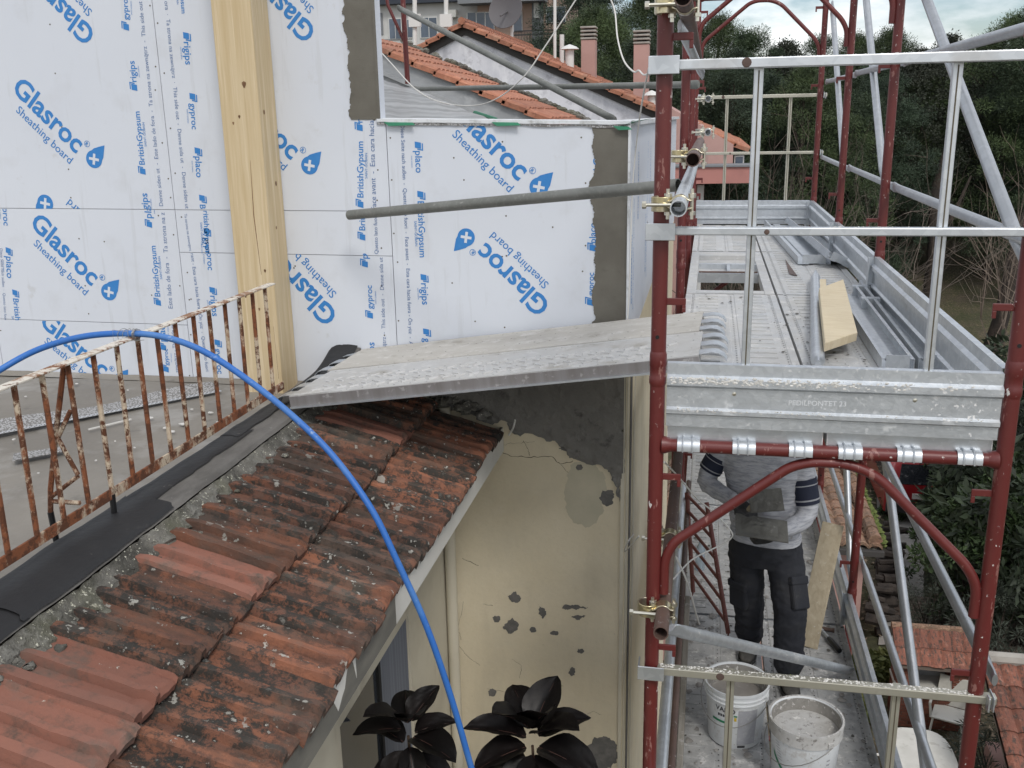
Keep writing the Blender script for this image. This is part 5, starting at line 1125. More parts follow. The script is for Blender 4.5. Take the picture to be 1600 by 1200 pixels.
pts = dict(
 shL=onY(1136, 690, 5.03), elL=onY(1099, 752, 5.02), wrL=onY(1146, 783, 4.80), haL=onY(1163, 795, 4.765),
 shR=onY(1247, 700, 4.97), elR=onY(1265, 808, 4.90), wrR=onY(1216, 834, 4.70), haR=onY(1194, 842, 4.665),
 hiL=pel+Vector((-.095, .015, -.02)), hiR=pel+Vector((.095, -.015, -.02)),
 knL=onY(1168, 935, 5.04), anL=Vector((.318, 5.13, ZB+.10)), knR=onY(1234, 945, 4.84), anR=Vector((.508, 4.83, ZB+.10)))
D_ = pts
print('worker z', {k: tuple(round(x, 2) for x in v) for k, v in pts.items()})
bm_ = MB()
def limb(ps, rs, n=16):
    P = []; Rr = []
    for i in range(len(ps)-1):
        for k in range(5):
            t = k/5; P.append(ps[i].lerp(ps[i+1], t)); Rr.append(rs[i]+(rs[i+1]-rs[i])*t)
    P.append(ps[-1]); Rr.append(rs[-1])
    for _ in range(2):   # soften the joints
        P = [P[0]] + [(P[i-1]+2*P[i]+P[i+1])/4 for i in range(1, len(P)-1)] + [P[-1]]
    bm_.path(P, Rr, n)
    for p, r in ((P[0], Rr[0]), (P[-1], Rr[-1])): bm_.lathe(p - Vector((0, 0, r)), [(r*math.sin(a), r-r*math.cos(a)) for a in [.05, .5, 1., 1.57, 2.1, 2.6, 3.09]], 12)
nk = (D_['shL']+D_['shR'])/2 + Vector((0, .01, .06))
limb([D_['shL'], D_['elL'], D_['wrL']], [.064, .050, .036]); limb([D_['shR'], D_['elR'], D_['wrR']], [.066, .052, .037])
limb([D_['hiL'], D_['knL'], D_['anL'] + Vector((0, 0, .0))], [.104, .088, .080]); limb([D_['hiR'], D_['knR'], D_['anR']], [.106, .090, .082])
# torso from stacked ellipses
ax = (D_['shR']-D_['shL']); ax.z = 0; ax.normalize(); ay = Vector((-ax.y, ax.x, 0))
secs = [(pel + Vector((0, 0, -.10)), .165, .115), (pel + Vector((0, 0, -.02)), .185, .13), (pel + Vector((0, 0, .06)), .182, .128), (pel.lerp(nk, .32), .178, .122), (pel.lerp(nk, .55), .195, .130), (pel.lerp(nk, .75), .212, .130), (pel.lerp(nk, .88), .20, .115), (pel.lerp(nk, 1.0), .12, .085), (nk + Vector((-.01, -.03, .05)), .06, .06), (nk + Vector((-.01, -.05, .11)), .056, .06)]
n = 28; vs_ = []
for c, a, b in secs:
    for k in range(n):
        t = 2*math.pi*k/n; e = .85; vs_.append(c + ax*(a*math.copysign(abs(math.cos(t))**e, math.cos(t))) + ay*(b*math.copysign(abs(math.sin(t))**e, math.sin(t))))
bm_.add(vs_, [(i*n+k, i*n+(k+1) % n, (i+1)*n+(k+1) % n, (i+1)*n+k) for i in range(len(secs)-1) for k in range(n)] + [tuple(range(n-1, -1, -1)), tuple((len(secs)-1)*n+k for k in range(n))])
hc = nk + Vector((-.02, -.085, .20))                       # head, bowed towards the work
def ell(c, r, q=None, nn=16):
    pr = [(math.sin(a), -math.cos(a)) for a in [.08+k*(math.pi-.16)/10 for k in range(11)]]; o = len(bm_.v); bm_.lathe((0, 0, 0), pr, nn)
    for i in range(o, len(bm_.v)):
        p = Vector((bm_.v[i].x*r[0], bm_.v[i].y*r[1], bm_.v[i].z*r[2])); bm_.v[i] = (q @ p if q else p) + c
hq = Matrix.Rotation(R(-28), 3, 'X')
ell(hc, (.076, .095, .112), hq); ell(hc + hq @ Vector((0, -.04, -.07)), (.052, .055, .05), hq)
ell(hc + hq @ Vector((0, -.102, -.012)), (.014, .018, .026), hq); ell(hc + hq @ Vector((0, -.09, -.055)), (.026, .012, .009), hq); ell(hc + hq @ Vector((0, -.085, .028)), (.05, .018, .012), hq)
for s in (-1, 1): ell(hc + hq @ Vector((s*.078, .005, -.005)), (.012, .022, .032), hq)
# gloved hands: palm and five bent fingers closing on the tools
def hand(w, h, side, grip):
    d = (h-w).normalized(); up = grip; sx = d.cross(up).normalized(); u = sx.cross(d)
    pc = w + d*.055
    q = Matrix((sx, d, u)).transposed(); ell(pc, (.048, .056, .026), q, 12)
    for k, (o, ln) in enumerate(((-.032, .068), (-.011, .078), (.010, .074), (.030, .060))):
        b = pc + d*.035 + sx*o; p1 = b + d*ln*.45 - u*.006; p2 = p1 + d*ln*.12 - u*ln*.36; p3 = p2 - d*ln*.25 - u*ln*.18
        bm_.path([b, p1, p2, p3], [.0135, .0125, .0118, .0105], 8)
    b = pc - d*.012 + sx*(.036*side); bm_.path([b, b + sx*(.022*side)+d*.022-u*.012, b + sx*(.012*side)+d*.050-u*.03], [.0135, .012, .010], 8)
    return pc, d, sx, u
hL = hand(D_['wrL'], D_['haL'], 1, Vector((0, -.4, 1))); hR = hand(D_['wrR'], D_['haR'], -1, Vector((0, -.7, -.6)))
me = bm_.mesh('b'); tmp = bpy.data.objects.new('b', me); COL.objects.link(tmp)
md = tmp.modifiers.new('r', 'REMESH'); md.mode = 'VOXEL'; md.voxel_size = .0085
md = tmp.modifiers.new('s', 'SMOOTH'); md.iterations = 3; md.factor = .5
bpy.context.view_layer.update(); body = bpy.data.meshes.new_from_object(tmp.evaluated_get(bpy.context.evaluated_depsgraph_get()))
bpy.data.objects.remove(tmp)
def seg(p, a, b): t = max(0, min(1, (p-a).dot(b-a)/(b-a).length_squared)); return (p-a-(b-a)*t).length, t
belt = pel.z + .045
for m in ('shirt', 'trousers', 'glove', 'skin'): body.materials.append(MATS[m])
zone = []
body.update(); nrm = [v.normal.copy() for v in body.vertices]
for i, v in enumerate(body.vertices):
    p = v.co; arm = min(seg(p, D_[a], D_[b])[0] for a, b in (('shL', 'elL'), ('elL', 'wrL'), ('shR', 'elR'), ('elR', 'wrR')))
    hd = min(seg(p, D_['wrL']+(D_['haL']-D_['wrL'])*.35, D_['haL']+(D_['haL']-D_['wrL'])*3.5)[0], seg(p, D_['wrR']+(D_['haR']-D_['wrR'])*.35, D_['haR']+(D_['haR']-D_['wrR'])*3.5)[0])
    tw_ = min(seg(p, D_['wrL'], D_['haL'])[1], 1)
    if hd < .062 and arm > .001 and min((p-hL[0]).dot(hL[1])+.055 if (p-hL[0]).length < .16 else -1, 9) > .012 or (hd < .062 and (p-hR[0]).length < .16 and (p-hR[0]).dot(hR[1])+.055 > .012): z = 2
    elif p.z > nk.z + .035 and arm > .08: z = 3
    elif p.z < belt and arm > .058: z = 1
    else: z = 0
    zone.append(z)
    if z == 0: amp = .007*fbm(p.x*5, p.y*5, p.z*16, 1) + .005*fbm(p.x*14, p.y*14, p.z*30, 1); v.co = p + nrm[i]*(amp + .004)
    elif z == 1:
        k = 1 + 1.2*max(0, 1-abs(p.z-(ZB+.16))/.12); amp = .009*fbm(p.x*6+3, p.y*6, p.z*11, 1)*k + .004*fbm(p.x*18, p.y*18, p.z*26, 1); v.co = p + nrm[i]*(amp-.002)
for p in body.polygons:
    zs = [zone[k] for k in p.vertices]; p.material_index = max(set(zs), key=zs.count); p.use_smooth = True
for v in body.vertices: v.co -= worker.location
o = bpy.data.objects.new('body', body); COL.objects.link(o); o.parent = worker
def band(a, b, t0, t1, r0, m, nm, par):
    d = (b-a).normalized(); L_ = (b-a).length; P = [a + d*(L_*(t0+(t1-t0)*k/4)) for k in range(5)]
    return MB().path(P, [r0*(1-.06*k/4) for k in range(5)], 24).build(nm, m, par, smooth=True)
for a, b, r, t0 in ((D_['shL'], D_['elL'], .0655, .36), (D_['shR'], D_['elR'], .069, .44)):
    bn = band(a, b, t0, t0+.36, r, 'navy_band', 'sleeve_band', worker)
    band(a, b, t0+.075, t0+.10, r+.0018, 'band_line', 'band_stripe', bn); band(a, b, t0+.285, t0+.31, r+.0004, 'band_line', 'band_stripe', bn)
MB().add([hc + hq @ Vector((.082*math.sin(a)*math.cos(t), .012+.10*math.sin(a)*math.sin(t), .02+.104*math.cos(a))) for a in [.02+k*.19 for k in range(9)] for t in [2*math.pi*j/20 for j in range(20)]], [(i*20+j, i*20+(j+1) % 20, (i+1)*20+(j+1) % 20, (i+1)*20+j) for i in range(8) for j in range(20)]).build('hair', 'hair', worker, smooth=True)
for s in (-1, 1):
    MB().lathe(hc + hq @ Vector((s*.032, -.086, .008)), [(.009, -.004), (.011, .0), (.008, .006), (.003, .008)], 10, axis=tuple(hq @ Vector((0, -1, 0)))).build('eye', 'hair', worker)
# cargo pockets
for kn, hi, s in (('knR', 'hiR', 1), ('knL', 'hiL', -1)):
    d = (D_[hi]-D_[kn]).normalized(); n_ = Vector((s*.62, -.78, 0)); n_ = (n_-d*n_.dot(d)).normalized(); x_ = d.cross(n_); q = Matrix((x_, n_, d)).transposed()
    c = D_[hi].lerp(D_[kn], .80) + n_*.076
    pk = MB().obox(c, (.11, .04, .16), q).build('cargo_pocket', 'trousers', worker, bevel=.012); MB().obox(c + d*.07 + n_*.004, (.118, .042, .045), q).build('pocket_flap', 'trousers', pk, bevel=.008)
# shoes
for an, yaw in ((D_['anL'], -.15), (D_['anR'], .05)):
    dr = Vector((math.sin(yaw), -math.cos(yaw), 0)); sx = Vector((-dr.y, dr.x, 0)); sh = MB(); g0 = Vector((an.x, an.y, ZB))
    sec = [(-.085, .030, .075), (-.06, .040, .09), (0, .043, .105), (.05, .044, .088), (.10, .048, .066), (.145, .046, .05), (.175, .034, .038), (.19, .016, .026)]; n = 14; vs_ = []
    for t, w_, h_ in sec:
        for k in range(n):
            th = 2*math.pi*k/n; zz = math.sin(th); vs_.append(g0 + dr*t + sx*(w_*math.cos(th)) + Vector((0, 0, .012 + (h_*.5-.002)*(1+zz) if zz > -.6 else .012)))
    sh.add(vs_, [(i*n+k, i*n+(k+1) % n, (i+1)*n+(k+1) % n, (i+1)*n+k) for i in range(len(sec)-1) for k in range(n)] + [tuple(range(n-1, -1, -1)), tuple((len(sec)-1)*n+k for k in range(n))])
    so_ = sh.build('shoe', 'shoe', worker, smooth=True, sub=1)
    MB().prism([g0 + dr*t + sx*w_ for t, w_ in ((-.09, -.03), (-.06, -.042), (.0, -.044), (.10, -.05), (.15, -.047), (.185, -.03), (.197, 0), (.185, .03), (.15, .047), (.10, .05), (0, .044), (-.06, .042), (-.09, .03))], (0, 0, .018)).build('sole', 'sole', so_)
    lc = MB()
    for k in range(5):
        t = .028+.02*k; hgt = .108-.011*k-.002*k; a = g0 + dr*t - sx*.024 + Vector((0, 0, hgt-.006)); b = g0 + dr*(t+.016) + sx*.024 + Vector((0, 0, hgt-.014)); m_ = (a+b)/2 + Vector((0, 0, .008)); lc.path([a, m_, b], .0033, 6)
        a2 = g0 + dr*t + sx*.024 + Vector((0, 0, hgt-.006)); b2 = g0 + dr*(t+.016) - sx*.024 + Vector((0, 0, hgt-.014)); lc.path([a2, (a2+b2)/2+Vector((0, 0, .009)), b2], .0033, 6)
    lc.path([g0 + dr*.03 + sx*.045*math.cos(a) + dr*.03*math.sin(a) + Vector((0, 0, .112)) for a in [k*math.pi/8 for k in range(17)]], .004, 6)
    lc.build('laces', 'lace', so_)['kind'] = 'stuff'
# trowel and hawk
tr = thing('trowel', 'mortar covered steel trowel held in front of the worker chest', 'trowel', onY(1186, 786, 4.70))
c = onY(1197, 782, 4.69); q = Matrix.Rotation(R(48), 3, 'X') @ Matrix.Rotation(R(8), 3, 'Z')
MB().obox(c, (.165, .12, .004), q).build('blade', 'tool_mortar', tr)
MB().grid(lambda a, b: c + q @ Vector((-.08+.16*a, -.058+.116*b, .004+.010*max(0, fbm(a*5, b*5, 3, 1)+.5)*math.sin(math.pi*min(.999, max(.001, a)))**.4)), 18, 12).build('mortar_layer', 'tool_mortar', tr, smooth=True)
MB().path([c + q @ Vector((-.06, 0, -.012)), hL[0] + hL[1]*.03 - hL[3]*.015, hL[0] - hL[3]*.02], [.009, .013, .013], 10).build('handle', 'formwork_wood', tr, smooth=True)
hk = thing('hawk', 'mortar covered plasterer hawk held at the worker waist', 'hawk', onY(1190, 828, 4.66))
c = onY(1190, 825, 4.665); q = Matrix.Rotation(R(22), 3, 'X') @ Matrix.Rotation(R(8), 3, 'Y')
MB().obox(c, (.26, .15, .006), q).build('plate', 'tool_mortar', hk)
MB().grid(lambda a, b: c + q @ Vector((-.10+.18*a, -.05+.10*b, .004+.032*max(0, 1-((a-.5)*2)**2)*max(0, 1-((b-.5)*2)**2)*(1+.5*fbm(a*6, b*6, 1, 1)))), 22, 14).build('mortar_pile', 'tool_mortar', hk, smooth=True)
MB().tube(c + q @ Vector((0, 0, -.004)), c + q @ Vector((.0, .02, -.085)), .014, 12).build('handle', 'formwork_wood', hk, smooth=True)
# ------------------------------------------------------------------ neighbouring houses
mat('lilac_plaster', (.62, .62, .66), .9, 0, [N(.8, .4, .62, (.50, .51, .55), nr=.7), N(2.2, .48, .66, (.68, .68, .71), nr=.7, st=(1, 1, .4)), N(3.5, .56, .7, (.34, .34, .37), f=.7)], bump=dict(s=8, str=.2, dist=.02))
mat('grey_plaster', (.34, .35, .36), .9, 0, [N(1.5, .4, .66, (.25, .26, .27), nr=.7, st=(1, 1, 2)), N(5, .55, .7, (.42, .43, .44))])
mat('dark_fascia', (.045, .042, .04), .7)
mat('roof_orange', (.33, .135, .08), .85, 0, [N(3, .4, .65, (.26, .105, .066)), N(9, .5, .66, (.39, .175, .11)), N(22, .58, .68, (.2, .09, .06)), N(1.2, .56, .7, (.25, .17, .12), f=.6)], bump=dict(s=20, str=.4, dist=.02), rnd=True, hue=.15)
mat('roof_brown', (.21, .115, .075), .9, 0, [N(1.5, .4, .62, (.13, .088, .06), nr=.7), N(9, .48, .64, (.30, .19, .125), nr=.7, st=(1, 4, 1)), N(25, .56, .64, (.07, .055, .04)), N(2, .6, .72, (.1, .1, .045), f=.7)], bump=dict(s=18, str=.6, dist=.03), rnd=True, hue=.2)
mat('pink_wall', (.42, .26, .23), .85, 0, [N(1.2, .4, .68, (.36, .22, .195)), N(5, .55, .75, (.47, .30, .27), f=.5), N(2, .6, .72, (.25, .19, .17), f=.6, st=(3, 3, .4))])
mat('balcony_pink', (.42, .19, .165), .8, 0, [N(2, .45, .7, (.36, .165, .145))])
mat('apt_white', (.50, .50, .485), .85, 0, [N(1, .4, .7, (.44, .44, .42))]); mat('apt_beige', (.36, .255, .20), .85, 0, [N(1, .4, .7, (.31, .22, .175))])
mat('navy_band_wall', (.025, .032, .045), .7); mat('slab_grey', (.17, .18, .19), .8)
mat('pane', (.11, .14, .19), .12, 0, [N(.6, .4, .6, (.06, .08, .11))], spec=.6); mat('frame_white', (.6, .6, .58), .5); mat('ac_white', (.45, .45, .42), .6)
mat('cowl_cement', (.33, .31, .28), .9, 0, [N(3, .4, .7, (.22, .2, .18))], bump=dict(s=10, str=.4, dist=.02)); mat('dish_grey', (.10, .095, .10), .6); mat('iron', (.02, .02, .022), .6)
def pbox(x0, y0, x1, y1, Y, dy=.3, dz=0):
    a, b = onY(x0, y1, Y), onY(x1, y0, Y); return MB().box((a.x, Y, a.z), (b.x, Y+dy, b.z))
def course_roof(parent, P0, down, along, nrow, step, width, m, th=.04, rib=.2, amp=.035, name='tile_course'):
    """courses of pan tiles: P0 head corner, 'down' and 'along' unit vectors"""
    up = along.cross(down).normalized()
    if up.z < 0: up = -up
    nr_ = max(2, int(width/rib))
    for r in range(nrow):
        m_ = MB(); o = P0 + down*(step*r); nv = nr_*4; rs = random.Random(r*7+nrow)
        jit = [rs.uniform(-.012, .012) for _ in range(nr_+1)]
        def pt(u, v, lo=0.):
            k = int(v*nr_*.999); return o + down*((step*1.12)*u + (jit[k] if u > .5 else 0)) + along*(width*v) + up*(amp*(abs(math.sin(v*nr_*math.pi)))**.7 + th*.55*u + .01 - lo)
        nu = 2; base = len(m_.v)
        m_.grid(lambda a, b: pt(a, b), nu, nv)
        e = [base + nu*(nv+1)+j for j in range(nv+1)]; b2 = len(m_.v)
        m_.v += [m_.v[k] - up*th for k in e]; m_.f += [(e[j], b2+j, b2+j+1, e[j+1]) for j in range(nv)]
        s0 = [base + i*(nv+1) for i in range(nu+1)]; b3 = len(m_.v); m_.v += [m_.v[k] - up*(th*1.6) for k in s0]; m_.f += [(s0[i], b3+i, b3+i+1, s0[i+1]) for i in range(nu)]
        s1 = [base + i*(nv+1)+nv for i in range(nu+1)]; b3 = len(m_.v); m_.v += [m_.v[k] - up*(th*1.6) for k in s1]; m_.f += [(s1[i], b3+i, b3+i+1, s1[i+1]) for i in range(nu)]
        m_.build(name, m, parent)
# wing with stepped orange roof right behind the membrane roof
Y1 = 13.2; wing = thing('grey_wing', 'grey plastered wing with orange tiled roof sloping behind the parapet', 'building', (-4, Y1+1.5, GZ))
a, b = onY(540, 53, Y1), onY(905, 208, Y1); d = (b-a).normalized()
MB().prism([a+Vector((0, 0, -.05)), b+Vector((0, 0, -.05)), Vector((b.x, Y1, GZ)), Vector((a.x, Y1, GZ))], (0, 2.4, 0)).build('wall', 'grey_plaster', wing)
for o, h, pr in ((-.28, .05, .05), (-.55, .06, .09)):
    MB().prism([a+Vector((0, -pr, o)), b+Vector((0, -pr, o)), b+Vector((0, -pr, o-h)), a+Vector((0, -pr, o-h))], (0, pr-.001, 0)).build('cornice', 'grey_plaster', wing)
course_roof(wing, a + Vector((0, -.06, .0)), d, Vector((0, 1, 0)), int((b-a).length/.335)+1, .335, 2.5, 'roof_orange')
mo = MB(); ro = random.Random(3)
for i in range(120):
    t = ro.random(); p = a.lerp(b, t) + Vector((ro.uniform(-.03, .03), 2.42+ro.uniform(0, .08), .05+ro.uniform(0, .04))); mo.lathe(p, [(.05, -.03), (.06, .01), (.02, .04)], 5)
mo.build('moss_edge', 'moss_mortar', wing)['kind'] = 'stuff'
# gable house
Y2 = 27.0; gh = thing('gable_house', 'pale stained gable house with orange tiled roof and two pink chimneys', 'house', (-4, Y2+5, GZ))
ap, rt_, lf = onY(726, 38, Y2), onY(1152, 226, Y2), onY(560, 128, Y2)
w0 = Vector((0, 0, -.16))
MB().prism([ap+w0, rt_+w0, Vector((rt_.x-.9, Y2, rt_.z-.1-.9*0)), Vector((rt_.x-.9, Y2, GZ)), Vector((lf.x, Y2, GZ)), lf+w0], (0, 10, 0)).build('wall', 'lilac_plaster', gh)
for a, b in ((ap, rt_), (lf, ap)):
    MB().prism([a+Vector((0, -.07, -.02)), b+Vector((0, -.07, -.02)), b+Vector((0, -.07, -.27)), a+Vector((0, -.07, -.27))], (0, 10.4, 0)).build('verge_board', 'dark_fascia', gh)
dR = (rt_-ap).normalized(); dL = (lf-ap).normalized()
course_roof(gh, ap + Vector((0, -.3, .0)), dR, Vector((0, 1, 0)), int((rt_-ap).length/.36)+1, .36, 10.5, 'roof_orange', .06, .22, .05)
course_roof(gh, ap + Vector((0, -.3, .0)), dL, Vector((0, 1, 0)), int((lf-ap).length/.36)+1, .36, 10.5, 'roof_orange', .06, .22, .05)
rg = MB()
for k in range(26): rg.path([ap + Vector((0, -.35+.41*k, .06)), ap + Vector((0, .05+.41*k+.03, .045))], [.10, .085], 8)
rg.build('ridge_tiles', 'roof_orange', gh)['kind'] = 'stuff'
def chimney(x0, x1, ytop, ybase, Y, label):
    t = thing('chimney', label, 'chimney', onY((x0+x1)/2, ybase, Y), 'pink chimneys'); a, b = onY(x0, ybase+12, Y), onY(x1, ytop+19, Y); w_ = b.x-a.x
    MB().box((a.x, Y, a.z-.4), (b.x, Y+w_*1.1, b.z)).build('shaft', 'pink_wall', t)
    for k in range(4): MB().box((a.x-.02-.01*(k % 2), Y-.03, b.z+.015+.105*k), (b.x+.02, Y+w_*1.1+.03, b.z+.075+.105*k)).build('cowl_slab', 'cowl_cement', t, bevel=.02)
    MB().box((a.x+.08, Y+.08, b.z+.0), (b.x-.08, Y+w_-.05, b.z+.33)).build('flue', 'dark_hole', t)
chimney(908, 930, 43, 112, 30.5, 'pink chimney with layered cement cowl, standing free on the gable roof')
chimney(989, 1014, 50, 152, 29.5, 'pink chimney with layered cement cowl beside the red scaffold post')
def pipe(x, y0, y1, Y, r, label, cap=True, m='frame_white'):
    t = thing('roof_pipe', label, 'pipe', onY(x, y1, Y), 'roof pipes and vents'); a, b = onY(x, y1+8, Y), onY(x, y0, Y)
    MB().tube(a, b, r, 12).build('pipe', m, t, smooth=True)
    if cap: MB().lathe(b, [(r*2.2, -.02), (r*1.6, .05), (.02, .12)], 12).build('cap', m, t)
pipe(878, 54, 95, 31, .07, 'plain white vent pipe on the gable roof', False); pipe(890, 76, 100, 30, .13, 'stout white vent with conical cap on the gable roof'); pipe(1018, 148, 163, 29, .11, 'small white vent half hidden by the red post')
pipe(867, -20, 85, 33, .05, 'tall thin white mast behind the gable roof', False)
for x, y1, lb in ((648, 78, 'white aerial mast before the white facade'), (697, 45, 'white aerial mast above the gable')):
    pipe(x, -30, y1, 33, .075, lb, False)
    q = MB().box((onY(x, 32, 32.9).x-.2, 32.85, onY(x, 32, 32.9).z-.2), (onY(x, 32, 32.9).x+.2, 32.98, onY(x, 32, 32.9).z+.2)).build('junction_box', 'frame_white', [o for o in bpy.data.objects if o.get('label') == lb][0])
dt = thing('satellite_dish', 'dark round satellite dish on a mast behind the gable roof', 'satellite dish', onY(797, 60, 34))
c = onY(793, 18, 34); MB().lathe(c, [(.02, .0), (.25, .025), (.45, .09), (.62, .17), (.61, .185), (.42, .11), (.02, .02)], 28, axis=(-.25, -1, .25)).build('reflector', 'dish_grey', dt, smooth=True)
MB().tube(onY(800, 62, 34), onY(799, -20, 34), .05, 10).build('mast', 'frame_white', dt, smooth=True); MB().tube(c, c+Vector((-.1, -.7, -.2)), .03, 8).build('feed_arm', 'dish_grey', dt)
# apartment block
Y3 = 50; ap3 = thing('apartment_block', 'apartment block in white and beige with balconies behind the gable roof', 'building', (-12, Y3+6, GZ))
pbox(480, -160, 752, 260, Y3, 10).build('wall', 'apt_white', ap3); pbox(752.5, -160, 884, 260, Y3-.4, 10).build('wall', 'apt_beige', ap3)
pbox(480, -30, 752, 12, Y3-.5, .48).build('balcony_parapet', 'navy_band_wall', ap3); pbox(715, -12, 850, 6, Y3-1.6, 1.1).build('balcony_slab', 'slab_grey', ap3); pbox(832, -20, 848, 90, Y3-.55, .14).build('pilaster', 'slab_grey', ap3)
pbox(575, 20, 597, 55, Y3-.05, .04).build('shutter', 'slab_grey', ap3)
def window(x0, y0, x1, y1, Y, n=2):
    w = pbox(x0, y0, x1, y1, Y-.06, .05).build('window', 'frame_white', ap3); s = (x1-x0)/n
    for k in range(n): pbox(x0+s*k+1.2, y0+1.5, x0+s*(k+1)-1.2, y1-1.5, Y-.075, .01).build('pane', 'pane', w)
window(608, 28, 627, 62, Y3); window(636, 29, 648, 60, Y3, 1); window(657, 26, 683, 60, Y3)
window(730, 18, 772, 50, Y3-.4, 3); window(802, 18, 816, 50, Y3-.4, 1); window(853, 9, 884, 36, Y3-.4)
pbox(586, 60, 640, 63, Y3-1.2, .1).build('balcony_rail', 'slab_grey', ap3)
pbox(698, 15, 712, 27, Y3-.5, .4).build('air_conditioner', 'ac_white', ap3); pbox(834, 4, 841, 28, Y3-.95, .35).build('air_conditioner', 'ac_white', ap3)
rl_ = MB()
for k in range(34):
    x = 803+2.4*k; a, b = onY(x, 74, Y3-1.5), onY(x, 50, Y3-1.5); rl_.box((a.x-.012, Y3-1.5, a.z), (a.x+.012, Y3-1.48, b.z))
for y in (49, 55, 73): a, b = onY(803, y, Y3-1.5), onY(884, y, Y3-1.5); rl_.box((a.x, Y3-1.51, a.z-.03), (b.x, Y3-1.475, a.z+.03))
rl_.build('balcony_railing', 'iron', ap3)['kind'] = 'stuff'
pbox(800, 74, 890, 90, Y3-1.6, 1.1).build('balcony_slab', 'slab_grey', ap3)
# pink house beyond the far deck end
Y4 = 26.5; ph = thing('pink_house', 'pink house end with balcony beyond the far scaffold posts', 'house', onY(1130, 290, Y4))
a, b, c_ = onY(1060, 168, Y4), onY(1152, 228, Y4), onY(1147, 232, Y4)
MB().prism([onY(1030, 158, Y4-.02), onY(1146, 226, Y4-.02), onY(1145, 258, Y4-.02), onY(1100, 262, Y4-.02), Vector((onY(1100, 262, Y4).x, Y4-.02, GZ)), Vector((onY(1030, 258, Y4).x, Y4-.02, GZ))], (0, 4, 0)).build('wall', 'pink_wall', ph)
MB().prism([onY(1030, 262, Y4-1.0), onY(1177, 260, Y4-1.0), onY(1175, 286, Y4-1.0), onY(1030, 288, Y4-1.0)], (0, .95, 0)).build('balcony', 'balcony_pink', ph)
pbox(1030, 258, 1178, 262, Y4-1.05, 1.1).build('balcony_coping', 'slab_grey', ph); w = pbox(1147, 243, 1163, 258, Y4+.4, .1).build('window', 'frame_white', ph); pbox(1149, 245, 1161, 256, Y4+.38, .015).build('pane', 'pane', w)
MB().box((onY(1090, 290, Y4).x, Y4-.5, GZ), (onY(1100, 290, Y4).x, Y4-.05, onY(1100, 287, Y4).z)).build('column', 'apt_white', ph)
# ------------------------------------------------------------------ trees
mat('bark', (.06, .045, .035), .95, 0, [N(6, .4, .6, (.03, .024, .02), st=(1, 1, .3))], bump=dict(s=12, str=.8, dist=.05))
for nm, c1, c2, c3 in (('pine_c', (.035, .058, .032), (.016, .029, .017), (.058, .085, .045)), ('pine_a', (.045, .072, .032), (.020, .036, .018), (.078, .108, .045)), ('pine_b', (.055, .084, .028), (.026, .042, .017), (.095, .125, .042)), ('oak_leaf', (.040, .048, .030), (.022, .028, .018), (.068, .078, .050)), ('shrub_leaf', (.06, .10, .032), (.028, .05, .018), (.11, .16, .055)), ('oleander_leaf', (.05, .062, .045), (.028, .036, .026), (.085, .10, .075)), ('lime_leaf', (.15, .16, .045), (.07, .09, .03), (.24, .23, .09)), ('palm_leaf', (.03, .045, .022), (.018, .025, .014), (.05, .07, .035))):
    mat(nm, c1, .7, 0, [N(.9, .42, .6, c2, nr=.6), N(5, .55, .7, c3, f=.8)], rnd=True, hue=.25)
mat('twig', (.13, .105, .085), .95, 0, [N(2, .4, .6, (.085, .068, .055))]); mat('twig_pale', (.19, .15, .12), .95)
import numpy as np
def leaf_quads(vs):
    n = len(vs)//4; me = bpy.data.meshes.new('leaves'); me.vertices.add(4*n); me.vertices.foreach_set('co', np.ascontiguousarray(vs, dtype=np.float32).ravel())
    me.loops.add(4*n); me.loops.foreach_set('vertex_index', np.arange(4*n, dtype=np.int32)); me.polygons.add(n); me.polygons.foreach_set('loop_start', np.arange(0, 4*n, 4, dtype=np.int32)); me.update(calc_edges=True); return me
def crown(seed, H, W, nc, nl, lmin, lmax, wd, shape='pine', base=.25):
    """many small leaf faces gathered in clumps; returns verts, faces"""
    r = random.Random(seed); cl = []
    for i in range(nc):
        for _ in range(50):
            z = r.uniform(base, 1.0); t = (z-base)/(1-base)
            env = (math.sin(math.pi*min(1, t*.86+.14))**.75 if shape != 'pine' else (1-.55*t)*(.55+.45*math.sin(t*9+seed))*min(1, t*5+.35))
            a = r.uniform(0, 2*math.pi); q = math.sqrt(r.uniform(.12, 1)); x, y = W*env*q*math.cos(a), W*env*q*math.sin(a)
            if fbm(x*.5+seed*9, y*.5, z*H*.5, 1) > -.22: break
        cl.append(Vector((x, y, z*H)))
    g = np.random.default_rng(seed); n = nc*nl
    C = np.repeat(np.array([tuple(c) for c in cl]), nl, 0); CR = np.repeat(g.uniform(.5, 1.15, nc)*W*.15, nl)
    d = g.normal(size=(n, 3))*(1, 1, .75); d /= np.linalg.norm(d, axis=1)[:, None]; p = C + d*(CR*g.random(n)**.5)[:, None]
    dd = d + g.normal(size=(n, 3))*.5 + (0, 0, .15); dd /= np.linalg.norm(dd, axis=1)[:, None]
    s = np.cross(dd, g.normal(size=(n, 3))); s /= np.linalg.norm(s, axis=1)[:, None]; l = g.uniform(lmin, lmax, n)[:, None]; w_ = l*wd
    vs = np.stack([p - s*w_*.2, p + dd*l*.5 - s*w_*.5, p + dd*l, p + dd*l*.5 + s*w_*.5], 1).reshape(-1, 3)
    return leaf_quads(vs), cl
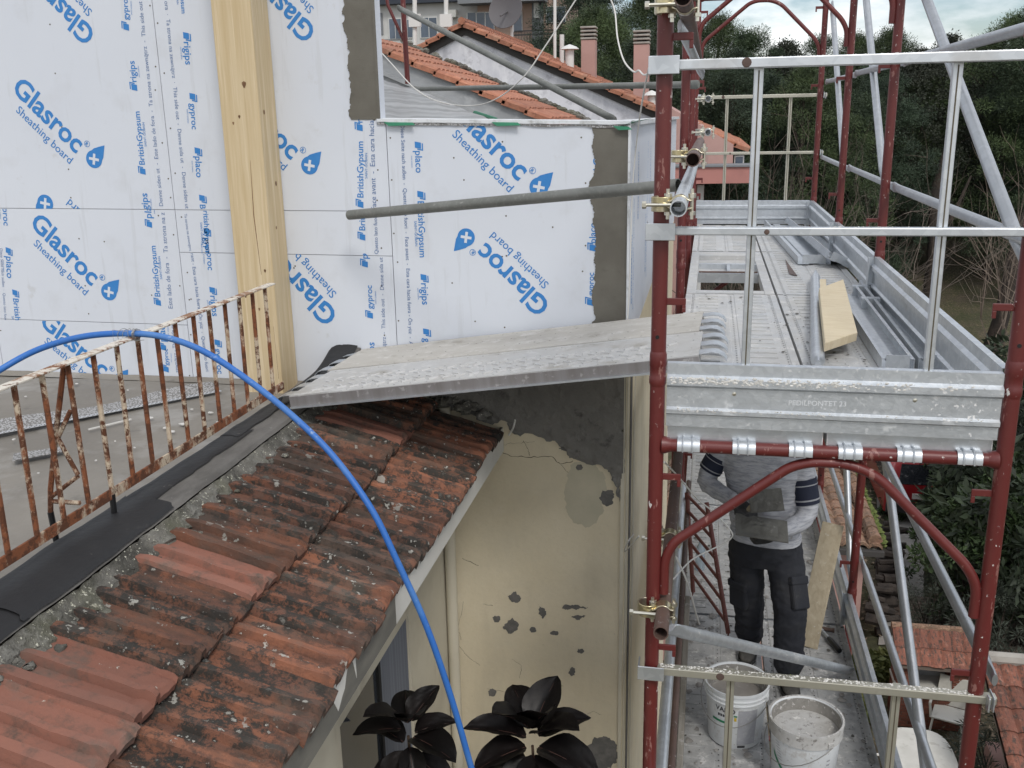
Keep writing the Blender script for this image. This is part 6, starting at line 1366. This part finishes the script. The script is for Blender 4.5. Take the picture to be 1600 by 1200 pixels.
def trunk_mb(H, r0, cl, seed, lean=0.):
    r = random.Random(seed); m = MB(); P = [Vector((0, 0, -.3)), Vector((lean*.3+r.uniform(-.1, .1), r.uniform(-.1, .1), H*.3)), Vector((lean*.7, r.uniform(-.15, .15), H*.62)), Vector((lean, 0, H*.93))]
    S = spline(P, 4); m.path(S, [r0*(1-.86*i/(len(S)-1)) for i in range(len(S))], 8)
    for c in r.sample(cl, min(len(cl), 16)):
        t = max(.2, min(.9, c.z/H-.12)); b = S[int(t*(len(S)-1))]; m.path([b, b.lerp(c, .5)+Vector((0, 0, .12*H*.1)), c], [r0*.32*(1-t*.6), r0*.18, r0*.05], 5)
    return m
def tree_proto(name, seed, H, W, nc, nl, lf, leafm, r0, shape, base, wd=.22):
    m, cl = crown(seed, H, W, nc, nl, lf*.6, lf*1.3, wd, shape, base); t = thing(name, 'tree', 'tree')
    trunk_mb(H, r0, cl, seed).build('trunk', 'bark', t, smooth=True); put('crown', m, leafm, t); return t
TP_ = [tree_proto('pine_tree', 1, 12, 3.4, 360, 330, .125, 'pine_a', .22, 'pine', .15, .18), tree_proto('pine_tree', 2, 12, 3.8, 360, 330, .125, 'pine_b', .24, 'round', .18, .18), tree_proto('pine_tree', 5, 12, 3.3, 340, 330, .12, 'pine_c', .22, 'round', .10, .18), tree_proto('oak_tree', 4, 12, 3.2, 260, 130, .12, 'oak_leaf', .24, 'round', .2, .45)]
usedp = set(); rt3 = random.Random(17)
def place(proto, x, y, sc, label, group, rz=None, z=None, lean=0):
    o = proto if id(proto) not in usedp else copy_tree(proto); usedp.add(id(proto)); o.location = (x, y, gz(x, y) if z is None else z)
    o.scale = (sc[0], sc[0], sc[1]) if isinstance(sc, tuple) else (sc,)*3; o.rotation_euler = (lean, 0, rt3.uniform(0, 6.28) if rz is None else rz); o['label'] = label; o['group'] = group; return o
# (pixel x of the trunk, pixel y of the top, distance, kind)
tl = [(905, -60, 47, 2), (955, -40, 45, 0), (1010, -20, 46, 1), (1065, 5, 48, 2), (1125, 12, 44, 1), (1180, 30, 42, 0), (1230, 48, 43, 3), (1285, 42, 46, 0), (1340, 40, 47, 1), (1395, 32, 45, 1), (1440, 60, 44, 3), (1490, 38, 45, 3), (1545, 52, 48, 3), (1590, 10, 44, 1), (1640, -10, 42, 0), (1700, 0, 44, 1),
      (1150, 60, 38, 2), (1260, 90, 38, 1), (1330, 95, 39, 0), (1420, 90, 52, 2), (1530, 85, 51, 0), (1600, 60, 50, 2), (1090, 60, 39, 0), (1000, 40, 39, 2), (1480, 95, 53, 0), (1205, 100, 40, 2), (1375, 75, 41, 2), (930, 0, 41, 1), (1670, 50, 50, 1)]
tl += [(860+60*k, 60+14*(k % 3), 56, k % 3) for k in range(15)]
for k, (x, yt_, Y, kd) in enumerate(tl):
    p = onY(x, yt_, Y); g0 = gz(p.x, Y); H = p.z-g0-.55
    kind = 'pine tree' if kd != 3 else 'oak tree'
    lb = {0: 'dark green pine tree in the wood behind the houses', 1: 'broad light green pine tree in the wood behind the houses', 2: 'bushy dark pine tree in the wood behind the houses', 3: 'grey green thin leaved oak tree against the sky'}[kd]
    place(TP_[kd], p.x, Y, (min(1.55, max(.8, H/12*1.05)), H/12), lb, 'trees of the wood (%d)' % kd)
# dark hillside wood behind everything, read as one mass
g = np.random.default_rng(5); n = 90000
P = np.stack([g.uniform(-40, 75, n), g.uniform(60, 72, n), g.random(n)**.7], 1)
for k in range(n): x, y, t = P[k]; z0 = gz(x, y); P[k, 2] = z0 + t*(6.0 + 1.4*mnoise.noise(Vector((x*.13, y*.13, 3))))
dd = g.normal(size=(n, 3)); dd /= np.linalg.norm(dd, axis=1)[:, None]; s_ = np.cross(dd, g.normal(size=(n, 3))); s_ /= np.linalg.norm(s_, axis=1)[:, None]; l = g.uniform(.2, .5, n)[:, None]
tag(put('far_wood', leaf_quads(np.stack([P, P+dd*l*.5-s_*l*.3, P+dd*l, P+dd*l*.5+s_*l*.3], 1).reshape(-1, 3)), 'pine_a'), 'dense dark green wood covering the far hillside', 'wood', kind='stuff')
# bare shrubs
def bare(seed, H, n0=6, m='twig'):
    r = random.Random(seed); mb = MB()
    def br(p, d, L, rad, lv):
        P = [p]; q = d.copy()
        for k in range(4): q = (q + Vector((r.gauss(0, .13), r.gauss(0, .13), r.gauss(.05, .1)))).normalized(); P.append(P[-1] + q*(L/4))
        mb.path(P, [rad*(1-.18*k) for k in range(5)], 3, False)
        if lv == 0: return
        for k in range(3 if lv > 1 else 4):
            b = P[r.choice((1, 2, 3, 4))]; dd = (q + Vector((r.gauss(0, .5), r.gauss(0, .5), r.gauss(.1, .35)))).normalized(); br(b, dd, L*r.uniform(.45, .72), rad*.55, lv-1)
    for k in range(n0):
        a = r.uniform(0, 6.28); br(Vector((r.gauss(0, .15), r.gauss(0, .15), -.1)), Vector((math.cos(a)*.45, math.sin(a)*.45, 1)).normalized(), H*r.uniform(.45, .7), H*.005, 3)
    t = thing('bare_shrub', 'bare', 'shrub'); mb.build('branches', m, t, fix=False); return t
BS = [bare(1, 4), bare(2, 4), bare(3, 4, 6, 'twig_pale')]
bl = [(1125, 230, 29, 0), (1175, 185, 31, 1), (1230, 215, 29, 0), (1262, 240, 27, 1), (1305, 215, 31, 0), (1338, 250, 26, 1), (1200, 250, 26, 0), (1105, 260, 27, 1), (1290, 255, 26, 0), (1150, 240, 34, 0), (1340, 230, 33, 1), (1640, 190, 33, 2), (1690, 160, 32, 2)]
for x, y, Y, kd in bl:
    p = onY(x, y, Y); z0 = gz(p.x, Y); H = p.z-z0
    place(BS[kd], p.x, Y, (H/4*.9, H/4), ['bare grey twiggy shrub beyond the far end of the scaffold', 'spreading bare shrub beyond the far end of the scaffold', 'pale brown bare tree above the paling fence'][kd], 'bare shrubs (%d)' % kd)
# leaning dark tree trunks on the slope
for x0, y0, x1, y1, Y, lb in ((1450, 490, 1462, 300, 40, 'dark upright tree trunk on the littered slope'), (1548, 500, 1585, 400, 36, 'dark leaning tree trunk beside the near red post')):
    a = onY(x0, y0, Y); b = onY(x1, y1, Y); a.z = gz(a.x, Y)-.2
    t = thing('tree_trunk', lb, 'tree', a); MB().path([a, a.lerp(b, .5)+Vector((.1, 0, 0)), b, b+Vector((.3, .2, 1.6))], [.34, .26, .22, .12], 9).build('trunk', 'bark', t, smooth=True)
    MB().path([a.lerp(b, .62), a.lerp(b, .75)+Vector((.7, 0, .5)), b+Vector((1.2, 0, .6))], [.10, .08, .04], 6).build('limb', 'bark', t, smooth=True)
# fence at the foot of the slope
mat('fence_grey', (.10, .092, .082), .9, 0, [N(4, .4, .6, (.07, .064, .058))])
YF = 31.5; fe = thing('paling_fence', 'weathered grey paling fence on a low wall at the foot of the slope', 'fence', (11, YF, GZ)); fz = gz(11, YF)
MB().box((2, YF-.12, fz-.2), (26, YF+.12, fz+.45)).build('low_wall', 'grey_plaster', fe)
bpy.data.objects[fe.children[0].name].data.materials[0] = MATS['fence_grey']
pf = MB()
for k in range(150): x = 2.1+.16*k; pf.box((x, YF-.02, fz+.451), (x+.1, YF+.02, fz+1.45+.04*math.sin(k*2.3)))
pf.build('palings', 'fence_grey', fe)['kind'] = 'stuff'
for z in (.7, 1.25): MB().box((2, YF+.021, fz+z), (26, YF+.06, fz+z+.07)).build('fence_rail', 'fence_grey', fe)
# ------------------------------------------------------------------ garden below
mat('paving', (.30, .285, .265), .85, 0, [N(2, .4, .65, (.24, .228, .21)), N(12, .5, .68, (.35, .335, .31))], bump=dict(s=14, str=.3, dist=.02))
mat('brick_paver', (.22, .17, .14), .9, 0, [N(5, .4, .65, (.16, .125, .105))], rnd=True, hue=.25)
mat('brick_red', (.19, .068, .045), .85, 0, [N(5, .4, .65, (.14, .052, .036)), N(14, .55, .7, (.24, .10, .07))], rnd=True, hue=.2)
mat('roof_red', (.20, .075, .048), .88, 0, [N(3, .4, .65, (.15, .06, .042)), N(9, .48, .62, (.055, .042, .034), nr=.7, st=(3, 1, 1)), N(16, .56, .68, (.26, .12, .085))], bump=dict(s=20, str=.5, dist=.02), rnd=True, hue=.25)
mat('brick_joint', (.16, .13, .11), .95); mat('log_bark', (.045, .036, .03), .95, 0, [N(6, .4, .65, (.022, .018, .016))], bump=dict(s=14, str=.7, dist=.03)); mat('log_end', (.22, .17, .12), .9)
mat('plastic_white', (.58, .57, .53), .5, 0, [N(3, .45, .7, (.48, .47, .43)), N(9, .6, .7, (.36, .34, .3), f=.6)])
mat('car_red', (.22, .008, .012), .28, 0, [N(3, .5, .75, (.28, .02, .024), f=.6)], coat=.8); mat('tyre', (.018, .018, .018), .85); mat('rim', (.45, .45, .46), .35, .8); mat('car_glass', (.02, .022, .026), .06, spec=.8); mat('lamp_red', (.5, .02, .02), .2); mat('bumper', (.02, .02, .02), .6)
gp = lambda x, y, h=0: onZ(x, y, GZ+h)
PTH = gp(1372, 1010), gp(1440, 1010), gp(1450, 700), gp(1402, 700)
a, b, c, d = PTH
tag(MB().add([p+Vector((0, 0, .035)) for p in (a, b, c, d)], [(0, 1, 2, 3)]).build('garden_path', 'paving'), kind='structure')
bp = MB().add([p+Vector((0, 0, .02)) for p in (gp(1395, 1030), gp(1545, 1030), gp(1530, 945), gp(1415, 945))], [(0, 1, 2, 3)]).build('paved_area', 'brick_joint'); tag(bp, kind='structure')
pm = MB().obox((0, 0, 0), (.19, .092, .05)).mesh('paver'); pm.materials.append(MATS['brick_paver'])
o0 = gp(1440, 1010)
for i in range(14):
    for j in range(20):
        p = o0 + Vector((-.2+.1*i*2+(.1 if j % 2 else 0), .1*j-.2, .05)); o = bpy.data.objects.new('paver', pm); COL.objects.link(o); o.location = p; o.parent = bp; o.rotation_euler.z = .02*math.sin(i*j)
# far lane
tag(MB().add([(-10, 27.2, GZ+.2), (60, 27.2, GZ+.2), (60, 30.6, GZ+.25), (-10, 30.6, GZ+.25)], [(0, 1, 2, 3)]).build('lane', 'paving'), kind='structure')
# pink shed with old tile roof
E0 = onZ(1378, 856, -6.55); T0 = onX(1330, 733, E0.x)
print('shed', E0, T0)
sh = thing('pink_shed', 'small pink outbuilding with mossy brown tile roof behind the red post', 'shed', (E0.x-1.6, E0.y+1.5, GZ)); WS = 3.4
MB().box((E0.x-WS, E0.y+.25, GZ), (E0.x-.2, T0.y, E0.z+.0)).build('wall', 'pink_wall', sh)
dn = (E0-T0).normalized(); Ls = (E0-T0).length
MB().prism([E0+Vector((0, 0, -.02)), T0+Vector((0, 0, -.02)), T0+Vector((0, 0, -.14)), E0+Vector((0, 0, -.14))], (-WS, 0, 0)).build('roof_deck', 'moss_mortar', sh)
course_roof(sh, T0 + Vector((-WS, 0, .0)), dn, Vector((1, 0, 0)), int(Ls/.33), Ls/int(Ls/.33), WS, 'roof_brown', .05, .2, .06)
MB().box((E0.x-WS, E0.y-.14, E0.z-.10), (E0.x+.02, E0.y-.04, E0.z-.02)).build('gutter', 'dark_fascia', sh)
for k in range(9): MB().path([E0.lerp(T0, k/9+.0)+Vector((-.1, 0, .10)), E0.lerp(T0, (k+1.15)/9)+Vector((-.1, 0, .09))], [.11, .09], 8).build('verge_tile', 'roof_brown', sh)
mv = MB(); rm = random.Random(2)
for i in range(260):
    p = E0.lerp(T0, rm.random()) + Vector((rm.uniform(-.02, .07), 0, .04+rm.uniform(-.05, .05))); mv.lathe(p, [(.03, -.02), (.05, .01), (.01, .04)], 5)
mat('moss_green', (.07, .095, .02), .95, 0, [N(8, .4, .6, (.1, .12, .03))]); mv.build('moss_strip', 'moss_green', sh)['kind'] = 'stuff'
# firewood stack
fw = thing('firewood_stack', 'stack of dark firewood logs along the pink outbuilding', 'firewood', gp(1385, 930)); rf = random.Random(9)
la, lb_ = gp(1364, 1010), gp(1384, 870)
for i in range(70):
    t = rf.random(); p = la.lerp(lb_, t) + Vector((.1+rf.uniform(-.12, .12), 0, .09+rf.random()*.75)); dx = Vector((1, rf.uniform(-.25, .25), rf.uniform(-.1, .1))).normalized(); l = rf.uniform(.25, .4); r_ = rf.uniform(.05, .1)
    MB().path([p-dx*l/2, p+dx*l/2], [r_, r_*.95], 7).build('log', 'log_bark', fw)
# brick barbecue with tiled roof
W = 1.22; bc = gp(1452, 1140); bx0, bx1 = bc.x-W/2, bc.x+W/2; by0, by1 = bc.y, bc.y+.66
print('bbq', bc)
bq = thing('brick_barbecue', 'red brick garden barbecue with little tiled roof and tiled work top', 'barbecue', bc)
def brickwall(x0, x1, y0, y1, z0, z1):
    core = MB().box((x0+.012, y0+.012, z0), (x1-.012, y1-.012, z1-.003)).build('brick_core', 'brick_joint', bq); bh, bl = .065, .235; r = 0; z = z0
    while z + bh <= z1+.01:
        x = x0 + (0 if r % 2 else -bl/2)
        while x < x1-.02:
            a_, b_ = max(x, x0), min(x+bl-.012, x1)
            if b_-a_ > .03:
                for (ya, yb) in ((y0, y0+.1),): MB().box((a_, ya, z), (b_, yb, z+bh-.012)).build('brick', 'brick_red', core)
            x += bl
        y = y0+.1+.012
        for xs in (x0, x1-.1):
            yy = y + (0 if r % 2 else .1)
            while yy < y1-.03: MB().box((xs, yy, z), (xs+.1, min(yy+bl-.012, y1), z+bh-.012)).build('brick', 'brick_red', core); yy += bl
        z += bh; r += 1
    return core
brickwall(bx0, bx1, by0, by1, GZ+.02, GZ+.80)
MB().box((bx0-.02, by0-.06, GZ+.801), (bx1+.02, by1, GZ+.85)).build('work_top', 'plastic_white', bq)
brickwall(bx0, bx0+.3, by0+.05, by1, GZ+.851, GZ+1.45); brickwall(bx1-.3, bx1, by0+.05, by1, GZ+.851, GZ+1.45)
MB().box((bx0+.31, by1-.12, GZ+.851), (bx1-.31, by1-.02, GZ+1.45)).build('back_wall', 'grey_plaster', bq)
hd_ = Vector((bx0-.06, by1-.12, GZ+1.86)); dn = Vector((0, -.66, -.46)).normalized()
MB().prism([(bx0-.05, by0-.08, GZ+1.42), (bx1+.05, by0-.08, GZ+1.42), (bx1+.05, by1+.0, GZ+1.82), (bx0-.05, by1+.0, GZ+1.82)], (0, 0, -.06)).build('roof_deck', 'brick_joint', bq)
course_roof(bq, hd_, dn, Vector((1, 0, 0)), 2, .36, W+.12, 'roof_red', .03, .17, .03)
MB().path([(bx0-.07, by1-.06, GZ+1.87), (bx1+.07, by1-.06, GZ+1.87)], .075, 8).build('ridge_roll', 'roof_brown', bq)
bq.scale = (.84, .84, .76)
# tiled shed at the very right
R0 = onZ(1535, 1036, -7.0); print('shed2', R0)
s2 = thing('tiled_shed', 'low shed with rows of dark edged red tiles at the garden corner', 'shed', (R0.x+1.5, R0.y-1, GZ)); dn = Vector((0, -.92, -.36)).normalized()
MB().box((R0.x+.15, R0.y-2.6, GZ), (R0.x+4, R0.y-.02, R0.z-1.15)).build('wall', 'pink_wall', s2)
MB().prism([R0, R0+Vector((4.2, 0, 0)), R0+Vector((4.2, 0, 0))+dn*3.0, R0+dn*3.0], (0, 0, -.09)).build('roof_deck', 'brick_joint', s2)
course_roof(s2, R0, dn, Vector((1, 0, 0)), 9, .33, 4.2, 'roof_red', .045, .2, .035)
MB().path([R0+Vector((-.05, .05, .06)), R0+Vector((4.2, .05, .06))], .09, 8).build('ridge_roll', 'cowl_cement', s2)
# plastic table and chairs
tc_ = gp(1432, 1245); tb = thing('garden_table', 'oval white plastic garden table under the scaffold', 'table', tc_); zt_ = GZ+.72
MB().prism([(tc_.x+.42*math.copysign(abs(math.cos(q))**.6, math.cos(q)), tc_.y-.1+.62*math.copysign(abs(math.sin(q))**.7, math.sin(q)), zt_) for q in [k*math.pi/16 for k in range(32)]], (0, 0, -.035)).build('table_top', 'plastic_white', tb, bevel=.01)
for sx in (-1, 1):
    for sy in (-1, 1): MB().path([(tc_.x+.25*sx, tc_.y-.1+.4*sy, zt_-.036), (tc_.x+.3*sx, tc_.y-.1+.46*sy, GZ+.01)], .025, 6).build('leg', 'plastic_white', tb)
def chair(p, rz, label):
    t = thing('garden_chair', label, 'chair', (0, 0, 0), 'plastic garden chairs')
    MB().box((-.22, -.2, .40), (.22, .2, .43)).build('seat', 'plastic_white', t, bevel=.01)
    MB().prism([(-.22, .2, .43), (.22, .2, .43), (.2, .3, .86), (-.2, .3, .86)], (0, .025, 0)).build('backrest', 'plastic_white', t, bevel=.01)
    for sx in (-1, 1):
        for sy in (-1, 1): MB().path([(.19*sx, .17*sy, .40), (.23*sx, .22*sy, 0)], .018, 6).build('leg', 'plastic_white', t)
        MB().path([(.22*sx, -.17, .40), (.25*sx, -.17, .62), (.25*sx, .24, .64)], .02, 6).build('armrest', 'plastic_white', t)
    t.location = (p.x, p.y, GZ+.01); t.rotation_euler.z = rz
chair(gp(1478, 1155), R(-20), 'white plastic garden chair beside the barbecue'); chair(gp(1385, 1262), R(100), 'white plastic garden chair half hidden by the toe board')
# red car
cr_ = gp(1436, 824); cz = GZ+.0; cx, cy = cr_.x+.05, cr_.y; print('car', cr_)
car = thing('parked_car', 'red hatchback parked among the shrubs by the path', 'car', (cx, cy+2, GZ)); cw = 1.66
prof = [(0, .32), (.0, .62), (.06, .92), (.30, 1.38), (.55, 1.47), (1.9, 1.48), (2.6, 1.02), (3.6, .90), (3.78, .6), (3.75, .3)]
def side(x, k=1.): return [(x, cy+a, cz+.02+b) for a, b in prof]
bdy = MB(); n = len(prof); inner = [(a, b) for a, b in prof]
xs_ = [-.5, -.46, -.36, .36, .46, .5]; vs_ = []
for q in xs_:
    for a, b in prof:
        tum = 1 - (.16*max(0, (b-.92)/.56) if abs(q) > .4 else 0); vs_.append((cx+q*cw*tum, cy+a+(.05 if abs(q) == .5 and a < .1 else 0), cz+.02+b - (.03 if abs(q) == .5 and b > 1 else 0)))
bdy.add(vs_, [(i*n+k, i*n+k+1, (i+1)*n+k+1, (i+1)*n+k) for i in range(5) for k in range(n-1)] + [(i*n, (i+1)*n, (i+1)*n+n-1, i*n+n-1) for i in range(5)] + [tuple(range(n)), tuple(5*n+k for k in range(n))])
bdy.build('body', 'car_red', car, smooth=True)
MB().prism([(cx-.55, cy+.075, cz+.98), (cx+.55, cy+.075, cz+.98), (cx+.48, cy+.285, cz+1.38), (cx-.48, cy+.285, cz+1.38)], (0, -.012, .004)).build('rear_window', 'car_glass', car)
for s in (-1, 1):
    for y0, y1 in ((.48, 1.3), (1.38, 2.2)):
        MB().prism([(cx+s*(cw*.5-.012), cy+y0, cz+.98), (cx+s*(cw*.5-.012), cy+y1, cz+.98), (cx+s*(cw*.5-.105), cy+min(y1, 1.98), cz+1.38), (cx+s*(cw*.5-.105), cy+y0+.1, cz+1.38)], (s*.012, 0, .003)).build('side_window', 'car_glass', car)
    MB().prism([(cx+s*.62, cy-.004, cz+.74), (cx+s*.80, cy+.02, cz+.74), (cx+s*.77, cy+.14, cz+1.14), (cx+s*.66, cy+.12, cz+1.14)], (0, -.02, 0)).build('tail_lamp', 'lamp_red', car)
    for yy in (.72, 3.05):
        wh = MB().lathe((cx+s*(cw*.5-.10), cy+yy, cz+.29), [(.2, -.09), (.27, -.09), (.29, -.06), (.29, .06), (.27, .09), (.2, .09)], 20, axis=(1, 0, 0)).build('wheel', 'tyre', car, smooth=True); MB().lathe((cx+s*(cw*.5-.10), cy+yy, cz+.29), [(.195, -.08), (.195, .095), (.05, .1)], 16, axis=(s, 0, 0)).build('rim', 'rim', wh)
MB().box((cx-.8, cy-.07, cz+.34), (cx+.8, cy+.02, cz+.58)).build('bumper', 'bumper', car, bevel=.03); MB().box((cx-.26, cy-.035, cz+.68), (cx+.26, cy-.005, cz+.80)).build('number_plate', 'plastic_white', car)
# garden plants
def shrub(name, seed, H, W, nc, nl, lf, wd, m, shape='round', base=.08):
    mm, cl = crown(seed, H, W, nc, nl, lf*.6, lf*1.3, wd, shape, base); t = thing(name, 's', 'shrub')
    s = MB(); r = random.Random(seed)
    for c in r.sample(cl, min(len(cl), 14)): s.path([Vector((r.gauss(0, .08), r.gauss(0, .08), -.1)), c*.55+Vector((0, 0, -.1)), c], [.03*H/2, .018*H/2, .005], 5)
    s.build('stems', 'bark', t); put('foliage', mm, m, t); return t
SB = {'loq': shrub('leafy_shrub', 11, 3.4, 1.7, 130, 55, .15, .42, 'shrub_leaf'), 'ole': shrub('oleander', 12, 2.4, 1.2, 90, 46, .17, .14, 'oleander_leaf'), 'lime': shrub('variegated_shrub', 13, 1.5, .75, 60, 40, .13, .5, 'lime_leaf'), 'dark': shrub('evergreen_shrub', 14, 4, 2.0, 130, 45, .22, .35, 'palm_leaf'), 'roof': shrub('creeper', 15, 2.0, 1.0, 80, 50, .14, .5, 'shrub_leaf')}
def splace(k, x, y, sc, label, group, h=0): p = gp(x, y); place(SB[k], p.x, p.y, sc, label, group, z=GZ+h)
splace('loq', 1512, 965, .72, 'broad leafed green shrub between the barbecue and the red car', 'leafy shrubs'); splace('loq', 1490, 868, .50, 'broad leafed green shrub hiding the red car tail', 'leafy shrubs (car)'); splace('loq', 1555, 950, .85, 'leafy green shrub behind the near red post', 'leafy shrubs (post)'); splace('loq', 1520, 850, .8, 'leafy green shrub deep in the garden', 'leafy shrubs (deep)'); splace('loq', 1478, 770, .5, 'yellowing leafy shrub over the red car roof', 'leafy shrubs (roof)')
splace('ole', 1450, 985, .45, 'thin leaved grey green oleander by the paved area', 'oleanders'); splace('ole', 1545, 1040, .6, 'thin leaved oleander beside the tiled shed', 'oleanders (shed)'); splace('ole', 1600, 1010, .9, 'thin leaved oleander at the garden edge', 'oleanders (edge)'); splace('ole', 1560, 1260, .6, 'grey oleander sprays before the low tiled shed roof', 'oleanders (low)')
splace('lime', 1358, 1045, 1.0, 'yellow green variegated shrub beside the toe board', 'variegated shrubs'); splace('lime', 1368, 1120, .6, 'small yellow green shrub beside the barbecue', 'variegated shrubs (small)')
for k, (x, y, s) in enumerate(((1610, 900, 1.1), (1650, 980, 1.1), (1610, 780, 1.1), (1650, 780, 1.1))): splace('dark', x, y, s, 'dark evergreen shrub in the shaded garden', 'dark evergreens')
splace('roof', 1394, 812, .35, 'dark low bush between the path and the mossy roof', 'low bushes')
a, b, c, d = PTH; gc = MB(); rg_ = random.Random(33)          # fallen leaves and low weeds
for i in range(9000):
    x = rg_.uniform(1.5, 9.5); y = rg_.uniform(8, 27); 
    if abs(x - (a.x+b.x)/2 - (y-a.y)*((c.x+d.x)/2-(a.x+b.x)/2)/(c.y-a.y)) < .55 and rg_.random() < .93: continue
    p = Vector((x, y, GZ+.03+rg_.random()**3*.25)); dd = Vector((rg_.gauss(0, 1), rg_.gauss(0, 1), rg_.gauss(.2, .5))).normalized(); s = dd.cross(Vector((0, .3, 1))).normalized(); l = rg_.uniform(.05, .13)
    gc.add([p, p+dd*l*.5-s*l*.35, p+dd*l, p+dd*l*.5+s*l*.35], [(0, 1, 2, 3)])
tag(gc.build('fallen_leaves', 'log_end', None, fix=False), 'fallen leaves and low weeds covering the garden soil', 'leaves', kind='stuff')
